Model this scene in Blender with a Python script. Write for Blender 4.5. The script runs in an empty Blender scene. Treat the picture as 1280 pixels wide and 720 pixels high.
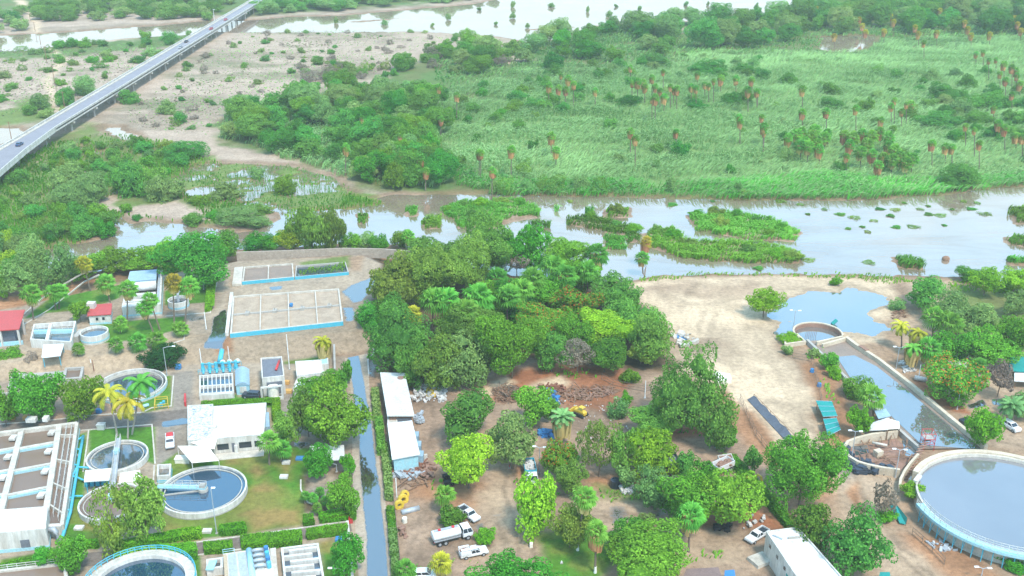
import bpy, math, random
import numpy as np
from mathutils import Vector, Matrix
R = math.radians
rng = np.random.default_rng(7)
random.seed(7)
SC = bpy.context.scene
COL = SC.collection
# ---------------------------------------------------------------- camera
FPX, PITCH, CAMH = 1300.0, R(23), 120.0
cp, sp = math.cos(PITCH), math.sin(PITCH)
cam_d = bpy.data.cameras.new('camera'); cam = bpy.data.objects.new('camera', cam_d); COL.objects.link(cam)
cam.location = (0, 0, CAMH); cam.rotation_euler = (R(90) - PITCH, 0, 0)
cam_d.sensor_width = 36; cam_d.lens = 36 * FPX / 1280; cam_d.clip_start = 1; cam_d.clip_end = 12000
SC.camera = cam

def P(px, py, z=0.0):
    """photo pixel (1280 wide) -> world point on the level z"""
    dx = px - 640; dy = FPX * cp - (py - 360) * sp; dz = -FPX * sp - (py - 360) * cp
    t = (z - CAMH) / dz
    return (dx * t, dy * t, z)
def P2(px, py, z=0.0): return P(px, py, z)[:2]
def PP(pts, z=0.0): return [P(a, b, z)[:2] for a, b in pts]
def S(y): return (y + 192) * cp / CAMH           # photo pixels per metre across, at ground row y
def proj(X, Y, Z):
    a = Y * cp - (Z - CAMH) * sp
    return 640 + FPX * X / a, 360 - FPX * (Y * sp + (Z - CAMH) * cp) / a

# ---------------------------------------------------------------- materials
MATS = {}
def nodes(name):
    m = bpy.data.materials.new(name); m.use_nodes = True
    nt = m.node_tree; nt.nodes.clear(); MATS[name] = m
    return m, nt
def N(nt, t, **kw):
    n = nt.nodes.new(t)
    for k, v in kw.items():
        if k in n.inputs.keys(): n.inputs[k].default_value = v
        else: setattr(n, k, v)
    return n
def L(nt, a, b): nt.links.new(a, b)
def c4(c): return (c[0], c[1], c[2], 1)
def mixc(nt, fac, a, b, mode='MIX'):
    n = nt.nodes.new('ShaderNodeMix'); n.data_type = 'RGBA'; n.blend_type = mode
    for i, v in ((0, fac), (6, a), (7, b)):
        if hasattr(v, 'node'): L(nt, v, n.inputs[i])
        else: n.inputs[i].default_value = v if i == 0 else c4(v)
    return n.outputs[2]
def ramp(nt, src, stops):
    n = nt.nodes.new('ShaderNodeValToRGB'); L(nt, src, n.inputs[0])
    e = n.color_ramp.elements
    while len(e) < len(stops): e.new(.5)
    for i, (p, c) in enumerate(stops):
        e[i].position = p; e[i].color = c4(c) if not isinstance(c, (int, float)) else (c, c, c, 1)
    return n.outputs[0]
def noise(nt, scale, detail=3, rough=.55, coord=None, dist=0.0):
    n = N(nt, 'ShaderNodeTexNoise', Scale=scale, Detail=detail, Roughness=rough, Distortion=dist)
    if coord is not None: L(nt, coord, n.inputs['Vector'])
    return n.outputs['Fac']
def finish(nt, col, rough=.8, spec=.3, metal=0.0, bump=None, bstr=.3, bdist=.05):
    b = nt.nodes.new('ShaderNodeBsdfPrincipled')
    if hasattr(col, 'node'): L(nt, col, b.inputs['Base Color'])
    else: b.inputs['Base Color'].default_value = c4(col)
    if hasattr(rough, 'node'): L(nt, rough, b.inputs['Roughness'])
    else: b.inputs['Roughness'].default_value = rough
    b.inputs['Specular IOR Level'].default_value = spec; b.inputs['Metallic'].default_value = metal
    if bump is not None:
        k = N(nt, 'ShaderNodeBump', Strength=bstr, Distance=bdist); L(nt, bump, k.inputs['Height']); L(nt, k.outputs[0], b.inputs['Normal'])
    o = nt.nodes.new('ShaderNodeOutputMaterial'); L(nt, b.outputs[0], o.inputs[0])
    return b
def objco(nt): return nt.nodes.new('ShaderNodeNewGeometry').outputs['Position']
def surf(name, col, dirt=None, rough=.75, spec=.3, amt=.5, scale=.35, fine=3.0, metal=0.0, streak=False):
    """weathered surface: base colour with broad stains and fine grain of a second colour"""
    m, nt = nodes(name); g = objco(nt)
    if dirt is None: dirt = tuple(c * .6 for c in col)
    if streak:
        mp = N(nt, 'ShaderNodeMapping'); mp.inputs['Scale'].default_value = (1, 1, .18); L(nt, g, mp.inputs[0]); g2 = mp.outputs[0]
    else: g2 = g
    a = noise(nt, scale, 5, .65, g2, .6); b = noise(nt, fine, 4, .7, g2)
    f = ramp(nt, a, [(.38, 0.0), (.72, 1.0)])
    mul = N(nt, 'ShaderNodeMath', operation='MULTIPLY'); L(nt, f, mul.inputs[0]); mul.inputs[1].default_value = amt
    c = mixc(nt, mul.outputs[0], col, dirt)
    f2 = ramp(nt, b, [(.3, .80), (.7, 1.12)])
    c = mixc(nt, 1.0, c, f2, 'MULTIPLY')
    finish(nt, c, rough, spec, metal, b, .15, .03)
    return m

# ---------------------------------------------------------------- mesh builder
class MB:
    def __init__(s): s.v = []; s.f = []
    def add(s, vs, fs):
        k = len(s.v); s.v += [tuple(q) for q in vs]; s.f += [tuple(i + k for i in f) for f in fs]; return s
    def quad(s, a, b, c, d): return s.add([a, b, c, d], [(0, 1, 2, 3)])
    def prism(s, poly, z0, z1, bottom=True):
        n = len(poly)
        ar = sum(poly[i][0] * poly[(i + 1) % n][1] - poly[(i + 1) % n][0] * poly[i][1] for i in range(n))
        if ar < 0: poly = poly[::-1]
        zt = z1 if hasattr(z1, '__len__') else [z1] * n
        if ar < 0 and hasattr(z1, '__len__'): zt = zt[::-1]
        vs = [(x, y, z0) for x, y in poly] + [(p[0], p[1], zt[i]) for i, p in enumerate(poly)]
        fs = [tuple(range(n, 2 * n))] + [(i, (i + 1) % n, n + (i + 1) % n, n + i) for i in range(n)]
        if bottom: fs.append(tuple(range(n - 1, -1, -1)))
        return s.add(vs, fs)
    def box(s, c, d, rz=0.0):
        x, y, z = d[0] / 2, d[1] / 2, d[2] / 2; ca, sa = math.cos(rz), math.sin(rz)
        q = [(c[0] + a * ca - b * sa, c[1] + a * sa + b * ca) for a, b in ((-x, -y), (x, -y), (x, y), (-x, y))]
        return s.prism(q, c[2] - z, c[2] + z)
    def bar(s, a, b, w, z0, z1):
        """an upright strip of thickness w along the ground line a-b"""
        dx, dy = b[0] - a[0], b[1] - a[1]; l = math.hypot(dx, dy) or 1; nx, ny = -dy / l * w / 2, dx / l * w / 2
        return s.prism([(a[0] - nx, a[1] - ny), (b[0] - nx, b[1] - ny), (b[0] + nx, b[1] + ny), (a[0] + nx, a[1] + ny)], z0, z1)
    def line(s, pts, w, z0, z1, close=False):
        """a mitred strip of thickness w along a polyline"""
        n = len(pts); Lf, Rt = [], []
        for i in range(n):
            a = pts[i - 1] if (i > 0 or close) else None; b = pts[(i + 1) % n] if (i < n - 1 or close) else None; p = pts[i]
            ds = []
            for u, v in ((a, p), (p, b)):
                if u is None or v is None: continue
                l = math.hypot(v[0] - u[0], v[1] - u[1]) or 1; ds.append(((v[0] - u[0]) / l, (v[1] - u[1]) / l))
            tx = sum(d[0] for d in ds); ty = sum(d[1] for d in ds); l = math.hypot(tx, ty) or 1; tx /= l; ty /= l
            k = w / 2 / max(.4, abs(tx * ds[0][0] + ty * ds[0][1]))
            Lf.append((p[0] - ty * k, p[1] + tx * k)); Rt.append((p[0] + ty * k, p[1] - tx * k))
        vs = [(x, y, z) for z in (z0, z1) for x, y in Lf] + [(x, y, z) for z in (z0, z1) for x, y in Rt]
        fs = []; m = n if close else n - 1
        for i in range(m):
            j = (i + 1) % n
            fs += [(n + i, 3 * n + i, 3 * n + j, n + j), (i, n + i, n + j, j), (2 * n + i, 2 * n + j, 3 * n + j, 3 * n + i), (i, j, 2 * n + j, 2 * n + i)]
        if not close: fs += [(0, 2 * n, 3 * n, n), (n - 1, 2 * n - 1, 4 * n - 1, 3 * n - 1)]
        return s.add(vs, fs)
    def ring(s, c, r0, r1, z0, z1, seg=64, a0=0.0, a1=360.0):
        full = abs(a1 - a0) >= 359.9; n = seg if full else seg + 1
        an = [R(a0 + (a1 - a0) * i / seg) for i in range(n)]
        vs = [(c[0] + r * math.cos(a), c[1] + r * math.sin(a), z) for r, z in ((r0, z0), (r0, z1), (r1, z1), (r1, z0)) for a in an]
        fs = []
        for i in range(seg):
            j = (i + 1) % n
            for k in range(4): q = (k + 1) % 4; fs.append((k * n + i, q * n + i, q * n + j, k * n + j))
        if not full: fs += [(0, 3 * n, 2 * n, n), (n - 1, 2 * n - 1, 3 * n - 1, 4 * n - 1)]
        return s.add(vs, fs)
    def disc(s, c, r, z, seg=64, a0=0, a1=360):
        return s.add([(c[0] + r * math.cos(R(a0 + (a1 - a0) * i / seg)), c[1] + r * math.sin(R(a0 + (a1 - a0) * i / seg)), z) for i in range(seg)], [tuple(range(seg))])
    def cyl(s, c, r, z0, z1, seg=16, r1=None):
        r1 = r if r1 is None else r1
        vs = [(c[0] + q * math.cos(2 * math.pi * i / seg), c[1] + q * math.sin(2 * math.pi * i / seg), z) for q, z in ((r, z0), (r1, z1)) for i in range(seg)]
        fs = [(i, (i + 1) % seg, seg + (i + 1) % seg, seg + i) for i in range(seg)] + [tuple(range(seg, 2 * seg)), tuple(range(seg - 1, -1, -1))]
        return s.add(vs, fs)
    def tube(s, pts, r, seg=8):
        pts = [Vector(p) for p in pts]; n = len(pts); rr = r if hasattr(r, '__len__') else [r] * n
        vs = []; up = Vector((0, 0, 1))
        for i, p in enumerate(pts):
            t = (pts[min(i + 1, n - 1)] - pts[max(i - 1, 0)]).normalized()
            u = t.cross(up) if abs(t.z) < .95 else t.cross(Vector((0, 1, 0)))
            u.normalize(); w = t.cross(u)
            vs += [p + (u * math.cos(2 * math.pi * k / seg) + w * math.sin(2 * math.pi * k / seg)) * rr[i] for k in range(seg)]
        fs = [(i * seg + k, i * seg + (k + 1) % seg, (i + 1) * seg + (k + 1) % seg, (i + 1) * seg + k) for i in range(n - 1) for k in range(seg)]
        fs += [tuple(range(seg - 1, -1, -1)), tuple(range((n - 1) * seg, n * seg))]
        return s.add(vs, fs)
    def ball(s, c, r, seg=10, ring=6):
        r = r if hasattr(r, '__len__') else (r, r, r); vs = []; fs = []
        for j in range(ring + 1):
            t = math.pi * j / ring
            for i in range(seg):
                a = 2 * math.pi * i / seg
                vs.append((c[0] + r[0] * math.sin(t) * math.cos(a), c[1] + r[1] * math.sin(t) * math.sin(a), c[2] + r[2] * math.cos(t)))
        for j in range(ring):
            for i in range(seg): fs.append((j * seg + i, (j + 1) * seg + i, (j + 1) * seg + (i + 1) % seg, j * seg + (i + 1) % seg))
        return s.add(vs, fs)
    def build(s, name, mat, parent=None, smooth=False, bevel=0.0):
        me = bpy.data.meshes.new(name); v = s.v; loc = (0, 0, 0)
        if parent is not None:
            loc = parent.get('_o', (0, 0, 0)); v = [(a - loc[0], b - loc[1], c - loc[2]) for a, b, c in v]
        me.from_pydata(v, [], s.f); me.validate(clean_customdata=False)
        o = bpy.data.objects.new(name, me); COL.objects.link(o)
        me.materials.append(MATS[mat] if isinstance(mat, str) else mat)
        if smooth: me.polygons.foreach_set('use_smooth', [True] * len(me.polygons))
        if bevel:
            b = o.modifiers.new('edge', 'BEVEL'); b.width = bevel; b.segments = 2; b.limit_method = 'ANGLE'
        if parent is not None:
            o.parent = parent; o['_o'] = loc
        return o
def npmesh(name, verts, faces_flat, nside, mat, parent=None, attrs=None, smooth=False):
    """fast mesh: verts (n,3), faces (m,nside)"""
    me = bpy.data.meshes.new(name); nv = len(verts); nf = len(faces_flat)
    me.vertices.add(nv); me.vertices.foreach_set('co', np.ascontiguousarray(verts, dtype=np.float32).ravel())
    me.loops.add(nf * nside); me.loops.foreach_set('vertex_index', np.ascontiguousarray(faces_flat, dtype=np.int32).ravel())
    me.polygons.add(nf); me.polygons.foreach_set('loop_start', np.arange(0, nf * nside, nside, dtype=np.int32))
    try: me.polygons.foreach_set('loop_total', np.full(nf, nside, dtype=np.int32))
    except Exception: pass
    me.update(calc_edges=True)
    for an, (kind, dom, arr) in (attrs or {}).items():
        a = me.attributes.new(an, kind, dom)
        a.data.foreach_set('color' if kind == 'FLOAT_COLOR' else 'value', np.ascontiguousarray(arr, dtype=np.float32).ravel())
    if mat is not None: me.materials.append(MATS[mat])
    if smooth: me.polygons.foreach_set('use_smooth', np.ones(nf, dtype=bool))
    o = bpy.data.objects.new(name, me); COL.objects.link(o)
    if parent is not None: o.parent = parent
    return o
def tag(o, label=None, cat=None, group=None, kind=None):
    for k, v in (('label', label), ('category', cat), ('group', group), ('kind', kind)):
        if v: o[k] = v
    return o
def thing(name, label, cat, loc=(0, 0, 0), rz=0.0, group=None):
    o = bpy.data.objects.new(name, None); COL.objects.link(o); o.empty_display_size = .3
    o.location = loc; o.rotation_euler = (0, 0, rz); o['_o'] = tuple(loc)
    return tag(o, label, cat, group)
def copy_tree(o, parent=None):
    c = o.copy(); COL.objects.link(c)
    if parent is not None: c.parent = parent
    for ch in [x for x in KIDS.get(o.name, o.children)]: copy_tree(ch, c)
    return c
KIDS = {}
def place(proto, used, loc, rz, label, group=None, scale=None):
    """the first call moves the prototype itself, later ones copy it with its parts"""
    if proto.name not in used: used[proto.name] = 1; o = proto; KIDS[proto.name] = list(proto.children)
    else: o = copy_tree(proto)
    o.location = loc; o.rotation_euler = (0, 0, rz); o['label'] = label
    if group: o['group'] = group
    elif 'group' in o.keys(): del o['group']
    if scale: o.scale = scale
    return o
USED = {}

# ---------------------------------------------------------------- numpy helpers
class VNoise:
    def __init__(s, seed, n=256): s.g = np.random.default_rng(seed).random((n, n)).astype(np.float32); s.n = n
    def one(s, x, y):
        n = s.n; xi = np.floor(x).astype(int); yi = np.floor(y).astype(int); fx = x - xi; fy = y - yi
        fx = fx * fx * (3 - 2 * fx); fy = fy * fy * (3 - 2 * fy); g = s.g
        a = g[yi % n, xi % n]; b = g[yi % n, (xi + 1) % n]; c = g[(yi + 1) % n, xi % n]; d = g[(yi + 1) % n, (xi + 1) % n]
        return (a * (1 - fx) + b * fx) * (1 - fy) + (c * (1 - fx) + d * fx) * fy
    def __call__(s, x, y, scale, octv=4, rough=.55):
        t = 0; a = 1; k = 0; f = 1 / scale
        for i in range(octv): t = t + a * s.one(x * f + 17.3 * i, y * f + 5.1 * i); k += a; a *= rough; f *= 2.03
        return t / k
NZ = [VNoise(i) for i in range(6)]
def sdist(poly, X, Y, margin=30.0):
    """signed distance to a polygon (inside > 0), -margin far away"""
    poly = np.asarray(poly, dtype=np.float64); out = np.full(X.shape, -margin, dtype=np.float32)
    m = (X > poly[:, 0].min() - margin) & (X < poly[:, 0].max() + margin) & (Y > poly[:, 1].min() - margin) & (Y < poly[:, 1].max() + margin)
    x = X[m]; y = Y[m]
    if not len(x): return out
    d2 = np.full(x.shape, 1e12); ins = np.zeros(x.shape, bool); n = len(poly)
    for i in range(n):
        ax, ay = poly[i]; bx, by = poly[(i + 1) % n]; ex, ey = bx - ax, by - ay; l2 = ex * ex + ey * ey + 1e-12
        t = np.clip(((x - ax) * ex + (y - ay) * ey) / l2, 0, 1)
        d2 = np.minimum(d2, (x - ax - t * ex) ** 2 + (y - ay - t * ey) ** 2)
        if ay != by:
            c = ((ay > y) != (by > y)) & (x < ex * (y - ay) / ey + ax); ins ^= c
    d = np.sqrt(d2); out[m] = np.where(ins, d, -np.minimum(d, margin)); return out
def inside(poly, x, y):
    ins = False; n = len(poly)
    for i in range(n):
        ax, ay = poly[i]; bx, by = poly[(i + 1) % n]
        if (ay > y) != (by > y) and x < (bx - ax) * (y - ay) / (by - ay) + ax: ins = not ins
    return ins
def sstep(d, w): t = np.clip(d / w * .5 + .5, 0, 1); return t * t * (3 - 2 * t)
SKY_STRENGTH, SUN_STRENGTH, EXPOSURE, HAZE, CLOUD = .15, 2.4, .92, .00013, (5.1, 6.0, 6.3)
# ================================================================ light and air
SUN_EL, SUN_AZ = R(58), R(150)      # azimuth measured clockwise from +Y
w = bpy.data.worlds.new('World'); SC.world = w; w.use_nodes = True
nt = w.node_tree; bg = nt.nodes['Background']
sky = nt.nodes.new('ShaderNodeTexSky'); sky.sky_type = 'NISHITA'; sky.sun_disc = False
sky.sun_elevation = SUN_EL; sky.sun_rotation = SUN_AZ; sky.air_density = 1.0; sky.dust_density = .4; sky.ozone_density = 2.2
# broken bright cloud low down, opening to blue overhead
tc = nt.nodes.new('ShaderNodeTexCoord'); sx = nt.nodes.new('ShaderNodeSeparateXYZ'); nt.links.new(tc.outputs['Generated'], sx.inputs[0])
cl = noise(nt, 3.2, 5, .6, tc.outputs['Generated'], .6)
ad = N(nt, 'ShaderNodeMath', operation='MULTIPLY_ADD'); L(nt, cl, ad.inputs[0]); ad.inputs[1].default_value = -.34; L(nt, sx.outputs['Z'], ad.inputs[2])
ad2 = N(nt, 'ShaderNodeMath', operation='ADD'); L(nt, ad.outputs[0], ad2.inputs[0]); ad2.inputs[1].default_value = .17
cf = ramp(nt, ad2.outputs[0], [(0.0, 1.0), (.22, .95), (.33, .45), (.42, .18), (1.0, .3)])
hv = N(nt, 'ShaderNodeHueSaturation', Hue=.478, Saturation=1.2, Value=2.1); L(nt, sky.outputs[0], hv.inputs['Color']); L(nt, mixc(nt, cf, hv.outputs[0], CLOUD), bg.inputs[0]); bg.inputs[1].default_value = SKY_STRENGTH
sd = bpy.data.lights.new('sun', 'SUN'); sd.energy = SUN_STRENGTH; sd.angle = R(11); sd.color = (1, .945, .85)
so = bpy.data.objects.new('sun', sd); COL.objects.link(so)
dirv = Vector((math.sin(SUN_AZ) * math.cos(SUN_EL), math.cos(SUN_AZ) * math.cos(SUN_EL), math.sin(SUN_EL)))
so.rotation_euler = dirv.to_track_quat('Z', 'Y').to_euler(); so.location = dirv * 400
SC.view_settings.view_transform = 'Standard'; SC.view_settings.look = 'None'; SC.view_settings.exposure = EXPOSURE; SC.view_settings.gamma = 1
SC.cycles.use_denoising = True; SC.cycles.max_bounces = 6; SC.cycles.diffuse_bounces = 3; SC.cycles.glossy_bounces = 3
SC.cycles.transmission_bounces = 2; SC.cycles.volume_bounces = 1; SC.cycles.transparent_max_bounces = 8
SC.cycles.use_adaptive_sampling = True; SC.cycles.adaptive_threshold = .02; SC.cycles.volume_step_rate = 4; SC.cycles.volume_max_steps = 64

# ================================================================ terrain heights
WL = -0.6            # river level
TER = 3.0            # the upper works stand on a terrace
top_px = [(-90, 464), (27, 452), (185, 440), (225, 432), (300, 424), (400, 418), (455, 413), (478, 330), (450, 318), (300, 326), (200, 345), (60, 375), (-40, 395), (-120, 410)]
bot_px = [(-90, 490), (27, 474), (125, 467), (230, 456), (345, 453), (400, 446), (470, 438)]
T_top = PP(top_px, TER)
b0 = PP(bot_px, 0)
T_bot = b0 + [(T_top[7][0] + 7, T_top[7][1]), (T_top[8][0] + 3, T_top[8][1] + 5), (T_top[9][0], T_top[9][1] + 5), (T_top[10][0], T_top[10][1] + 6), (T_top[11][0], T_top[11][1] + 7), (T_top[12][0], T_top[12][1] + 7), (T_top[13][0] - 8, T_top[13][1] + 6)]
def terrace(X, Y):
    dt = sdist(T_top, X, Y, 25); db = sdist(T_bot, X, Y, 25)
    t = np.where(dt >= 0, 1, np.where(db <= 0, 0, db / np.maximum(db - dt, 1e-3)))
    return TER * t
def tz(px, py):
    """ground level under a photo pixel"""
    z = 0.0
    for _ in range(4):
        X, Y, _z = P(px, py, z); z = float(terrace(np.array([X]), np.array([Y]))[0])
    return z
def G(px, py, dz=0.0):
    z = tz(px, py); X, Y, _ = P(px, py, z); return (X, Y, z + dz)

# river, streams, ponds (photo outlines dropped on the water level)
WATER = [
 [(40, 324), (66, 309), (105, 304), (138, 297), (142, 279), (150, 271), (165, 279), (190, 277), (225, 279), (258, 286), (300, 291), (325, 285), (348, 273), (342, 262), (352, 247), (375, 240), (400, 243), (430, 249), (465, 251), (495, 244), (560, 243), (620, 244), (700, 246), (780, 247), (860, 249), (940, 251), (1000, 251), (1060, 251), (1120, 248), (1180, 244), (1240, 237), (1330, 228), (1330, 352), (1245, 352), (1195, 345), (1130, 345), (1060, 344), (1000, 342), (900, 342), (830, 343), (800, 349), (780, 353), (755, 352), (640, 345), (560, 325), (500, 306), (440, 300), (420, 306), (330, 308), (292, 313), (240, 314), (200, 322), (150, 333), (95, 343), (40, 340)],
 [(215, 224), (245, 207), (300, 205), (360, 208), (415, 222), (438, 240), (425, 258), (370, 262), (330, 258), (280, 249), (235, 245)],
 [(-60, 178), (-20, 162), (20, 161), (38, 166), (35, 173), (10, 176), (-30, 190)],
 [(128, 158), (150, 160), (168, 170), (172, 177), (158, 175), (138, 166)],
 [(100, 184), (122, 188), (135, 193), (120, 193), (104, 188)],
 [(-80, 49), (45, 43), (100, 40), (160, 35), (200, 33), (255, 27), (300, 27), (360, 22), (430, 20), (500, 14), (560, 9), (600, 5), (640, -4), (700, -9), (1020, -9), (1025, 4), (960, 18), (918, 20), (840, 27), (760, 27), (740, 32), (700, 44), (690, 49), (660, 53), (640, 47), (600, 43), (520, 39), (420, 40), (340, 40), (300, 40), (256, 40), (225, 44), (165, 47), (90, 54), (60, 59), (30, 63), (-80, 68)],
 [(1029, 47), (1060, 45), (1092, 46), (1085, 55), (1072, 63), (1050, 65), (1028, 62)],
 [(1090, -6), (1290, -8), (1290, 3), (1240, 6), (1150, 6), (1100, 3)],
]
POND = [(966, 390), (985, 373), (1010, 366), (1045, 363), (1060, 357), (1075, 366), (1100, 370), (1104, 378), (1085, 391), (1102, 405), (1114, 412), (1090, 417), (1050, 414), (1020, 408), (1000, 419), (976, 417), (988, 402), (966, 396)]
BANKS = [  # dry land standing in the river
 [(150, 252), (185, 250), (225, 247), (258, 262), (262, 274), (225, 277), (165, 277)],
 [(548, 263), (580, 253), (640, 250), (674, 260), (672, 272), (640, 276), (612, 289), (575, 285)],
 [(707, 273), (745, 271), (800, 288), (795, 295), (760, 292), (710, 282)], [(755, 262), (785, 260), (789, 272), (757, 273)],
 [(753, 296), (784, 295), (783, 313), (754, 313)], [(782, 291), (799, 291), (799, 304), (783, 305)],
 [(801, 293), (835, 285), (862, 302), (940, 302), (1000, 318), (998, 329), (940, 330), (850, 322), (808, 308)],
 [(860, 270), (915, 266), (960, 274), (1003, 291), (990, 302), (930, 300), (870, 287)],
 [(527, 272), (549, 271), (551, 286), (528, 287)], [(447, 268), (460, 268), (461, 281), (448, 281)], [(506, 260), (520, 260), (521, 270), (507, 271)],
 [(1118, 322), (1154, 330), (1152, 338), (1122, 334)], [(1256, 297), (1290, 294), (1290, 310), (1262, 306)], [(1260, 324), (1290, 324), (1290, 332), (1262, 331)], [(1260, 262), (1300, 258), (1300, 282), (1266, 280)],
 [(362, 246), (410, 240), (470, 243), (480, 254), (440, 262), (400, 262), (375, 268), (362, 260)],
 [(258, 268), (290, 258), (330, 261), (338, 275), (318, 286), (270, 284)],
 [(430, 27), (500, 22), (520, 23), (440, 29)], [(640, 38), (700, 33), (735, 33), (690, 38)],
]
W_w = [PP(p, WL) for p in WATER]; P_w = PP(POND, -.18); B_w = [PP(p, WL) for p in BANKS]
def water_d(X, Y):
    d = np.full(X.shape, -40.0, dtype=np.float32)
    for p in W_w: d = np.maximum(d, sdist(p, X, Y, 40))
    for p in B_w: d = np.minimum(d, -sdist(p, X, Y, 40))
    return d      # > 0 in the water

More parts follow.
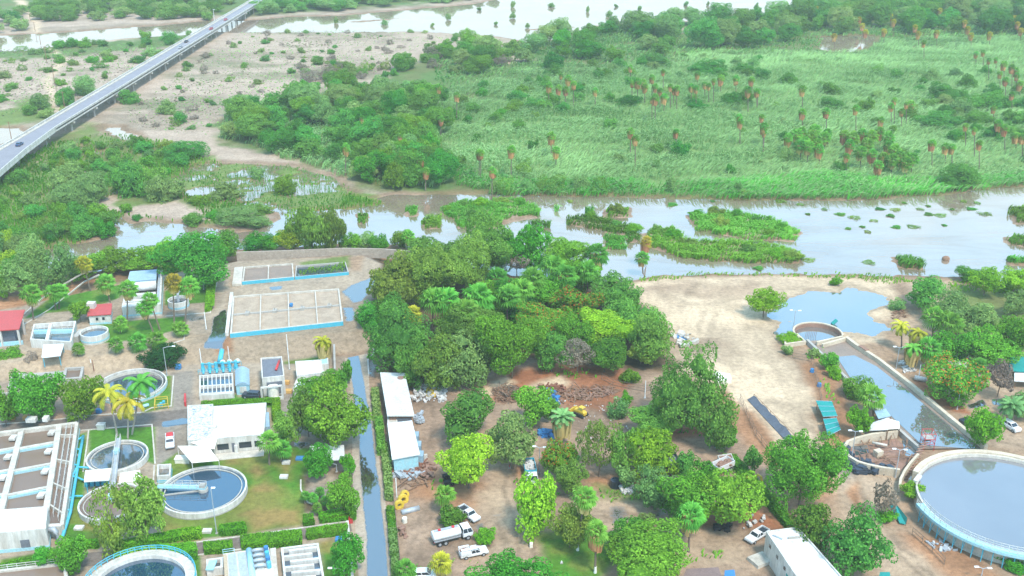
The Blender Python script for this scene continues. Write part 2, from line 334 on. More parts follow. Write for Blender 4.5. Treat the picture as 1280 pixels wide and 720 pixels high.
# ================================================================ ground colours
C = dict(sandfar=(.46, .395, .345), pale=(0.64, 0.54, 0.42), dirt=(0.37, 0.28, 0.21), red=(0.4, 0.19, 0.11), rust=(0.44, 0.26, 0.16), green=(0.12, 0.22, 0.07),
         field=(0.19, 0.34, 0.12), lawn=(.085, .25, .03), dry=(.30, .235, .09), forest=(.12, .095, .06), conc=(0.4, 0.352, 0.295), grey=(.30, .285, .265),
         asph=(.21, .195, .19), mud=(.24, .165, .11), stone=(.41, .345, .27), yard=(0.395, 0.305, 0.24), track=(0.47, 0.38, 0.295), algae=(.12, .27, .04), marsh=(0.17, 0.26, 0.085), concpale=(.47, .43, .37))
ZONES = [  # (outline in the photo, colour, edge softness m, edge wander m)
 ([(-200, 20), (40, 12), (150, 12), (300, 20), (420, 12), (520, 6), (600, -3), (640, -30), (-200, -30)], 'green', 12, 12),
 ([(-200, 66), (60, 58), (150, 50), (250, 42), (250, 52), (150, 62), (60, 72), (-200, 80)], 'green', 8, 12),
 ([(268, 180), (275, 150), (290, 134), (330, 127), (400, 120), (440, 103), (500, 88), (530, 72), (545, 60), (600, 64), (650, 54), (690, 49), (745, 32), (840, 30), (920, 22), (1020, 8), (1100, 4), (1400, 6), (1400, 230), (1240, 236), (1180, 243), (1060, 250), (940, 250), (780, 247), (620, 245), (525, 241), (460, 237), (435, 223), (400, 210), (362, 198), (335, 192), (300, 182)], 'green', 4, 5),
 ([(560, 150), (640, 120), (740, 100), (870, 75), (1000, 68), (1400, 60), (1400, 222), (1240, 225), (1000, 240), (760, 236), (620, 230), (560, 200)], 'field', 8, 10),
 ([(-90, 255), (0, 222), (60, 176), (110, 152), (140, 166), (210, 176), (258, 186), (262, 202), (330, 216), (440, 241), (480, 262), (380, 268), (330, 262), (260, 282), (150, 272), (100, 305), (40, 324), (-90, 345)], 'marsh', 5, 6),
 ([(-90, 330), (40, 318), (100, 322), (300, 300), (300, 330), (60, 370), (-90, 390)], 'green', 3, 3),
 ([(-60, 150), (0, 140), (40, 118), (64, 130), (72, 148), (40, 155), (0, 160), (-60, 172)], 'marsh', 6, 8),
 ([(50, 201), (66, 203), (66, 209), (52, 208)], 'sandfar', 2, 3), ([(97, 217), (112, 214), (130, 222), (126, 227), (108, 221)], 'sandfar', 2, 3),
 ([(110, 252), (128, 241), (150, 242), (143, 256), (160, 258), (220, 248), (258, 262), (262, 275), (225, 278), (165, 278), (128, 262), (110, 262)], 'sandfar', 2, 3),
 ([(286, 260), (330, 256), (355, 266), (340, 271), (300, 268)], 'sandfar', 2, 2),
 ([(120, 160), (170, 166), (215, 172), (260, 176), (272, 184), (300, 184), (340, 196), (380, 212), (405, 214), (430, 226), (400, 224), (350, 212), (300, 200), (262, 196), (215, 183), (150, 172)], 'sandfar', 3, 4),
 ([(18, 0), (30, 14), (38, 27), (47, 57), (76, 72), (56, 100), (68, 138), (74, 138), (64, 100), (84, 72), (56, 57), (48, 27), (40, 14), (32, 0)], 'pale', 3, 2),
 ([(610, 72), (660, 68), (668, 74), (640, 80), (614, 77)], 'sandfar', 4, 5), ([(428, 105), (470, 96), (500, 92), (470, 104), (430, 112)], 'sandfar', 4, 4),
 ([(840, 36), (890, 32), (905, 40), (880, 43), (845, 41)], 'sandfar', 5, 6), ([(1010, 32), (1090, 31), (1090, 35), (1020, 36)], 'sandfar', 4, 4),
 ([(362, 246), (410, 239), (470, 242), (482, 254), (440, 263), (400, 264), (375, 268), (362, 260)], 'algae', 2, 2),
 # ---- river bank, wood and yard
 ([(40, 345), (200, 320), (300, 309), (430, 303), (520, 306), (520, 330), (470, 337), (430, 327), (290, 327), (200, 340), (60, 375), (-60, 400), (-60, 362)], 'mud', 2, 2),
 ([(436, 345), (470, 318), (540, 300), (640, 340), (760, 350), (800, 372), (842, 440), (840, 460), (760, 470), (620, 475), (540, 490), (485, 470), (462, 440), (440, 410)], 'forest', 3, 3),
 ([(440, 330), (474, 318), (474, 345), (455, 352), (445, 372), (468, 378), (442, 408), (425, 410), (420, 350)], 'grey', 2, 2),
 ([(478, 480), (560, 478), (620, 455), (700, 452), (780, 460), (845, 470), (910, 500), (975, 555), (1000, 600), (1000, 720), (960, 740), (490, 740), (482, 600)], 'yard', 3, 3),
 ([(596, 478), (640, 462), (700, 452), (780, 462), (780, 490), (740, 500), (690, 480), (640, 500), (600, 495)], 'red', 2, 4),
 ([(595, 492), (610, 478), (630, 470), (642, 478), (630, 490), (610, 496)], 'pale', 1.2, 1), ([(655, 482), (680, 474), (700, 470), (712, 480), (690, 488), (665, 488)], 'pale', 2, 2),
 ([(690, 490), (770, 480), (790, 500), (760, 515), (700, 512)], 'red', 3, 4),
 ([(630, 590), (660, 575), (670, 590), (655, 605), (640, 600)], 'rust', 2, 2), ([(520, 600), (560, 595), (600, 605), (590, 640), (550, 635), (520, 620)], 'rust', 3, 3),
 ([(735, 605), (770, 590), (815, 588), (820, 612), (780, 622), (740, 620)], 'rust', 2, 3), ([(840, 535), (900, 530), (890, 545), (845, 550)], 'red', 2, 2),
 ([(855, 650), (910, 640), (950, 625), (970, 640), (990, 655), (985, 668), (940, 664), (880, 662)], 'red', 2, 3), ([(935, 600), (952, 602), (985, 640), (1000, 665), (985, 660), (955, 635)], 'rust', 2, 2),
 ([(603, 585), (632, 565), (648, 600), (655, 650), (665, 690), (600, 705), (598, 650)], 'track', 3, 3), ([(530, 500), (550, 500), (552, 545), (545, 580), (530, 580)], 'yard', 2, 2),
 ([(735, 628), (800, 626), (860, 655), (930, 672), (960, 700), (900, 716), (820, 690), (735, 652)], 'track', 2, 3),
 ([(655, 668), (720, 660), (760, 672), (770, 700), (740, 740), (690, 740), (690, 700)], 'lawn', 1.5, 2), ([(745, 612), (800, 618), (815, 630), (760, 625)], 'marsh', 2, 3),
 ([(785, 356), (810, 345), (905, 343), (1060, 345), (1118, 350), (1112, 362), (1124, 378), (1112, 398), (1095, 425), (1040, 430), (975, 432), (990, 450), (1012, 500), (1022, 545), (1060, 600), (1000, 600), (960, 550), (925, 510), (900, 480), (850, 455), (832, 395)], 'pale', 2.5, 3),
 ([(795, 358), (850, 352), (960, 352), (975, 362), (940, 372), (870, 368), (830, 375)], 'track', 5, 6), ([(845, 420), (900, 425), (905, 440), (870, 445), (850, 440)], 'track', 4, 5),
 ([(1140, 352), (1330, 352), (1330, 560), (1230, 560), (1130, 440), (1120, 400)], 'track', 2, 2), ([(1170, 360), (1250, 358), (1330, 400), (1330, 440), (1250, 420), (1180, 400)], 'marsh', 3, 4),
 ([(996, 452), (1022, 448), (1045, 470), (1075, 520), (1060, 560), (1035, 562), (1018, 505)], 'rust', 1.5, 2), ([(893, 478), (912, 488), (955, 535), (990, 580), (960, 590), (925, 548), (900, 520)], 'rust', 2, 2),
 ([(1142, 478), (1160, 480), (1200, 505), (1220, 520), (1190, 515), (1160, 500)], 'red', 1, 1),
 ([(1044, 585), (1120, 592), (1130, 612), (1096, 640), (1112, 662), (1150, 690), (1190, 735), (1095, 735), (1082, 680), (1050, 640)], 'track', 2, 2),
 ([(1060, 615), (1076, 605), (1085, 640), (1078, 650)], 'rust', 1, 1), ([(1130, 668), (1170, 670), (1230, 705), (1280, 740), (1190, 740)], 'rust', 2, 2), ([(1040, 580), (1070, 575), (1110, 585), (1060, 600)], 'grey', 1.5, 1),
 ([(988, 600), (1045, 585), (1050, 605), (1020, 635), (990, 640)], 'rust', 2, 2),
 # ---- the works below the terrace
 ([(-90, 478), (125, 466), (230, 455), (400, 446), (436, 448), (442, 500), (443, 600), (450, 740), (-140, 740), (-140, 540)], 'conc', 1, 1),
 ([(214, 466), (242, 463), (240, 512), (214, 514)], 'grey', .8, .6), ([(195, 531), (236, 530), (236, 576), (196, 580)], 'grey', .6, .5), ([(345, 495), (382, 490), (385, 540), (350, 545)], 'grey', 1, 1),
 ([(112, 537), (193, 531), (193, 580), (180, 575), (112, 585)], 'lawn', .5, .3), ([(96, 545), (110, 540), (108, 590), (104, 635), (125, 665), (150, 682), (84, 690), (80, 660), (92, 600)], 'lawn', .6, .5),
 ([(97, 640), (112, 632), (130, 655), (135, 668), (105, 662)], 'dry', 1, 1),
 ([(197, 583), (222, 566), (232, 580), (275, 576), (370, 557), (390, 560), (386, 600), (380, 655), (300, 668), (205, 678), (197, 640)], 'lawn', .6, .5),
 ([(196, 640), (215, 655), (245, 664), (250, 675), (205, 676)], 'dry', 1.5, 1), ([(300, 615), (330, 600), (345, 612), (350, 640), (320, 650), (290, 645)], 'dry', 3, 3), ([(310, 640), (372, 632), (378, 655), (310, 664)], 'dry', 2, 2), ([(305, 585), (325, 575), (330, 590), (318, 598)], 'dry', 2, 2), ([(270, 575), (300, 568), (330, 566), (325, 576), (280, 582)], 'dry', 2.5, 2.5), ([(345, 575), (362, 560), (372, 570), (362, 600)], 'dry', 2.5, 2.5),
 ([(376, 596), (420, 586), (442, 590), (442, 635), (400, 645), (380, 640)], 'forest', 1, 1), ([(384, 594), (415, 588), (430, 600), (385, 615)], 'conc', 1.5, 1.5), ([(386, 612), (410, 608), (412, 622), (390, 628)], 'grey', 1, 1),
 ([(205, 468), (214, 470), (216, 508), (180, 516), (170, 506), (200, 494)], 'lawn', .5, .3), ([(352, 446), (402, 443), (405, 452), (355, 455)], 'lawn', .5, .5),
 ([(285, 494), (296, 493), (296, 502), (284, 503)], 'lawn', .4, .3), ([(268, 498), (350, 494), (352, 530), (340, 530), (338, 510), (268, 512)], 'lawn', .5, .3), ([(218, 698), (250, 692), (252, 740), (240, 740)], 'lawn', .5, .3), ([(402, 682), (442, 670), (448, 740), (405, 740)], 'lawn', 1, 1), ([(400, 676), (420, 672), (415, 690), (402, 690)], 'dry', 1, 1),
 ([(8, 500), (170, 490), (180, 520), (100, 530), (0, 540)], 'yard', .6, .5), ([(0, 700), (50, 690), (60, 705), (0, 712)], 'lawn', .5, .3),
 # ---- the terrace
 ([(-120, 405), (60, 372), (200, 342), (300, 325), (450, 318), (478, 330), (455, 413), (400, 418), (225, 432), (27, 452), (-90, 464)], 'conc', .8, .5),
 ([(-60, 385), (60, 360), (120, 342), (160, 335), (150, 342), (110, 355), (30, 395), (-60, 410)], 'rust', 1, 1), ([(120, 345), (200, 332), (205, 342), (140, 352)], 'mud', 1, 1),
 ([(288, 320), (330, 319), (500, 316), (522, 330), (440, 327), (290, 328)], 'rust', 1, 1), ([(294, 325), (440, 322), (440, 332), (300, 334)], 'dirt', 1, 1),
 ([(60, 388), (108, 364), (154, 366), (152, 384), (112, 400), (60, 404), (32, 412)], 'lawn', .5, .4), ([(208, 376), (245, 362), (268, 352), (266, 390), (207, 394)], 'lawn', .5, .3),
 ([(92, 432), (132, 416), (232, 408), (233, 422), (182, 436), (88, 447)], 'lawn', .5, .3), ([(378, 338), (440, 330), (442, 345), (385, 346)], 'marsh', 1, 1), ([(438, 332), (460, 330), (452, 350), (440, 350)], 'dirt', 1, 1),
 ([(-90, 464), (27, 452), (185, 440), (225, 432), (300, 424), (400, 418), (455, 413), (470, 438), (400, 446), (345, 453), (230, 456), (125, 467), (27, 474), (-90, 490)], 'stone', .8, .5),
 ([(270, 436), (292, 434), (292, 446), (272, 448)], 'rust', 1, 1),
]
WET = [([(424, 364), (470, 343), (474, 350), (450, 376), (440, 378)], 1, 1.5), ([(428, 384), (446, 383), (442, 402), (430, 404)], .8, 1.2), ([(430, 378), (470, 375), (470, 380), (440, 384)], .4, 1),
       ([(266, 396), (284, 386), (285, 410), (280, 431), (252, 432), (258, 422)], .9, .8), ([(336, 358), (354, 357), (354, 362), (338, 363)], .9, .8), ([(232, 398), (258, 392), (256, 400), (236, 402)], .6, .8),
       ([(198, 526), (234, 524), (234, 532), (200, 533)], 1, .6), ([(672, 532), (700, 540), (696, 556), (670, 545)], .8, 1.5), ([(652, 650), (658, 645), (657, 670), (652, 672)], .9, 1), ([(592, 655), (604, 652), (606, 662), (594, 664)], .7, 1),
       ([(760, 632), (790, 632), (795, 655), (765, 660)], .6, 2), ([(812, 640), (830, 636), (835, 645), (818, 650)], .6, 1), ([(1208, 505), (1230, 498), (1236, 508), (1212, 512)], .9, 1), ([(1240, 498), (1256, 498), (1252, 506), (1242, 506)], 1, .8), ([(1246, 500), (1262, 497), (1262, 507), (1248, 508)], 1, .8),
       ([(610, 640), (630, 636), (628, 648), (612, 648)], .5, 2), ([(370, 548), (392, 552), (380, 562), (366, 556)], .7, 1), ([(540, 652), (600, 655), (600, 662), (545, 660)], .4, 1.5), ([(1000, 418), (1080, 415), (1110, 418), (1140, 430), (1100, 432), (1030, 425)], .35, 3),
       ([(1040, 434), (1056, 432), (1054, 438), (1043, 438)], .9, .6), ([(558, 700), (566, 700), (566, 720), (560, 720)], .7, 1), ([(455, 430), (470, 440), (468, 462), (455, 455)], .6, 1)]
ROADWET = [([(432, 438), (447, 438), (454, 470), (459, 500), (467, 545), (473, 600), (480, 650), (487, 740), (460, 740), (456, 650), (451, 600), (449, 545), (443, 500), (439, 470)], 1, .7)]
TRACKS = [  # wheel ruts and footpaths: photo line, half width m, tone
 ([(640, 580), (628, 610), (640, 650), (650, 700), (640, 730)], .45, .74), ([(652, 578), (642, 610), (655, 650), (668, 700)], .45, .74), ([(610, 640), (625, 665), (640, 700)], .5, .8), ([(505, 700), (520, 660), (545, 620), (560, 610)], .6, .84), ([(520, 700), (540, 665), (560, 640)], .5, .86),
 ([(735, 636), (800, 645), (860, 668), (930, 690), (960, 700)], .6, .74), ([(735, 643), (800, 653), (860, 677), (920, 700)], .6, .74), ([(740, 628), (800, 634), (850, 652), (900, 672)], .5, 1.15),
 ([(1010, 600), (970, 560), (930, 520), (890, 470), (870, 430), (880, 390)], .7, .84), ([(1022, 600), (985, 560), (945, 515), (905, 470), (885, 430), (895, 390)], .7, .84), ([(1000, 590), (960, 540), (915, 490), (895, 455)], .5, 1.12), ([(1040, 590), (1010, 540), (985, 490), (960, 440), (930, 400)], .8, .88), ([(800, 365), (870, 380), (950, 372), (1000, 360)], 1.2, .85), ([(880, 345), (860, 370), (840, 400)], 1.0, .86),
 ([(1060, 600), (1080, 640), (1110, 680), (1150, 720)], .5, .76), ([(1072, 598), (1092, 640), (1124, 680), (1165, 720)], .5, .76), ([(1090, 600), (1104, 640), (1140, 680), (1190, 720)], .5, 1.12),
 ([(1100, 445), (1150, 480), (1200, 520), (1240, 550), (1290, 560)], .5, .8), ([(1108, 442), (1160, 476), (1210, 514), (1290, 545)], .5, .82), ([(1180, 360), (1230, 380), (1290, 400)], 1.2, 1.2),
 ([(530, 490), (545, 520), (540, 560)], .7, .82), ([(690, 470), (640, 500), (600, 520)], .8, .85), ([(720, 500), (760, 520), (800, 560)], .7, .84), ([(850, 550), (900, 560), (950, 590)], .6, .82),
 ([(250, 345), (290, 350), (360, 356), (430, 352)], .7, .85), ([(240, 400), (270, 390), (280, 360)], .6, .86), ([(300, 425), (360, 420), (430, 412)], .6, .88)]
def colours(X, Y, Z, base=None, zones=ZONES, wets=WET):
    n = len(X); px, py = proj(X, Y, Z)
    wx = (NZ[1](X, Y, 9, 4) - .5) * 2; wy = (NZ[2](X, Y, 9, 4) - .5) * 2
    col = np.empty((n, 3), np.float32); col[:] = C['sandfar'] if base is None else base
    wet = np.zeros(n, np.float32)
    if base is None:
        near = np.clip((py - 300) / 30, 0, 1)[:, None]; col = col * (1 - near) + np.array(C['dirt']) * near
        scrub = np.clip((NZ[3](X, Y * 2.2, 45, 5, .62) - .46) * 6, 0, 1) * np.clip((300 - py) / 20, 0, 1)
        col = col * (1 - .55 * scrub[:, None]) + np.array((.24, .215, .165)) * (.55 * scrub[:, None])
        veg = np.clip((NZ[4](X, Y * 1.6, 60, 5, .6) - .56) * 8, 0, 1) * np.clip((300 - py) / 20, 0, 1)
        col = col * (1 - .6 * veg[:, None]) + np.array((.17, .2, .11)) * (.6 * veg[:, None])
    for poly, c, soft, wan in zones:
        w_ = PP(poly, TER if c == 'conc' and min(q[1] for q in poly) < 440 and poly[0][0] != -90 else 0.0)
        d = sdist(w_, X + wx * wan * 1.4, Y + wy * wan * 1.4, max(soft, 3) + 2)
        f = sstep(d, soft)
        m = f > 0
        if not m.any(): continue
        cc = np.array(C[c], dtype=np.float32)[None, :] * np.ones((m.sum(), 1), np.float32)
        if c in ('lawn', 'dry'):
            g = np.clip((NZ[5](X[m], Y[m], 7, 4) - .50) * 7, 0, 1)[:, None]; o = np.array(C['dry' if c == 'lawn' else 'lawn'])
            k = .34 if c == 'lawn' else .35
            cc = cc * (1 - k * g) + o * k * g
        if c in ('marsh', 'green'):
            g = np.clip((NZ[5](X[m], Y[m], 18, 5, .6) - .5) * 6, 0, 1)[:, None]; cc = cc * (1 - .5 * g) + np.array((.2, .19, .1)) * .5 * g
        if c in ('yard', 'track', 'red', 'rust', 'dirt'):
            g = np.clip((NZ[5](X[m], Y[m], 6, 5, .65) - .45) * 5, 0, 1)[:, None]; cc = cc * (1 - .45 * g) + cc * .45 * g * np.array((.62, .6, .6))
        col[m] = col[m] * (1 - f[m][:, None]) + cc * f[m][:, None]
    if base is None:
        for ln, hw_, tone in TRACKS:
            q = PP(ln, TER if ln[0][1] < 430 and ln[0][0] < 480 else 0); w_ = [(x - .01, y) for x, y in q] + [(x + .01, y) for x, y in q[::-1]]
            d = -np.abs(sdist(w_, X + wx * .9, Y + wy * .9, hw_ * 2 + 1)); f = np.clip((d + hw_ * 1.6) / hw_, 0, 1) * np.clip((NZ[4](X, Y, 5, 3) - .3) * 4, 0, 1); col *= (1 - f + f * tone)[:, None]
        damp = np.clip((NZ[2](X, Y, 22, 5, .6) - .56) * 9, 0, 1) * np.clip((py - 340) / 20, 0, 1); col *= (1 - .2 * damp)[:, None]
    for poly, s, soft in wets:
        k_ = .45 if wets is ROADWET else 1.5; d = sdist(PP(poly, 0 if poly[0][1] > 435 or poly[0][0] > 480 else TER), X + wx * k_, Y + wy * k_, 5); wet = np.maximum(wet, s * sstep(d, soft))
    return col, wet

# ---- the ground sheet: rows spaced with distance
def grid_ground():
    ys = [135.0]
    while ys[-1] < 1040: ys.append(ys[-1] + .3 * (ys[-1] / 190) ** 1.75 + .05)
    ys = np.array(ys + [1100, 1250, 1600, 2400, 4000]); nu = 640
    u = np.linspace(-1, 1, nu); V = []
    Yg = np.repeat(ys[:, None], nu, 1); Xg = u[None, :] * (ys * .62 + 30)[:, None]
    X = Xg.ravel(); Y = Yg.ravel()
    d = water_d(X, Y) + (NZ[0](X, Y, 7, 4) - .5) * np.clip(Y / 60, 2, 7) + np.clip((Y - 600) / 60, 0, 3)
    Z = terrace(X, Y)
    land = np.where(Y > 300, np.clip(NZ[3](X, Y, 60, 4) * .9 - .45, -.35, .6), 0) * (Z < .01)
    bed = WL + np.clip(-d * .22, -1.3, 1.5)
    Z = np.where(d > -8, np.minimum(Z + land, np.maximum(bed, WL - 1.3)), Z + land)
    d1 = sdist(W_w[1], X, Y, 20); hum = (NZ[2](X, Y * 1.3, 9, 5, .6) - .47) * 3.0; Z = np.where(d1 > -3, np.maximum(Z, np.minimum(WL - .1 + hum, WL + .35)), Z)
    pd = sdist(P_w, X, Y, 20) + (NZ[0](X, Y, 8, 5, .6) - .5) * 9
    Z = np.where(pd > -3, np.minimum(Z, -.18 - pd * .06), Z)
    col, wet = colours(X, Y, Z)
    sh = np.clip(1 - np.abs(d + 1.5) / 4, 0, 1)[:, None] * .75; sh2 = np.clip(d / 2, 0, 1)[:, None]
    k = np.clip(sh + sh2, 0, 1); col = col * (1 - k) + np.array(C['mud']) * k
    k = np.clip(1 - np.abs(pd + .6) / 2.5, 0, 1)[:, None] * .6; col = col * (1 - k) + np.array((.3, .25, .2)) * k
    hk = (np.clip(d1 / 2, 0, 1) * np.clip((Z - WL) * 6, 0, 1))[:, None]; col = col * (1 - hk) + np.array(C['marsh']) * hk
    nr = len(ys); i = np.arange(nr - 1)[:, None] * nu + np.arange(nu - 1)[None, :]; i = i.ravel()
    F = np.stack([i, i + 1, i + nu + 1, i + nu], 1)
    o = npmesh('ground', np.stack([X, Y, Z], 1), F, 4, 'ground', attrs={'Col': ('FLOAT_COLOR', 'POINT', np.concatenate([col, np.ones((len(X), 1))], 1)), 'wet': ('FLOAT', 'POINT', wet)}, smooth=True)
    return tag(o, kind='structure')
def ground_mat(name, grain=1.0):
    m, nt = nodes(name); g = objco(nt)
    a = nt.nodes.new('ShaderNodeAttribute'); a.attribute_name = 'Col'; wv = nt.nodes.new('ShaderNodeAttribute'); wv.attribute_name = 'wet'
    n1 = noise(nt, .9, 6, .72, g); n2 = noise(nt, .12, 5, .65, g, .4); n3 = noise(nt, 4.5, 3, .7, g)
    c = mixc(nt, 1.0, a.outputs['Color'], ramp(nt, n1, [(.28, .64), (.5, 1.0), (.72, 1.3)]), 'MULTIPLY')
    c = mixc(nt, 1.0, c, ramp(nt, n2, [(.3, .82), (.7, 1.16)]), 'MULTIPLY')
    c = mixc(nt, 1.0, c, ramp(nt, n3, [(.3, .86), (.7, 1.12)]), 'MULTIPLY')
    wn = N(nt, 'ShaderNodeMath', operation='MULTIPLY_ADD'); L(nt, n1, wn.inputs[0]); wn.inputs[1].default_value = .9; wn.inputs[2].default_value = -.45
    ws = N(nt, 'ShaderNodeMath', operation='ADD'); L(nt, wv.outputs['Fac'], ws.inputs[0]); L(nt, wn.outputs[0], ws.inputs[1])
    wf = N(nt, 'ShaderNodeMapRange'); L(nt, ws.outputs[0], wf.inputs[0]); wf.inputs[1].default_value = .40; wf.inputs[2].default_value = .72
    wf2 = N(nt, 'ShaderNodeMath', operation='MULTIPLY'); L(nt, wf.outputs[0], wf2.inputs[0]); wv2 = N(nt, 'ShaderNodeMath', operation='GREATER_THAN'); L(nt, wv.outputs['Fac'], wv2.inputs[0]); wv2.inputs[1].default_value = .03; L(nt, wv2.outputs[0], wf2.inputs[1])
    dk = mixc(nt, wf2.outputs[0], c, (.05, .05, .05))
    dk = mixc(nt, 1.0, dk, (.80, .695, .58), 'MULTIPLY'); b = finish(nt, dk, .9, .2)
    sp_ = N(nt, 'ShaderNodeMapRange'); L(nt, wf2.outputs[0], sp_.inputs[0]); sp_.inputs[3].default_value = .92; sp_.inputs[4].default_value = .06; L(nt, sp_.outputs[0], b.inputs['Roughness'])
    io = N(nt, 'ShaderNodeMapRange'); L(nt, wf2.outputs[0], io.inputs[0]); io.inputs[3].default_value = 1.4; io.inputs[4].default_value = 4.0; L(nt, io.outputs[0], b.inputs['IOR'])
    sl = N(nt, 'ShaderNodeMapRange'); L(nt, wf2.outputs[0], sl.inputs[0]); sl.inputs[3].default_value = .2; sl.inputs[4].default_value = .5; L(nt, sl.outputs[0], b.inputs['Specular IOR Level'])
    inv = N(nt, 'ShaderNodeMath', operation='SUBTRACT'); inv.inputs[0].default_value = 1; L(nt, wf2.outputs[0], inv.inputs[1])
    ms = N(nt, 'ShaderNodeMath', operation='MULTIPLY'); L(nt, inv.outputs[0], ms.inputs[0]); ms.inputs[1].default_value = .5
    k = N(nt, 'ShaderNodeBump', Distance=.25); L(nt, ms.outputs[0], k.inputs['Strength']); L(nt, n1, k.inputs['Height']); L(nt, k.outputs[0], b.inputs['Normal'])
def water_mat(name, col, ior=1.9, rough=.03, ripple=.02, scale=.5, patch=None, patchcol=None):
    m, nt = nodes(name); g = objco(nt)
    n1 = noise(nt, scale, 3, .6, g); n2 = noise(nt, .05, 3, .5, g)
    c = mixc(nt, ramp(nt, n2, [(.35, 0.0), (.65, 1.0)]), col, tuple(x * .8 for x in col))
    if patch:
        c = mixc(nt, ramp(nt, noise(nt, patch, 4, .6, g, 1.0), [(.5, 0.0), (.62, 1.0)]), c, patchcol)
    b = finish(nt, c, rough, .5, 0.0, n1, ripple, .3)
    if name == 'river_water':                   # silt bands drifting with the current
        mp = N(nt, 'ShaderNodeMapping'); mp.inputs['Scale'].default_value = (.018, .07, 1); L(nt, g, mp.inputs[0]); sv = noise(nt, 1.0, 5, .62, mp.outputs[0], .8)
        mr = N(nt, 'ShaderNodeMapRange'); L(nt, sv, mr.inputs[0]); mr.inputs[1].default_value = .46; mr.inputs[2].default_value = .72; mr.inputs[3].default_value = ior; mr.inputs[4].default_value = ior * .55; L(nt, mr.outputs[0], b.inputs['IOR'])
    else: b.inputs['IOR'].default_value = ior
ground_mat('ground')
water_mat('river_water', (.24, .175, .12), 4.2, .04, .010, .35)
water_mat('pond_water', (.14, .13, .12), 4.5, .03, .004)
ground = grid_ground()
zz = WL
for nm, pts, z in (('river_water', [(-900, 235), (900, 235), (1400, 1500), (-1400, 1500)], WL), ('pond_water', [(min(q[0] for q in P_w) - 3, min(q[1] for q in P_w) - 3), (max(q[0] for q in P_w) + 3, min(q[1] for q in P_w) - 3), (max(q[0] for q in P_w) + 3, max(q[1] for q in P_w) + 2.5), (min(q[0] for q in P_w) - 3, max(q[1] for q in P_w) + 2.5)], -.18)):
    tag(MB().quad(*[(x, y, z) for x, y in pts]).build(nm, nm), kind='structure')

def strip(name, left, right, m=14, z=.03, base='conc', wets=ROADWET, zones=[], step=.4):
    """a road strip between two photo lines, rows of vertices across it"""
    lw = np.array([G(*p) for p in left]); rw = np.array([G(*p) for p in right])
    def res(q, n):
        s = np.concatenate([[0], np.cumsum(np.linalg.norm(np.diff(q, axis=0), axis=1))]); t = np.linspace(0, s[-1], n)
        return np.stack([np.interp(t, s, q[:, k]) for k in range(3)], 1)
    n = int(np.linalg.norm(lw[-1] - lw[0]) / step) + 2; a = res(lw, n); b = res(rw, n); t = np.linspace(0, 1, m)[None, :, None]
    V = (a[:, None, :] * (1 - t) + b[:, None, :] * t).reshape(-1, 3); V[:, 2] += z
    col, wet = colours(V[:, 0], V[:, 1], V[:, 2], C[base], zones, wets)
    i = (np.arange(n - 1)[:, None] * m + np.arange(m - 1)[None, :]).ravel()
    F = np.stack([i, i + 1, i + m + 1, i + m], 1)
    o = npmesh(name, V, F, 4, 'ground', attrs={'Col': ('FLOAT_COLOR', 'POINT', np.concatenate([col, np.ones((len(V), 1))], 1)), 'wet': ('FLOAT', 'POINT', wet)})
    return tag(o, kind='structure')
C['road'] = (.44, .40, .35)
strip('road', [(431, 448), (436, 470), (440, 500), (440, 545), (441, 600), (445, 680), (450, 740)], [(460, 442), (461, 470), (463, 500), (470, 545), (478, 600), (489, 680), (499, 740)], 24, .03, 'road')
strip('service_road', [(-60, 534), (0, 531), (100, 522), (187, 516), (236, 511)], [(-60, 550), (0, 543), (100, 538), (200, 533), (236, 530)], 14, .03, 'asph', WET)
strip('lower_service_road', [(100, 692), (245, 678), (320, 667), (438, 651)], [(100, 709), (250, 693), (320, 685), (440, 664)], 10, .03, 'asph', [])
# haze
def haze(d):
    m, nt = nodes('haze_air'); v = nt.nodes.new('ShaderNodeVolumePrincipled')
    v.inputs['Color'].default_value = (.90, 1, .97, 1); v.inputs['Density'].default_value = d; v.inputs['Anisotropy'].default_value = .2
    o = nt.nodes.new('ShaderNodeOutputMaterial'); L(nt, v.outputs[0], o.inputs[1])
    h = MB().prism([(-2700, -200), (2700, -200), (2700, 4200), (-2700, 4200)], -3, 130).build('haze', 'haze_air'); tag(h, kind='stuff')
if HAZE: haze(HAZE)
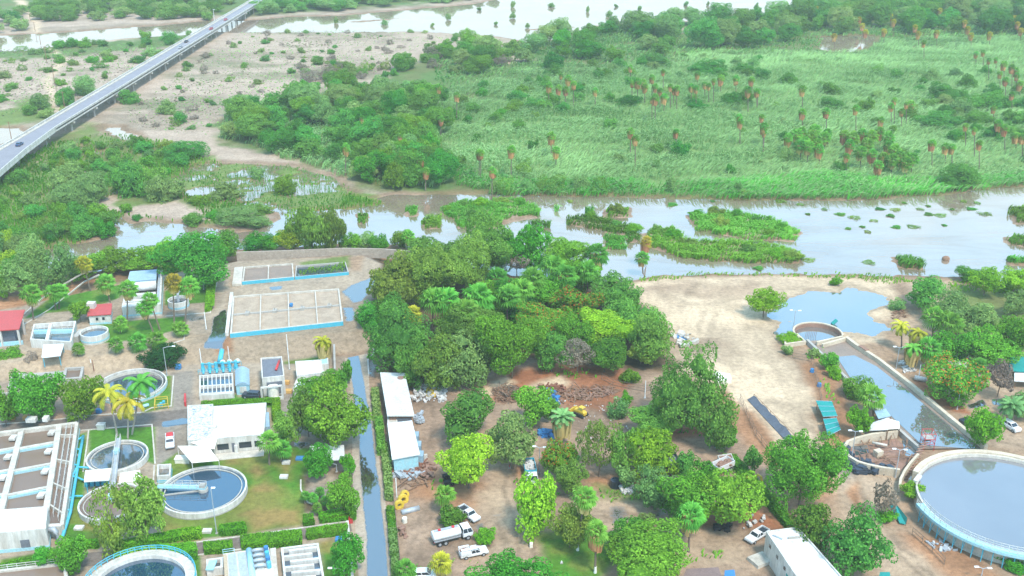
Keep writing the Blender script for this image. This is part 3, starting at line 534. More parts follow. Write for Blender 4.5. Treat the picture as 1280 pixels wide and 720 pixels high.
# ================================================================ plants
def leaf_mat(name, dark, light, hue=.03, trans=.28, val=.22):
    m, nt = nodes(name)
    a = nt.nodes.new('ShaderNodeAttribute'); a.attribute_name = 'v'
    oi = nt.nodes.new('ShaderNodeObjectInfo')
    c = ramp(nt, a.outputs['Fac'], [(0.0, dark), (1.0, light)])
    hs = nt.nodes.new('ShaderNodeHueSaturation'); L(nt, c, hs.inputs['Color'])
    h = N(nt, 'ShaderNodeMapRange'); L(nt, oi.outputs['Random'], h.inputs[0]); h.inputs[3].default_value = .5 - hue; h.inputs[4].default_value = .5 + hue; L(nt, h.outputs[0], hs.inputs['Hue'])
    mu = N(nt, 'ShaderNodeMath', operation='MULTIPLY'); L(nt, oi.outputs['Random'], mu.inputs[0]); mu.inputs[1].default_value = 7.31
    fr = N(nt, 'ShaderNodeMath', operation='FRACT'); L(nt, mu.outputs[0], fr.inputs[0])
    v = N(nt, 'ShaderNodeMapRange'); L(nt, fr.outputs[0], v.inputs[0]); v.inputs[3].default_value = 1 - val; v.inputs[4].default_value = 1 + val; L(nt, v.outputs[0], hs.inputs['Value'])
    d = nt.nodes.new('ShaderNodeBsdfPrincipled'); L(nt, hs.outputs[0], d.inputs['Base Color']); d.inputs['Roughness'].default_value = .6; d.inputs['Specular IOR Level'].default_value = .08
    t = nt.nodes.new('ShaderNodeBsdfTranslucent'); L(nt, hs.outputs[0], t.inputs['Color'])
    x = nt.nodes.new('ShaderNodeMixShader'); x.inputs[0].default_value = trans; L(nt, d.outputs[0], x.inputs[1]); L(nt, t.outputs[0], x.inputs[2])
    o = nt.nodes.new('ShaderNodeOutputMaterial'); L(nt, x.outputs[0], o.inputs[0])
leaf_mat('leaf_green', (0.055, 0.184, 0.011), (0.203, 0.5, 0.041))
leaf_mat('leaf_deep', (0.034, 0.14, 0.014), (0.14, 0.372, 0.038))
leaf_mat('leaf_yellow', (0.132, 0.289, 0.011), (0.407, 0.649, 0.041))
leaf_mat('leaf_olive', (0.094, 0.194, 0.023), (0.282, 0.457, 0.066))
leaf_mat('leaf_grey', (0.118, 0.229, 0.056), (0.312, 0.5, 0.133))
leaf_mat('leaf_mesquite', (0.055, 0.175, 0.026), (0.187, 0.438, 0.061))
leaf_mat('leaf_dry', (0.168, 0.132, 0.096), (0.36, 0.3, 0.228), .02)
leaf_mat('leaf_red', (0.078, 0.211, 0.015), (0.233, 0.475, 0.041), .03)
leaf_mat('flower_red', (0.45, 0.1, 0.02), (0.62, 0.2, 0.04), .02)
leaf_mat('leaf_hedge', (0.079, 0.239, 0.009), (0.226, 0.52, 0.026), .02)
leaf_mat('leaf_topiary', (0.01, 0.066, 0.013), (0.03, 0.137, 0.025), .01)
leaf_mat('reed', (.17, .37, .095), (.45, .75, .28), .015, .3, .12)
leaf_mat('reed_bright', (0.101, 0.358, 0.026), (0.251, 0.65, 0.078), .02, .3, .12)
leaf_mat('frond', (.06, .22, .02), (.20, .46, .065), .02)
leaf_mat('frond_yellow', (0.192, 0.223, 0.017), (0.564, 0.477, 0.048), .02)
leaf_mat('frond_blue', (0.094, 0.229, 0.071), (0.265, 0.475, 0.152), .02)
leaf_mat('thatch', (0.40, 0.19, 0.08), (0.70, 0.37, 0.17), .02, .15)
leaf_mat('thatch_pale', (0.406, 0.29, 0.116), (0.754, 0.551, 0.232), .02, .15)
surf('bark', (.20, .155, .115), (.12, .09, .07), .9, .1, .6, 1.5, 8)
surf('bark_pale', (.42, .36, .30), (.25, .2, .16), .9, .1, .6, 1.5, 8)
surf('limewash', (.78, .77, .73), (.6, .58, .5), .9, .1, .5, 1.5, 8)

def rot_to(nv):
    """frames whose z axis is nv (n,3), turned at random"""
    n = len(nv); r = rng.normal(size=(n, 3)); u = np.cross(nv, r); u /= np.linalg.norm(u, axis=1, keepdims=True) + 1e-9
    return u, np.cross(nv, u)
def leaf_quads(p, nv, size, asp=1.6):
    u, v = rot_to(nv); s = (size * rng.uniform(.6, 1.3, len(p)))[:, None]
    a = p - u * s * .5 * asp; b = p - v * s * .5; c = p + u * s * .5 * asp; d = p + v * s * .5
    lift = nv * s * .18
    V = np.stack([a - lift, b + lift, c - lift, d + lift], 1).reshape(-1, 3)
    return V, np.arange(len(p) * 4).reshape(-1, 4)
def crown_mesh(name, a, c, leaf, seed, lobes=14, lobe_r=.42, mat='leaf_green', flat=.35, dens=1.0, gap=.0, droop=0.0, spots=None):
    """foliage mass of radius a, half height c, centred on the origin: many leaf clumps over uneven lobes"""
    g = np.random.default_rng(seed); Cn = []; Rd = []
    for i in range(lobes):                      # main boughs, each breaking up into smaller sprays
        d = g.normal(size=3); d /= np.linalg.norm(d); d[2] = d[2] * .8 + .12
        k = g.uniform(.3, .72); c0 = d * k; r0 = lobe_r * g.uniform(.6, 1.1); Cn.append(c0); Rd.append(r0)
        for j in range(3 if a > 1.8 else 1):
            e = d * .7 + g.normal(size=3) * .55; e /= np.linalg.norm(e); Cn.append(c0 + e * r0 * g.uniform(.75, 1.15)); Rd.append(r0 * g.uniform(.34, .58))
    Cn.append(np.zeros(3)); Rd.append(.5)
    Cn = np.array(Cn); Rd = np.array(Rd)
    area = 4 * math.pi * a * max(c, a * .6) * 1.5; n = int(area / (leaf * leaf) * 2.1 * dens)
    li = g.choice(len(Rd), n, p=Rd ** 2 / (Rd ** 2).sum())
    d = g.normal(size=(n, 3)); d /= np.linalg.norm(d, axis=1, keepdims=True)
    rr = g.uniform(.78, 1.06, n) ** .8
    p = Cn[li] + d * (Rd[li] * rr)[:, None]
    dd = np.linalg.norm(p[:, None, :] - Cn[None], axis=2) / Rd[None]; dd[np.arange(n), li] = 9
    keep = dd.min(1) > .78
    if gap: keep &= (np.sin(p[:, 0] * 7 + seed) * np.sin(p[:, 1] * 6 + 2) * np.sin(p[:, 2] * 6 + 1) > -1 + gap * 1.2) & (g.random(n) > gap * .5)
    keep &= p[:, 2] > -flat - .25 * g.random(n) - .3
    p = p[keep]; d = d[keep]; li = li[keep]
    mx = np.percentile(np.abs(p), 97.5, axis=0); p = p / np.array([mx[0], mx[1], mx[2]])
    tone = g.uniform(0, 1, len(Rd)); v = np.clip(tone[li] * .45 + g.random(len(p)) * .55, 0, 1)
    if droop: v = np.clip(v, 0, 1)
    P3 = p * np.array([a, a, c]); nv = d * .75 + np.array([0, 0, .45]) + g.normal(size=d.shape) * .45; nv /= np.linalg.norm(nv, axis=1, keepdims=True)
    V, F = leaf_quads(P3, nv, leaf)
    if droop:
        V = V.reshape(-1, 4, 3); V[:, 2, 2] -= leaf * droop; V[:, 0, 2] += leaf * droop * .3; V = V.reshape(-1, 3)
    if not gap or gap < .3:                     # opaque core faces toned dark, standing for shade inside the boughs
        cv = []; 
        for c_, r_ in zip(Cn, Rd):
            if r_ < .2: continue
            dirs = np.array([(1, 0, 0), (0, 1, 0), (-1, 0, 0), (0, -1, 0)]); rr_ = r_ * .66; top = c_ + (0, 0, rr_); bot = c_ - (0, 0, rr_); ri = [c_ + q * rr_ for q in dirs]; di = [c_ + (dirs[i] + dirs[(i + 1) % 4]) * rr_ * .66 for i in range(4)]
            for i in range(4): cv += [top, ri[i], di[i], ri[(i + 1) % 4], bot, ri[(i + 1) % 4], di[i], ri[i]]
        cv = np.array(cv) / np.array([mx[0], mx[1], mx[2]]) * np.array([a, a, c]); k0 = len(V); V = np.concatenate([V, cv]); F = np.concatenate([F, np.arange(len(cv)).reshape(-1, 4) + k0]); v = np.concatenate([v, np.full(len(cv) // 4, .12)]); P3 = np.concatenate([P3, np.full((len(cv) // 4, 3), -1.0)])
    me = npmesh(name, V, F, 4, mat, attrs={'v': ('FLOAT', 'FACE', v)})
    if spots:
        me.data.materials.append(MATS[spots]); idx = (g.random(len(F)) < .2) & (P3[:, 2] > 0); me.data.polygons.foreach_set('material_index', idx.astype(np.int32))
    d = me.data; bpy.data.objects.remove(me); return d
def trunk_mesh(name, seed, limbs=5):
    """unit trunk: foot at 0, fork at 1, limbs reaching into the crown to 2"""
    g = random.Random(seed); b = MB()
    b.tube([(0, 0, -.1), (.05, .02, .35), (.0, .06, .7), (.03, 0, 1.02)], [.16, .12, .105, .09], 8)
    for i in range(limbs):
        an = 2 * math.pi * i / limbs + g.uniform(-.4, .4); r = g.uniform(.5, 1.0)
        b.tube([(0, 0, .75 + .1 * (i % 3)), (.25 * r * math.cos(an), .25 * r * math.sin(an), 1.15), (.7 * r * math.cos(an), .7 * r * math.sin(an), 1.75 + .3 * g.random())], [.075, .055, .02], 6)
    o = b.build(name, 'bark'); me = o.data; bpy.data.objects.remove(o); return me
TRUNKS = [trunk_mesh('trunk', s, 4 + s % 3) for s in range(3)]
# crowns in size classes so that the leaf clumps keep their real size
KIND = dict(green=dict(mat='leaf_green'), deep=dict(mat='leaf_deep'), yellow=dict(mat='leaf_yellow', lobes=18, lobe_r=.34), olive=dict(mat='leaf_olive'), grey=dict(mat='leaf_grey', gap=.25, lobe_r=.36),
            mesq=dict(mat='leaf_mesquite', lobes=20, lobe_r=.33, gap=.2), dry=dict(mat='leaf_dry', gap=.45, dens=.75, lobe_r=.34), red=dict(mat='leaf_red', spots='flower_red', lobes=18, lobe_r=.34), bright=dict(mat='leaf_hedge'), topiary=dict(mat='leaf_topiary', lobes=26, lobe_r=.5, flat=.2),
            sparse=dict(mat='leaf_olive', lobes=12, lobe_r=.3, gap=.5, dens=.7), willow=dict(mat='leaf_olive', droop=1.3, lobe_r=.36, lobes=20, gap=.15), reedy=dict(mat='leaf_grey', droop=.9, lobes=18))
CROWN = {}
def crown_for(kind, a, var):
    cls = min((1.3, 2.2, 3.6, 5.5, 8.5), key=lambda q: abs(math.log(q / a)))
    k = (kind, cls, var)
    if k not in CROWN: CROWN[k] = (crown_mesh('crown', cls, cls * .8, .14 + .027 * min(cls, 6), hash((cls, var)) % 9999 + len(kind), **KIND[kind]), cls)
    return CROWN[k]
NAMES = dict(topiary='topiary_bush')
tcount = 0
def mk(name, me, parent, loc=(0, 0, 0), scale=(1, 1, 1), rz=0.0):
    o = bpy.data.objects.new(name, me); COL.objects.link(o); o.parent = parent; o.location = loc; o.scale = scale; o.rotation_euler = (0, 0, rz); return o
def plant(bbox, kind, label, cat='tree', name='tree', group=None, z0=None, clear=None, trunk=True, bark=None):
    """one tree or bush whose crown fills the box (x0,y0,x1,y1) of the photo"""
    global tcount; tcount += 1; h = random.Random(tcount * 13 + 5)
    x0, y0, x1, y1 = bbox; kg = .06 if y0 < 470 and 430 < x0 < 845 and y1 > 300 else .035; gx, gy = (x1 - x0) * kg, (y1 - y0) * kg; x0, x1, y0, y1 = x0 - gx, x1 + gx, y0 - gy, y1 + gy * .5; xc, yc = (x0 + x1) / 2, (y0 + y1) / 2
    s = S(y1 + 4) ; W = (x1 - x0) / s; A = (y1 - y0) / s; a = W / 2
    dep = PITCH + math.atan((yc - 360) / FPX); cs, sn = math.cos(dep), math.sin(dep)
    c = math.sqrt(max((A / 2) ** 2 - (a * sn) ** 2, (.42 * a) ** 2)) / cs if A / 2 > a * sn else .45 * a
    c = min(c, 1.7 * a)
    cl = clear if clear is not None else (min(.35 * c, 1.6) if trunk else 0)
    if z0 is None: z0 = tz(xc, y1 - 2) if 300 < y1 < 480 and xc < 500 else 0.0
    zc = c * (.94 if trunk else .62) + cl
    X, Y, _ = P(xc, yc, z0 + zc)
    me, cls = crown_for(kind, a, h.randrange(3 if a > 2 else 2))
    rz = h.uniform(0, 6.28)
    if not trunk:
        o = bpy.data.objects.new(name, me); COL.objects.link(o); o.location = (X, Y, z0 + zc); o.scale = (a / cls, a / cls, c / (cls * .8)); o.rotation_euler = (0, 0, rz)
        return tag(o, label, cat, group)
    e = thing(name, label, cat, (X, Y, z0), 0, group)
    mk('crown', me, e, (0, 0, zc), (a / cls, a / cls, c / (cls * .8)), rz)
    th = max(zc - c * .45, .4); t = mk('trunk', TRUNKS[h.randrange(3)], e, (0, 0, 0), (min(.22 * a + .2, 1.6),) * 2 + (th,), h.uniform(0, 6))
    return e

# ---- palms
def fan_crown(name, mat, n=30, seed=0, droop=.0, R0=1.0):
    g = np.random.default_rng(seed); V = []; F = []; vals = []
    for i in range(n):
        az = 2.4 * i + g.uniform(-.2, .2); el = R(75 - 115 * (i / n) - droop * 30) + g.uniform(-.1, .1)
        d = np.array([math.cos(az) * math.cos(el), math.sin(az) * math.cos(el), math.sin(el)]); up = np.array([0, 0, 1.0])
        sd_ = np.cross(d, up); sd_ /= np.linalg.norm(sd_) + 1e-6; nn = np.cross(sd_, d)
        q = d * R0 * g.uniform(.5, .75); r = R0 * g.uniform(.75, 1.0)
        V0 = len(V); V += [d * .05 - sd_ * .03, d * .05 + sd_ * .03, q]; F.append((V0, V0 + 1, V0 + 2, V0 + 2)); vals.append(.3)
        m = 9
        for k in range(m):
            t = R(-78 + 156 * k / (m - 1)); t1 = t - .13; t2 = t + .13
            e1 = q + (d * math.cos(t1) + sd_ * math.sin(t1)) * r * .62 + nn * .05; e2 = q + (d * math.cos(t2) + sd_ * math.sin(t2)) * r * .62 - nn * .05
            tip = q + (d * math.cos(t) + sd_ * math.sin(t)) * r * (1 - .12 * abs(t)) - up * r * (.22 + .15 * abs(t))
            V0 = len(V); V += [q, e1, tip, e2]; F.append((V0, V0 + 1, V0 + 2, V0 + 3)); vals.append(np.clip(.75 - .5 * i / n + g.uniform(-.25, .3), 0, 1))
    F = np.array([f if len(f) == 4 else f + (f[-1],) for f in F]); F[:, 3] = np.where(F[:, 3] == F[:, 2], F[:, 2], F[:, 3])
    V = np.array(V); tri = F[:, 2] == F[:, 3]
    if tri.any():
        add = V[F[tri, 2]] + .02; k = len(V); V = np.concatenate([V, add]); F[tri, 3] = np.arange(k, k + tri.sum())
    o = npmesh(name, V, F, 4, mat, attrs={'v': ('FLOAT', 'FACE', np.array(vals))}); me = o.data; bpy.data.objects.remove(o); return me
def skirt(name, mat, seed=0, n=150, ln=1.0):
    """hanging dead fronds under a palm head; unit radius"""
    g = np.random.default_rng(seed); az = g.uniform(0, 6.28, n); r = g.uniform(.18, .62, n); z = g.uniform(-.25, .15, n); l = g.uniform(.5, 1.15, n) * ln
    dx, dy = np.cos(az), np.sin(az); w_ = g.uniform(.07, .15, n)
    a = np.stack([dx * r - dy * w_ * .4, dy * r + dx * w_ * .4, z], 1); b = np.stack([dx * r + dy * w_ * .4, dy * r - dx * w_ * .4, z], 1)
    r2 = r * .7 + .04; c = np.stack([dx * r2 + dy * w_, dy * r2 - dx * w_, z - l], 1); d = np.stack([dx * r2 - dy * w_, dy * r2 + dx * w_, z - l * g.uniform(.85, 1.1, n)], 1)
    V = np.stack([a, b, c, d], 1).reshape(-1, 3)
    o = npmesh(name, V, np.arange(n * 4).reshape(-1, 4), 4, mat, attrs={'v': ('FLOAT', 'FACE', g.random(n))}); me = o.data; bpy.data.objects.remove(o); return me
def pinnate_crown(name, mat, n=20, m=13, seed=0, droop=1.0, w=.22, r=1.0):
    g = np.random.default_rng(seed); V = []; vals = []
    for i in range(n):
        az = 2.4 * i + g.uniform(-.3, .3); el0 = R(78 - 85 * i / n) ; ln = r * g.uniform(.85, 1.1); p = np.zeros(3); el = el0; dn = i / n
        for k in range(m):
            d = np.array([math.cos(az) * math.cos(el), math.sin(az) * math.cos(el), math.sin(el)]); q = p + d * ln / m
            s = np.array([-math.sin(az), math.cos(az), 0.0]); ww = w * math.sin(math.pi * (k + 1.2) / (m + 1.6)) ** .6
            for sg in (-1, 1):
                tip = (p + q) / 2 + d * ww * .55 + s * sg * ww - np.array([0, 0, ww * .55])
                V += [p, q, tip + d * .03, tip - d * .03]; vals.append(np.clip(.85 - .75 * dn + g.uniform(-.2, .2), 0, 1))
            p = q; el -= R(droop * (7.5 + 5 * k / m))
    V = np.array(V)
    o = npmesh(name, V, np.arange(len(V)).reshape(-1, 4), 4, mat, attrs={'v': ('FLOAT', 'FACE', np.array(vals))}); me = o.data; bpy.data.objects.remove(o); return me
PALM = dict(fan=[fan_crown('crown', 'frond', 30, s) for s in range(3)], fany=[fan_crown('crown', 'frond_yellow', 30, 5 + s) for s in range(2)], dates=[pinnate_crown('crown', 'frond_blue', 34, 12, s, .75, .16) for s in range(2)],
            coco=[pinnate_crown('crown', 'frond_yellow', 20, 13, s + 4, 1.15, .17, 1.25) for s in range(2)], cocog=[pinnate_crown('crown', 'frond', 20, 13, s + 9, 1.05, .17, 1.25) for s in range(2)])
SKIRT = [skirt('dead_fronds', 'thatch', s) for s in range(3)]; SKIRTP = [skirt('dead_fronds', 'thatch_pale', s + 3) for s in range(2)]
def palm_trunk(name, mat):
    b = MB(); b.tube([(0, 0, -.02), (.01, 0, .1), (.05, .01, .5), (0, 0, 1.0)], [1.35, 1.05, .9, .8], 8)
    # the bend lives in metres, the girth in trunk radii
    o = b.build(name, mat); me = o.data; bpy.data.objects.remove(o); return me
PTR = palm_trunk('trunk', 'bark'); PTRP = palm_trunk('trunk', 'bark_pale')
def band_mesh():
    o = MB().cyl((0, 0), 1.45, 0, 1, 10, 1.2).build('limewash_band', 'limewash'); me = o.data; bpy.data.objects.remove(o); return me
BAND = band_mesh()
def palm(head, foot, rpx, kind, label, group=None, dead=None, name='fan_palm', z0=None, lime=False, pale=False, minh=1.2, cat='palm'):
    """a palm with its head centre and foot at photo pixels"""
    global tcount; tcount += 1; h = random.Random(tcount * 7 + 1)
    if z0 is None: z0 = tz(*foot) if 300 < foot[1] < 480 and foot[0] < 500 else 0.0
    X, Y, _ = P(foot[0], foot[1], z0)
    a = Y * cp + 40 * sp
    # height that puts the head on its pixel row
    dx, dy, dz = 0, FPX * cp - (head[1] - 360) * sp, -FPX * sp - (head[1] - 360) * cp
    H = max(CAMH + dz * Y / dy - z0, minh); Xh = P(head[0], head[1], z0 + H)[0]
    r = rpx / S(foot[1]) * 1.06
    e = thing(name, label, cat, (X, Y, z0), 0, group)
    rad = .2 if name != 'date_palm' else .32
    lean = Xh - X
    t = mk('trunk', PTRP if pale else PTR, e, (0, 0, 0), (rad, rad, H)); t.rotation_euler = (0, math.atan2(lean, H), 0)
    rc = r * (.74 if dead == 'o' else .86 if dead == 'p' and rpx > 12 else 1); mk('crown', h.choice(PALM[kind]), e, (lean, 0, H), (rc, rc, rc), h.uniform(0, 6.28))
    if dead: mk('dead_fronds', h.choice(SKIRT if dead == 'o' else SKIRTP), e, (lean, 0, H - r * .12), (r * (1.3 if dead == 'o' else 1.15), r * (1.3 if dead == 'o' else 1.15), r * (1.3 if dead == 'o' else 1.05)), h.uniform(0, 6.28))
    if lime: mk('limewash_band', BAND, e, (0, 0, .02), (rad, rad, 1.4))
    return e
# ---- clipped hedges: leaf clumps over a box
def hedge(quad, h, label, mat='leaf_hedge', z0=0, leaf=.2, name='hedge', group=None, corners_top=True):
    """quad: photo corners of the hedge top"""
    q = [Vector(P(x, y, z0 + h)[:2] + (0,)) for x, y in quad]; pts = []; nrm = []
    def face(o, u, v, n):
        k = int(u.length * v.length / (leaf * leaf) * 1.9) + 8; s = rng.random((k, 2))
        pts.append(np.array(o) + s[:, :1] * np.array(u) + s[:, 1:] * np.array(v)); nrm.append(np.repeat(np.array(n)[None], k, 0))
    hv = Vector((0, 0, h)); a, b, c, d = q
    face(a + hv, b - a, d - a, (0, 0, 1.0))
    ctr = (a + b + c + d) / 4
    for i in range(4):
        u = q[(i + 1) % 4] - q[i]; n = u.cross(Vector((0, 0, 1))).normalized()
        if n.dot((q[i] + q[(i + 1) % 4]) / 2 - ctr) < 0: n = -n
        face(q[i], u, hv, n)
    p = np.concatenate(pts); nv = np.concatenate(nrm); bulge = (NZ[0](p[:, 0] + p[:, 2], p[:, 1], 1.1, 3) - .5) * .5
    p = p + nv * bulge[:, None] + rng.normal(size=p.shape) * .05; p[:, 2] += z0
    nn = nv + rng.normal(size=nv.shape) * .5; nn /= np.linalg.norm(nn, axis=1, keepdims=True)
    V, F = leaf_quads(p, nn, leaf); v = np.clip(NZ[1](p[:, 0], p[:, 1], 1.5, 3) * .5 + rng.random(len(p)) * .5, 0, 1)
    base = np.array(ctr) + np.array([0, 0, z0])
    o = npmesh(name, V - base, F, 4, mat, attrs={'v': ('FLOAT', 'FACE', v)}); o.location = base
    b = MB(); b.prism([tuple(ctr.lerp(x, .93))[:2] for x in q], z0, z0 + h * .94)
    bo = b.build('branches', 'leaf_core', None); bo.data.transform(Matrix.Translation(-Vector(base))); bo.parent = o  # solid core block, dark green standing for shade inside the hedge
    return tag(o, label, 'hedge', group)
leaf_mat('leaf_core', (0.046, 0.138, 0.009), (0.077, 0.191, 0.02))
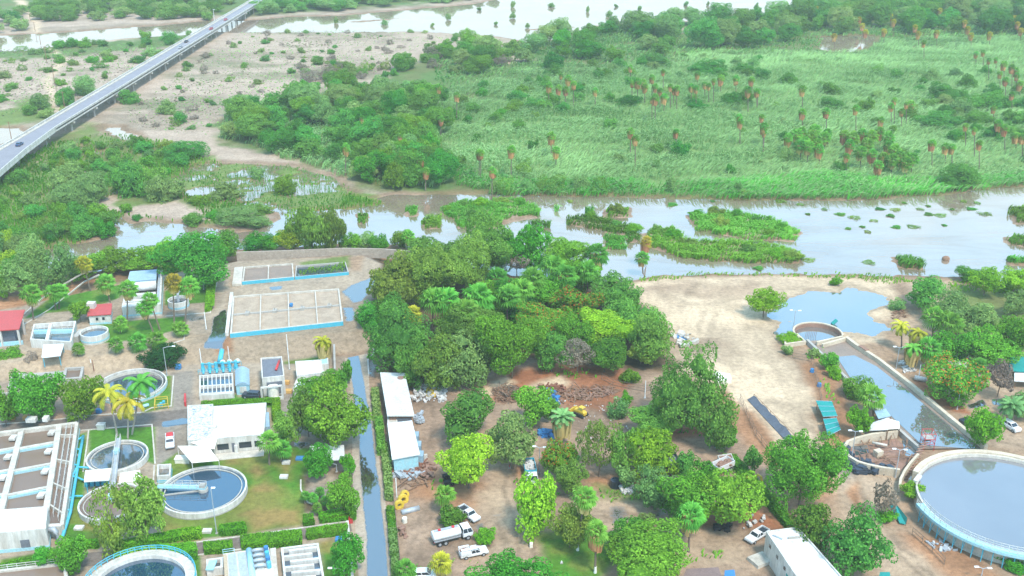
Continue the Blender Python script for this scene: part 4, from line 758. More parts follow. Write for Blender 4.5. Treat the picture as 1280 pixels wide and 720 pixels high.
# ================================================================ trees one by one
TREES = [
 # the works
 ((19,464,80,523),'green','broad bright green tree by the works road, larger of a touching pair'),
 ((79,470,126,520),'green','bright green tree touching the broad tree in front of the open round tank'),
 ((-14,490,20,528),'green','bright green tree cut by the photo edge beside the works road'),
 ((110,606,162,684),'sparse','loose olive tree overhanging the half hidden round tank, thinner of two'),
 ((154,602,203,672),'olive','dense olive tree standing between two round settling tanks'),
 ((131,644,153,684),'yellow','small yellow-green tree below the half hidden round tank'),
 ((44,684,72,710),'green','small green tree beside the white building at bottom left'),
 ((66,672,105,713),'green','round green tree beside the grey duct of the white building'),
 ((379,466,432,500),'green','top lobe tree behind the big tree by the wet road'),
 ((382,484,453,556),'green','big green tree beside the wet road behind the small grey shed'),
 ((364,488,402,540),'mesq','dark green tree pressed against the left of the big roadside tree'),
 ((342,518,374,556),'olive','dark olive tree between the flat roofed building and the twin palms'),
 ((382,557,415,594),'green','green tree hiding the left half of the small grey shed'),
 ((427,568,447,590),'bright','small bright tree at the right corner of the small grey shed'),
 ((410,597,448,642),'green','green tree at the road edge above the clipped hedge'),
 ((415,670,453,716),'green','green tree leaning over the concrete post by the road at the bottom'),
 ((428,448,443,480),'deep','narrow dark tree beside the white house at the top of the wet road'),
 ((418,463,433,485),'deep','small dark tree beside the road right of the white house'),
 # terrace left
 ((-8,436,28,461),'green','green bush below the open red roofed hall'),
 ((29,439,46,454),'dry','purplish brown bush beside the white canopy'),
 ((88,378,110,400),'green','low green tree on the lawn left of the red roofed cabin'),
 ((4,318,48,368),'grey','grey-green feathery tree at the bend of the river path, leftmost'),
 ((24,310,62,362),'grey','tall grey-green feathery tree, second from the photo edge'),
 ((52,308,90,358),'grey','grey-green feathery tree nearest to the first path lamp'),
 ((-12,345,14,372),'green','green tree low at the photo edge by the path'),
 ((84,316,128,346),'green','bank tree right of the grey-green feathery trees'),
 ((118,311,166,340),'green','bank tree behind the tall palm of the path'),
 ((154,306,206,337),'green','bank tree behind the long white tank house'),
 ((190,300,232,330),'yellow','yellow-green bank tree touching the big dark tree'),
 ((206,294,284,354),'deep','big dark green tree behind the small round tank'),
 ((262,292,296,325),'deep','dark tree behind the right side of the big dark tree'),
 ((200,320,226,345),'olive','olive tree in front of the big dark tree'),
 ((298,292,328,319),'deep','dark green tree at the left end of the stone river wall'),
 ((322,290,356,316),'green','green tree on the bank behind the upper drying bed'),
 ((344,283,384,314),'yellow','yellow-green tree left of the tall pale trunked tree'),
 ((366,263,412,318),'willow','tall tree with pale trunk on the river bank above the drying beds'),
 ((398,266,431,314),'willow','tall tree beside the pale trunked tree, right of the two'),
 ((424,292,452,313),'green','low green tree right of the two tall bank trees'),
 ((444,292,470,311),'grey','low grey-green tree on the bank left of the palm'),
 ((464,296,485,320),'green','single round tree in front of the stone river wall'),
 ((488,290,512,309),'green','green tree on the bank left of the small palm'),
 ((518,296,534,310),'deep','dark low tree beside the bank palm'),
 # the wood
 ((462,326,514,386),'olive','olive tree at the left tip of the wood'),
 ((498,312,560,378),'olive','tall olive tree high on the left of the wood'),
 ((518,296,592,352),'olive','broad yellow-olive tree on the top left of the wood'),
 ((552,306,608,366),'olive','rounded olive tree in the middle of the upper wood'),
 ((584,280,642,344),'olive','tallest yellow-olive tree at the top of the wood'),
 ((612,290,650,335),'deep','dark tree between the tallest olive tree and the river'),
 ((638,287,687,336),'green','green tree at the top of the wood facing the river'),
 ((676,298,734,342),'green','broad green tree at the river edge of the wood'),
 ((630,314,662,342),'dry','leafless purplish tree in a gap of the upper wood'),
 ((440,379,483,417),'deep','dark green bushy tree beside the flooded yard'),
 ((458,384,532,458),'mesq','feathery mid green tree above the dark court at the road end'),
 ((493,424,535,477),'olive','yellow-olive tree above the long shed roof'),
 ((524,426,573,484),'olive','yellow-olive tree above the rubbish heap'),
 ((556,384,618,432),'mesq','feathery green tree in the heart of the wood'),
 ((560,416,620,478),'grey','greyish green tree at the lower edge of the wood'),
 ((602,394,678,470),'green','big fresh green tree in front of the wood'),
 ((650,384,712,428),'red','tree with orange-red blossom in the middle of the wood'),
 ((690,360,745,402),'red','tree with scattered red blossom at the right of the wood'),
 ((668,418,712,460),'mesq','green tree left of the leafless grey tree'),
 ((742,345,790,387),'mesq','green tree at the upper right edge of the wood'),
 ((726,391,794,434),'yellow','yellow-green domed tree on the right of the wood'),
 ((734,424,778,462),'deep','dark tree under the yellow-green domed tree'),
 ((768,378,822,424),'mesq','mid green tree on the right shoulder of the wood'),
 ((794,394,841,450),'mesq','tall mid green tree at the right end of the wood'),
 ((701,422,744,462),'dry','leafless grey tree at the lower edge of the wood'),
 ((784,428,819,454),'olive','small olive tree below the right end of the wood'),
 ((652,340,702,384),'green','green tree behind the red blossomed tree'),
 ((700,325,748,365),'green','green tree behind the palms at the river edge'),
 ((620,352,664,398),'deep','dark tree in the shaded heart of the wood'),
 ((755,356,806,398),'mesq','tree between the domed tree and the river sand'),
 ((470,372,512,412),'deep','dark tree in front of the left tip of the wood'),
 ((545,380,585,420),'deep','shaded tree behind the twin palms of the wood'),
 ((590,360,634,400),'green','tree left of the shaded heart of the wood'),
 ((700,398,740,440),'green','green tree between red blossom and grey bare tree'),
 # the yard
 ((547,490,617,549),'mesq','dark green spreading tree beside the long shed'),
 ((609,520,672,583),'grey','pale olive round tree in the middle of the yard'),
 ((552,545,618,608),'yellow','bright yellow-green tree beside the white roofed shed'),
 ((647,487,691,531),'green','small green tree between the timber heap and the date palm'),
 ((724,525,776,591),'sparse','sparse grey-green tree in the middle of the yard'),
 ((679,556,719,598),'red','tree with orange blossom beside the twin lamp'),
 ((696,580,734,618),'olive','olive tree right of the open truck'),
 ((646,594,700,662),'yellow','light green upright tree below the open truck'),
 ((692,632,734,680),'olive','dark olive tree at the edge of the green lawn'),
 ((550,633,582,664),'deep','dark bush beside the parked white pickup'),
 ((595,662,620,682),'bright','small bright bush behind the white service truck'),
 ((590,712,704,772),'green','wide crown rising from the bottom edge of the photo'),
 ((760,640,813,682),'deep','dark green tree between the yellow palm and the tall palm'),
 ((748,668,862,736),'green','broad green tree at the bottom edge left of the brown roof'),
 ((796,588,840,632),'grey','grey-green tree beside the pile of pale stones'),
 ((828,590,898,656),'green','big bright tree hiding the parked trucks, left half'),
 ((880,584,956,658),'green','big bright tree hiding the parked trucks, right half'),
 ((786,538,843,594),'yellow','yellow-green tree in the yard beside the dark truck'),
 ((760,540,795,590),'olive','olive tree touching the yellow-green tree of the yard'),
 ((792,503,846,543),'olive','olive tree below the pole at the yard fence'),
 ((817,441,894,536),'mesq','tall dark green tree at the edge of the pale sand'),
 ((876,494,923,558),'mesq','dark green tree right of the tall tree by the sand'),
 ((893,532,921,560),'deep','low dark tree under the lamp of the yard'),
 ((774,490,789,508),'bright','tiny bright palm-like bush below the yard pole'),
 ((775,460,800,482),'green','small green bush by the yard fence'),
 ((960,547,1049,632),'green','big bright green tree beside the dark tarpaulin strip'),
 ((996,634,1050,692),'deep','dark tree right of the white flat roofed house'),
 ((1032,646,1106,724),'mesq','large feathery dark tree right of the white flat roofed house'),
 ((1128,604,1156,625),'bright','small bright tree at the rim of the big right tank'),
 ((1097,638,1119,656),'bright','small bright bush beside the green tarpaulin roll'),
 ((1094,600,1122,644),'dry','bare grey tree between the lamps and the green tarpaulin roll'),
 ((1054,469,1088,502),'deep','dark bushy tree on the left bank of the canal, middle'),
 ((1059,510,1087,542),'bright','light green tree left of the collapsed roof'),
 ((1026,442,1047,466),'green','green bush on the left bank of the canal, upper'),
 ((1035,457,1056,475),'bright','light green bush on the left bank of the canal'),
 ((1010,436,1025,449),'grey','greyish bush beside the canal wall'),
 ((978,432,996,446),'grey','tiny grey-green bush on the pale sand below the planter'),
 ((974,417,1000,432),'bright','light green bush growing in the planter of the ring wall'),
 ((1132,347,1184,385),'mesq','round dark green tree by the pond'),
 ((1112,374,1131,391),'grey','small grey bush at the pond edge'),
 ((1172,370,1224,412),'grey','greyish tree behind the palm grove on the right'),
 ((1200,380,1250,420),'grey','greyish tree behind the ruined hut'),
 ((1170,412,1216,452),'green','green tree behind the roofless hut, left'),
 ((1210,414,1266,457),'green','green tree behind the roofless hut, right'),
 ((1160,450,1226,500),'red','yellow and orange tinted tree in front of the roofless hut'),
 ((1232,452,1272,492),'dry','purplish grey bare tree right of the roofless hut'),
 ((1248,394,1292,442),'green','green tree at the right edge above the teal tank'),
 ((1214,335,1252,366),'yellow','yellow-green tree on the river shore at the right'),
 ((1246,336,1292,366),'yellow','yellow-green tree on the river shore at the photo edge'),
 ((1254,362,1292,392),'grey','grey tree below the shore trees at the photo edge'),
 ((1196,332,1226,350),'deep','low dark tree at the water edge on the right'),
 ((1037,347,1051,359),'bright','small single bush on the sand between river and pond'),
 ((937,362,975,394),'yellow','single yellow-green tree left of the pond'),
 ((1212,510,1252,556),'bright','light green round tree beside the white car'),
 ((1250,490,1290,520),'grey','grey leaning tree at the photo edge above the white car'),
 ((700,560,728,590),'mesq','feathery low tree right of the orange blossomed tree beside the twin lamp'),
 ((770,585,800,612),'grey','small grey-green tree above the pile of pale stones'),
 ((842,566,872,600),'mesq','feathery tree standing right of the dark grey open truck'),
 ((866,572,898,604),'green','green tree in front of the white soil container'),
 ((716,640,744,672),'olive','olive tree between the yellow palm and the dark green lawn tree'),
 ((760,500,786,528),'grey','pale bush right of the yellow bulldozer'), ((676,500,700,524),'mesq','small feathery tree left of the yellow bulldozer'),
 ((812,560,836,590),'mesq','feathery low tree left of the dark grey open truck'), ((930,560,958,590),'mesq','feathery tree at the top of the long overgrown hedge fence'),
 ((800,640,826,662),'grey','grey bush on the wet track below the big bright tree'),
 ((1248,690,1290,712),'green','green bush under the walkway of the big right tank'),
]
for bb, k, lab in TREES:
    small = (bb[2] - bb[0]) < 24 or (bb[3] - bb[1]) < 18
    nm = 'bush' if 'bush' in lab else 'tree'
    plant(bb, k, lab, cat='bush' if nm == 'bush' else 'tree', name=nm, trunk=not (nm == 'bush'), group='trees and bushes of the works, wood and yard')
plant((178,430,228,463), 'topiary', 'dark green clipped dome bush at the road corner by the open round tank', 'bush', 'topiary_bush', trunk=False, z0=.4)
# palms: head, foot, head radius px
PALMS = [
 ((104,330),(114,366),8,'fany','p','tall thin palm beside the river path lamp'), ((38,367),(42,400),10,'fan','p','palm at the left end of the terrace lawn'),
 ((66,366),(70,387),9,'fan',None,'left palm of the close pair on the terrace lawn'), ((74,365),(74,386),8,'fan',None,'right palm of the close pair on the terrace lawn'),
 ((131,354),(138,378),9,'fan','p','palm left of the white tank house roof'), ((159,362),(159,409),9,'fan','p','tall palm in front of the white tank house'),
 ((180,386),(192,416),8,'fan','p','front palm of the leaning pair before the tank house'), ((187,375),(200,412),8,'fan','p','rear palm of the leaning pair before the tank house'),
 ((216,354),(218,406),9,'fany','p','tall palm left of the small round tank'), ((235,358),(231,406),10,'fan','p','tall palm right of the small round tank'),
 ((150,404),(150,416),7,'fan',None,'stubby palm in front of the red roofed cabin'), ((171,427),(172,438),9,'fan',None,'low palm in the middle of the lower terrace lawn'),
 ((195,425),(196,434),9,'fan',None,'low palm at the right of the lower terrace lawn'), ((225,411),(226,420),8,'fan',None,'low palm at the kerb corner of the terrace lawn'), ((144,430),(145,442),7,'fan',None,'low palm left of the lower terrace lawn'),
 ((404,427),(405,458),15,'coco','p','yellow palm in front of the lower drying bed'),
 ((136,492),(147,545),20,'coco',None,'left palm of the three before the open round tank'), ((160,504),(160,548),21,'coco',None,'middle palm of the three before the open round tank'), ((176,480),(165,543),20,'cocog',None,'right palm of the three before the open round tank'),
 ((335,552),(337,581),11,'fan',None,'taller palm of the twin palms on the big lawn'), ((352,561),(352,577),9,'fan',None,'shorter palm of the twin palms on the big lawn'),
 ((510,296),(510,319),7,'fan','p','small palm on the bank left of the wood'),
 ((541,376),(541,408),12,'fan',None,'left of the twin palms in the wood'), ((557,376),(556,408),12,'fan',None,'right of the twin palms in the wood'), ((515,393),(515,424),9,'fany','p','yellow palm above the date palm'),
 ((621,349),(621,378),12,'fan','p','palm in the centre of the wood'), ((664,349),(664,380),13,'fan','p','palm below the leafless purplish tree'), ((706,345),(706,372),13,'fan','p','palm at the river side of the wood'), ((690,334),(690,360),12,'fan',None,'palm behind the river side palm'),
 ((745,318),(746,345),12,'fan','p','palm at the right tip of the wood by the water'), ((734,339),(735,366),10,'fan',None,'palm below the tip palm by the water'), ((596,372),(597,404),14,'fan',None,'palm with wide head in the wood, left of centre'), ((634,372),(634,400),12,'fan',None,'palm in the wood right of the wide headed palm'), ((650,362),(650,392),11,'fan',None,'palm beside the dark heart of the wood'), ((580,390),(581,420),12,'fan',None,'palm over the dark gap of the wood'),
 ((807,302),(807,331),8,'fany','o','orange headed palm on the sand spit'), ((802,323),(804,343),7,'fan','p','short palm under the orange headed palm on the sand spit'),
 ((730,622),(722,688),14,'fan','p','palm with yellow head left of the tall palm on the lawn'), ((745,664),(744,716),15,'fan','o','tall palm with orange skirt on the green lawn'), ((862,645),(861,690),16,'fan','p','yellow-orange palm in front of the big bright tree'),
 ((555,618),(556,640),10,'fan','p','small palm above the dark bush in the yard'), ((505,712),(505,730),11,'fan',None,'palm at the bottom edge beside the road'), ((550,704),(551,726),11,'fany','p','palm at the bottom edge beside the parked van'),
 ((1089,496),(1092,520),13,'fan',None,'palm above the collapsed roof'), ((1127,408),(1127,436),13,'coco',None,'leftmost palm of the grove right of the canal'), ((1148,417),(1148,446),15,'coco','p','palm with wide yellow fronds in the grove right of the canal'), ((1166,396),(1166,425),11,'fan',None,'highest palm of the grove right of the canal'), ((1186,404),(1186,432),13,'fan',None,'rightmost palm of the grove right of the canal'), ((1141,436),(1142,462),14,'cocog','p','lowest palm of the grove right of the canal'), ((1161,436),(1157,461),12,'fan','p','palm with bare trunk at the front of the grove right of the canal'), ((1222,458),(1222,480),9,'fan',None,'palm right of the roofless hut'),
 ((97,436),(97,450),6,'fan',None,'tiny palm beside the white canopy'),
]
for hd, ft, r, k, dead, lab in PALMS:
    if 500 < hd[0] < 750 and 310 < hd[1] < 400 and 'yellow' not in lab: ft = (ft[0], ft[1] + 13); r *= 1.12
    palm(hd, ft, r, k, lab, 'palms of the works, wood and yard', dead, 'coconut_palm' if k[:4] == 'coco' else 'fan_palm', lime='lawn' in lab and ft[1] > 640, pale=k[:4] == 'coco' and ft[0] < 200)
palm((505,420),(506,448),22,'dates','large blue-green date palm at the end of the wet road','palms of the works, wood and yard','o','date_palm')
palm((703,522),(699,553),19,'dates','date palm with a thick trunk in the yard','palms of the works, wood and yard','p','date_palm')
palm((1265,508),(1266,531),18,'dates','date palm beside the white car','palms of the works, wood and yard',None,'date_palm')
for i, (x, y) in enumerate([(381,620),(391,622),(399,615),(406,626),(396,635)]):
    palm((x,y),(x+1,y+9),5,'fan',['young palm in the fenced bed, leftmost','young palm second in the fenced bed','young palm highest in the fenced bed','young palm rightmost in the fenced bed','young palm lowest in the fenced bed'][i],'young palms of the fenced bed',minh=.5)
# hedges (photo corners of the clipped top)
for q, h, lab in [
 ([(252,501),(340,497),(340,500),(252,507)],1.2,'long low hedge behind the white flat roofed building'), ([(340,497),(349,496),(350,520),(341,521)],1.4,'hedge corner at the right of the white flat roofed building'),
 ([(100,676),(121,673),(122,680),(100,682)],1.0,'short hedge beside the loose olive tree'), ([(141,676),(185,668),(186,677),(142,684)],1.2,'hedge below the tank trees, left of the lane'), ([(184,668),(230,660),(231,668),(186,677)],1.3,'hedge along the lane, middle of the three on the lawn edge'),
 ([(226,660),(250,657),(251,666),(228,669)],1.5,'hedge end block left of the lamp'), ([(142,689),(205,680),(206,691),(143,697)],1.4,'lower hedge beside the railed tank'), ([(200,680),(244,677),(245,691),(203,692)],1.6,'leafy hedge above the railed tank'),
 ([(274,655),(306,652),(307,661),(275,664)],1.3,'hedge block right of the lamp'), ([(254,677),(289,674),(290,684),(255,687)],1.3,'hedge block above the pump building'), ([(301,668),(376,661),(377,675),(302,681)],1.4,'long hedge above the pump building and the baffle tank'),
 ([(383,660),(397,658),(397,667),(384,669)],1.2,'hedge block left of the gate path'), ([(396,658),(434,653),(434,663),(396,667)],1.2,'hedge ending at the road gate'), ([(379,642),(391,641),(392,650),(380,651)],1.3,'small hedge block at the lawn corner'), ([(399,640),(444,632),(444,643),(400,648)],1.3,'hedge of the fenced bed beside the road'),
 ([(0,704),(48,694),(48,699),(0,710)],.6,'low grass hedge under the white building'), ([(259,350),(270,346),(264,384),(256,386)],1.2,'bright hedge at the right edge of the terrace lawn')]:
    hedge(q, h, lab, z0=TER if q[0][1] < 430 else 0, group='clipped hedges of the works')
# creepers along the yard fence by the road
for i, (a, b) in enumerate([((462,484),(466,530)), ((467,520),(470,560)), ((474,552),(477,584)), ((477,572),(480,618)), ((481,632),(485,668)), ((484,660),(489,720))]):
    w2 = 5.5
    hedge([(a[0]+2,a[1]),(a[0]+2+w2*1.6,a[1]),(b[0]+2+w2*1.6,b[1]),(b[0]+2,b[1])], [1.5,1.9,1.4,1.7,1.2,1.6][i], ['creeper bush on the roadside fence beside the long shed','reddish green creeper beside the gap between the sheds','creeper bush beside the white roofed shed','tall creeper bush above the yellow rings','creeper bush below the yellow rings','creeper bush at the bottom end of the roadside fence'][i],
          ['leaf_grey','leaf_olive','leaf_grey','leaf_grey','leaf_green','leaf_grey'][i], name='creeper_bush', leaf=.28, group='creepers on the roadside fence')

# ================================================================ the far side
def scatter(poly, n, mind, seed, wt=None):
    """points inside a photo outline, evenly spread over the ground"""
    g = random.Random(seed); w_ = PP(poly); xs = [p[0] for p in w_]; ys = [p[1] for p in w_]; out = []; t = 0
    while len(out) < n and t < n * 60:
        t += 1; x = g.uniform(min(xs), max(xs)); y = g.uniform(min(ys), max(ys))
        if not inside(w_, x, y): continue
        if wt and g.random() > wt(x, y): continue
        if any((x - a) ** 2 + (y - b) ** 2 < mind * mind for a, b in out): continue
        out.append((x, y))
    return out
def bush_at(x, y, a, c, kind, label, name, group, cat='bush', tree=False, seed=0, z=0.0):
    h = random.Random(seed); me, cls = crown_for(kind, a, h.randrange(2)); rz = h.uniform(0, 6.28); sc = (a / cls, a / cls * h.uniform(.8, 1.15), c / (cls * .8))
    if tree:
        e = thing(name, label, cat, (x, y, z), 0, group); zc = c * .95 + .8
        mk('crown', me, e, (0, 0, zc), sc, rz); mk('trunk', TRUNKS[h.randrange(3)], e, (0, 0, 0), (min(.2 * a + .2, 1.3),) * 2 + (max(zc - c * .4, .5),), rz); return e
    o = bpy.data.objects.new(name, me); COL.objects.link(o); o.location = (x, y, z + c * .6); o.scale = sc; o.rotation_euler = (0, 0, rz); return tag(o, label, cat, group)
sid = 0
def mass(poly, n, mind, amin, amax, kinds, label, name, seed=1, flat=.8):
    g = random.Random(seed); VV = []; FF = []; vv = []; mi = []; k0 = 0; mats = sorted(set(kinds))
    for i, (x, y) in enumerate(scatter(poly, n, mind, seed)):
        a = g.uniform(amin, amax); kd = g.choice(kinds); me, cls = crown_for(kd, a, g.randrange(2)); nv = len(me.vertices)
        co = np.empty(nv * 3, np.float32); me.vertices.foreach_get('co', co); co = co.reshape(-1, 3); t = g.uniform(0, 6.28); ct, st = math.cos(t), math.sin(t); q = a / cls
        c = q * flat * g.uniform(.8, 1.2); X = (co[:, 0] * ct - co[:, 1] * st) * q + x; Y = (co[:, 0] * st + co[:, 1] * ct) * q + y; Zc = co[:, 2] * c + a * flat * .8
        VV.append(np.stack([X, Y, Zc], 1)); v = np.empty(len(me.polygons), np.float32); me.attributes['v'].data.foreach_get('value', v); vv.append(np.clip(v + g.uniform(-.2, .2), 0, 1)); FF.append(np.arange(nv).reshape(-1, 4) + k0); k0 += nv; mi.append(np.full(len(v), mats.index(kd)))
    o = npmesh(name, np.concatenate(VV), np.concatenate(FF), 4, None, attrs={'v': ('FLOAT', 'FACE', np.concatenate(vv))})
    for kd in mats: o.data.materials.append(MATS[KIND[kd]['mat']])
    o.data.polygons.foreach_set('material_index', np.concatenate(mi).astype(np.int32)); return tag(o, label, 'woods', kind='stuff')
def wood(poly, n, mind, amin, amax, kinds, label, group, name='tree', cat='tree', tree=True, seed=1, flat=.8):
    global sid; g = random.Random(seed)
    for x, y in scatter(poly, n, mind, seed):
        sid += 1; a = g.uniform(amin, amax); k = g.choice(kinds); wd = float(water_d(np.array([x]), np.array([y]))[0])
        if wd > -1: continue
        bush_at(x, y, a, a * flat * g.uniform(.8, 1.2), k, label, name, group, cat, tree, sid)
# thicket left of the reed field
THICK = [(272,178),(280,148),(300,132),(360,126),(420,112),(470,116),(530,112),(560,124),(552,150),(545,185),(560,215),(548,234),(480,232),(450,222),(400,202),(340,188),(300,178)]
wood(THICK, 78, 8, 4, 8.5, ['mesq','mesq','green','deep','grey'], 'mid green tree of the dense thicket between sandbar and reeds', 'trees of the dense thicket', seed=11, flat=.75)
wood([(440,210),(480,190),(540,190),(560,240),(470,234)], 14, 7, 4, 6.5, ['deep','mesq','green'], 'dark tree at the river end of the thicket', 'trees at the river end of the thicket', seed=12, flat=.95)
wood([(545,64),(600,64),(690,50),(745,36),(850,42),(850,75),(760,82),(700,72),(640,90),(560,100)], 30, 12, 5, 9, ['mesq','deep','grey','green'], 'dark tree on the upper edge of the reed field', 'trees on the upper edge of the reed field', seed=13, flat=.7)
wood([(745,34),(850,32),(920,24),(1020,22),(1300,18),(1300,46),(1100,44),(1092,34),(1020,58),(900,66),(840,60)], 62, 13, 6, 11, ['mesq','deep','grey','mesq'], 'tree of the wood beyond the reed field', 'trees of the wood beyond the reed field', seed=14, flat=.75)
mass([(1020,4),(1100,2),(1300,0),(1300,22),(1020,26)], 70, 12, 7, 12, ['mesq','grey','deep'], 'far wood along the top right of the valley', 'far_woods', 15, .75)
for i, bb in enumerate([(486,68,520,92),(528,58,568,74),(680,66,704,92)]):
    plant(bb, 'deep', ['dark round tree standing alone on the sand above the thicket','dark tree at the sand edge left of the far reeds','dark tree behind the tall palm clump'][i], trunk=False, name='tree')
# bushes in the reed field
for i, bb in enumerate([(800,66,838,84),(862,78,905,92),(920,80,944,94),(920,112,940,134),(900,116,925,134),(975,92,1000,108),(1028,122,1058,138),(1072,124,1092,142),(1160,106,1205,130),(1150,138,1202,162),(1205,140,1240,160),(1212,120,1262,136),(1256,140,1290,162),(660,176,672,188),(840,178,862,198),(1178,206,1225,240),(1030,104,1052,120),(1110,110,1125,120),(655,122,682,138),(860,125,885,140),(770,118,800,134),(640,112,660,128),(1125,136,1148,152),(1232,108,1250,122),(815,180,832,192)]):
    plant(bb, 'deep' if i % 3 else 'mesq', 'dark bush standing in the reed field', 'bush', 'bush', 'dark bushes in the reed field', trunk=False, z0=0)
for i, bb in enumerate([(620,222,645,246),(652,224,670,244),(672,218,704,244),(716,220,738,244),(738,219,758,246),(830,224,846,244),(920,236,938,248),(610,226,622,244),(1096,205,1112,222),(918,228,932,246)]):
    plant(bb, 'grey' if i % 2 else 'sparse', 'pale grey-green bush on the bank at the foot of the reeds', 'bush', 'bush', 'pale bushes on the reed bank', trunk=False, z0=0)
# sandbar scrub
SAND = [(300,40),(420,38),(600,44),(640,52),(540,58),(500,70),(470,92),(400,112),(330,122),(285,132),(262,170),(230,168),(180,160),(150,150),(185,120),(240,80),(285,48)]
wood(SAND, 105, 6, 1.2, 3.4, ['grey','dry','sparse','mesq','grey','dry'], 'low grey-green scrub bush on the sandbar right of the bridge', 'scrub bushes on the sandbar right of the bridge', 'scrub_bush', 'bush', False, 21, .6)
wood([(380,82),(420,76),(500,90),(480,102),(380,104)], 22, 5, 2.5, 5, ['grey','dry','mesq','sparse'], 'scrub bush of the clump above the thicket', 'scrub bushes above the thicket', 'scrub_bush', 'bush', False, 22, .75)
wood([(500,70),(560,72),(640,68),(640,88),(540,96),(500,96)], 16, 6, 2.5, 5, ['grey','dry','mesq'], 'scrub bush between the dark round tree and the reeds', 'scrub bushes at the sand edge of the reeds', 'scrub_bush', 'bush', False, 27, .8)
wood([(-40,62),(60,62),(200,52),(235,52),(160,98),(110,130),(75,150),(40,140),(-40,150)], 60, 6, 1.4, 4.2, ['grey','grey','mesq','sparse','green'], 'scrub bush on the sand left of the bridge', 'scrub bushes on the sand left of the bridge', 'scrub_bush', 'bush', False, 23, .6)
for i, bb in enumerate([(90,96,122,124),(70,112,95,135),(32,118,62,140),(28,132,45,146),(46,135,66,150),(150,112,176,132),(182,60,205,72),(162,70,182,80),(196,126,220,146),(215,140,232,158),(85,74,100,82),(54,84,66,92)]):
    plant(bb, ['grey','mesq'][i % 2], 'larger scrub bush near the bridge on the sand', 'bush', 'scrub_bush', 'larger scrub bushes beside the bridge', trunk=False, z0=0)
mass([(40,8),(150,2),(250,4),(295,2),(262,25),(160,27),(50,28)], 80, 7, 4, 8, ['mesq','deep','grey'], 'far bank wood left of the bridge', 'far_bank_woods', 24, .75)
wood([(-20,20),(30,16),(34,42),(-20,44)], 10, 10, 4, 7, ['mesq','grey'], 'tree beside the sandy track on the far bank', 'trees beside the sandy track', seed=25, flat=.7)
wood([(60,46),(130,40),(240,36),(246,46),(150,58),(60,62)], 26, 7, 2.5, 5.5, ['mesq','green','grey'], 'bush on the spit between the far stream and the sand', 'bushes on the spit of the far stream', 'bush', 'bush', False, 26, .7)
mass([(312,20),(420,14),(500,8),(560,3),(640,-6),(560,-16),(330,-10)], 110, 8, 5, 9, ['mesq','deep','grey','grey'], 'far bank wood right of the bridge', 'far_shore_woods', 28, .7)
for px, py in [(690,8),(735,14),(770,8),(800,12),(640,22),(700,28),(830,22),(868,18),(905,10),(858,6),(760,20),(620,30),(660,34),(560,24),(600,12),(480,30),(420,28),(540,32),(720,40),(640,8),(925,14),(885,6),(945,10)]:
    sid += 1; x, y, _ = P(px, py); bush_at(x, y, 1.5 + (sid % 5) * .4, 1.4 + (sid % 3) * .7, 'grey', 'bush standing in the shallow white river far off', 'bush', 'bushes in the shallow far river', seed=sid, z=-.5)
# marsh below the bridge
wood([(-30,250),(20,228),(60,196),(110,176),(140,176),(210,182),(240,205),(215,240),(140,236),(110,262),(100,296),(40,316),(-30,330)], 70, 5.5, 1.6, 4.2, ['mesq','green','mesq','grey','olive'], 'green bush of the marsh below the bridge', 'bushes of the marsh below the bridge', 'bush', 'bush', False, 31, .75)
wood([(60,286),(110,270),(140,280),(138,296),(100,304),(60,310)], 9, 6, 3, 4.5, ['mesq','green'], 'dense bush on the marsh tongue at the river', 'bushes on the marsh tongue', 'bush', 'bush', False, 34, .8)
wood([(-20,300),(40,318),(60,312),(84,330),(40,350),(-20,360)], 14, 5, 3, 5.5, ['grey','yellow','green'], 'tree of the left bank above the path', 'trees of the left bank above the path', seed=32, flat=1.0)
for i, bb in enumerate([(142,204,185,254),(172,206,210,244),(70,222,128,262),(208,178,260,202),(60,205,100,240),(185,222,226,256)]):
    plant(bb, ['mesq','olive','reedy','mesq','grey','reedy'][i], ['large rounded bush in the middle of the marsh','olive bush beside the large marsh bush','feathery reed bush left of the sand spit','dark bush on the sand right of the bridge foot','greyish bush near the bridge foot','feathery bush right of the large marsh bush'][i], 'bush', 'bush', 'large bushes of the marsh', trunk=False, z0=0)
for i, bb in enumerate([(226,266,252,284),(236,244,262,258),(260,228,300,252),(284,232,298,246),(258,264,278,276),(275,258,330,288),(316,256,340,270),(340,222,368,246),(310,210,330,224),(165,268,178,277),(150,255,165,268)]):
    plant(bb, ['mesq','green','grey'][i % 3], 'low bush on the mud between the marsh and the river', 'bush', 'bush', 'low bushes on the river mud', trunk=False, z0=-.3)
# palms in the reed field
FP = [(701,94),(710,98),(686,107),(698,110),(707,112),(717,105),(744,113),(788,84),(829,89),(790,104),(797,102),(804,103),(806,108),(815,97),(819,108),(825,113),(838,108),(842,112),(815,124),(819,122),(830,121),(846,111),(872,92),(864,108),(870,110),(881,105),(886,107),(892,101),(901,98),(920,98),(939,100),(946,114),(925,152),(924,146),(952,146),(954,160),(955,165),(689,170),(639,187),(695,188),(788,164),(794,173),(845,165),(601,191),(617,215),
 (947,115),(1003,111),(1003,140),(1033,139),(1070,135),(1101,150),(1114,132),(1118,125),(1127,139),(1133,130),(1139,130),(955,158),(1165,179),(1182,183),(1190,184),(1224,179),(1242,135),(1207,157),(1218,162),(1248,154),(1256,160),(1270,170),(1278,171),(1155,53),(1220,67),(1229,65),(1236,75),(1245,74),(1255,80),(1265,84),(1270,88),(1257,100),(1271,94),(1265,118),(1250,92),(1058,195),(940,98),(935,112),(1275,105),
 (548,109),(571,119),(551,149),(472,155),(468,150),(486,185),(501,192),(522,187),(525,198),(432,184),(532,214),(599,191),(615,213),(452,147),(500,170),(512,178),(480,150)]
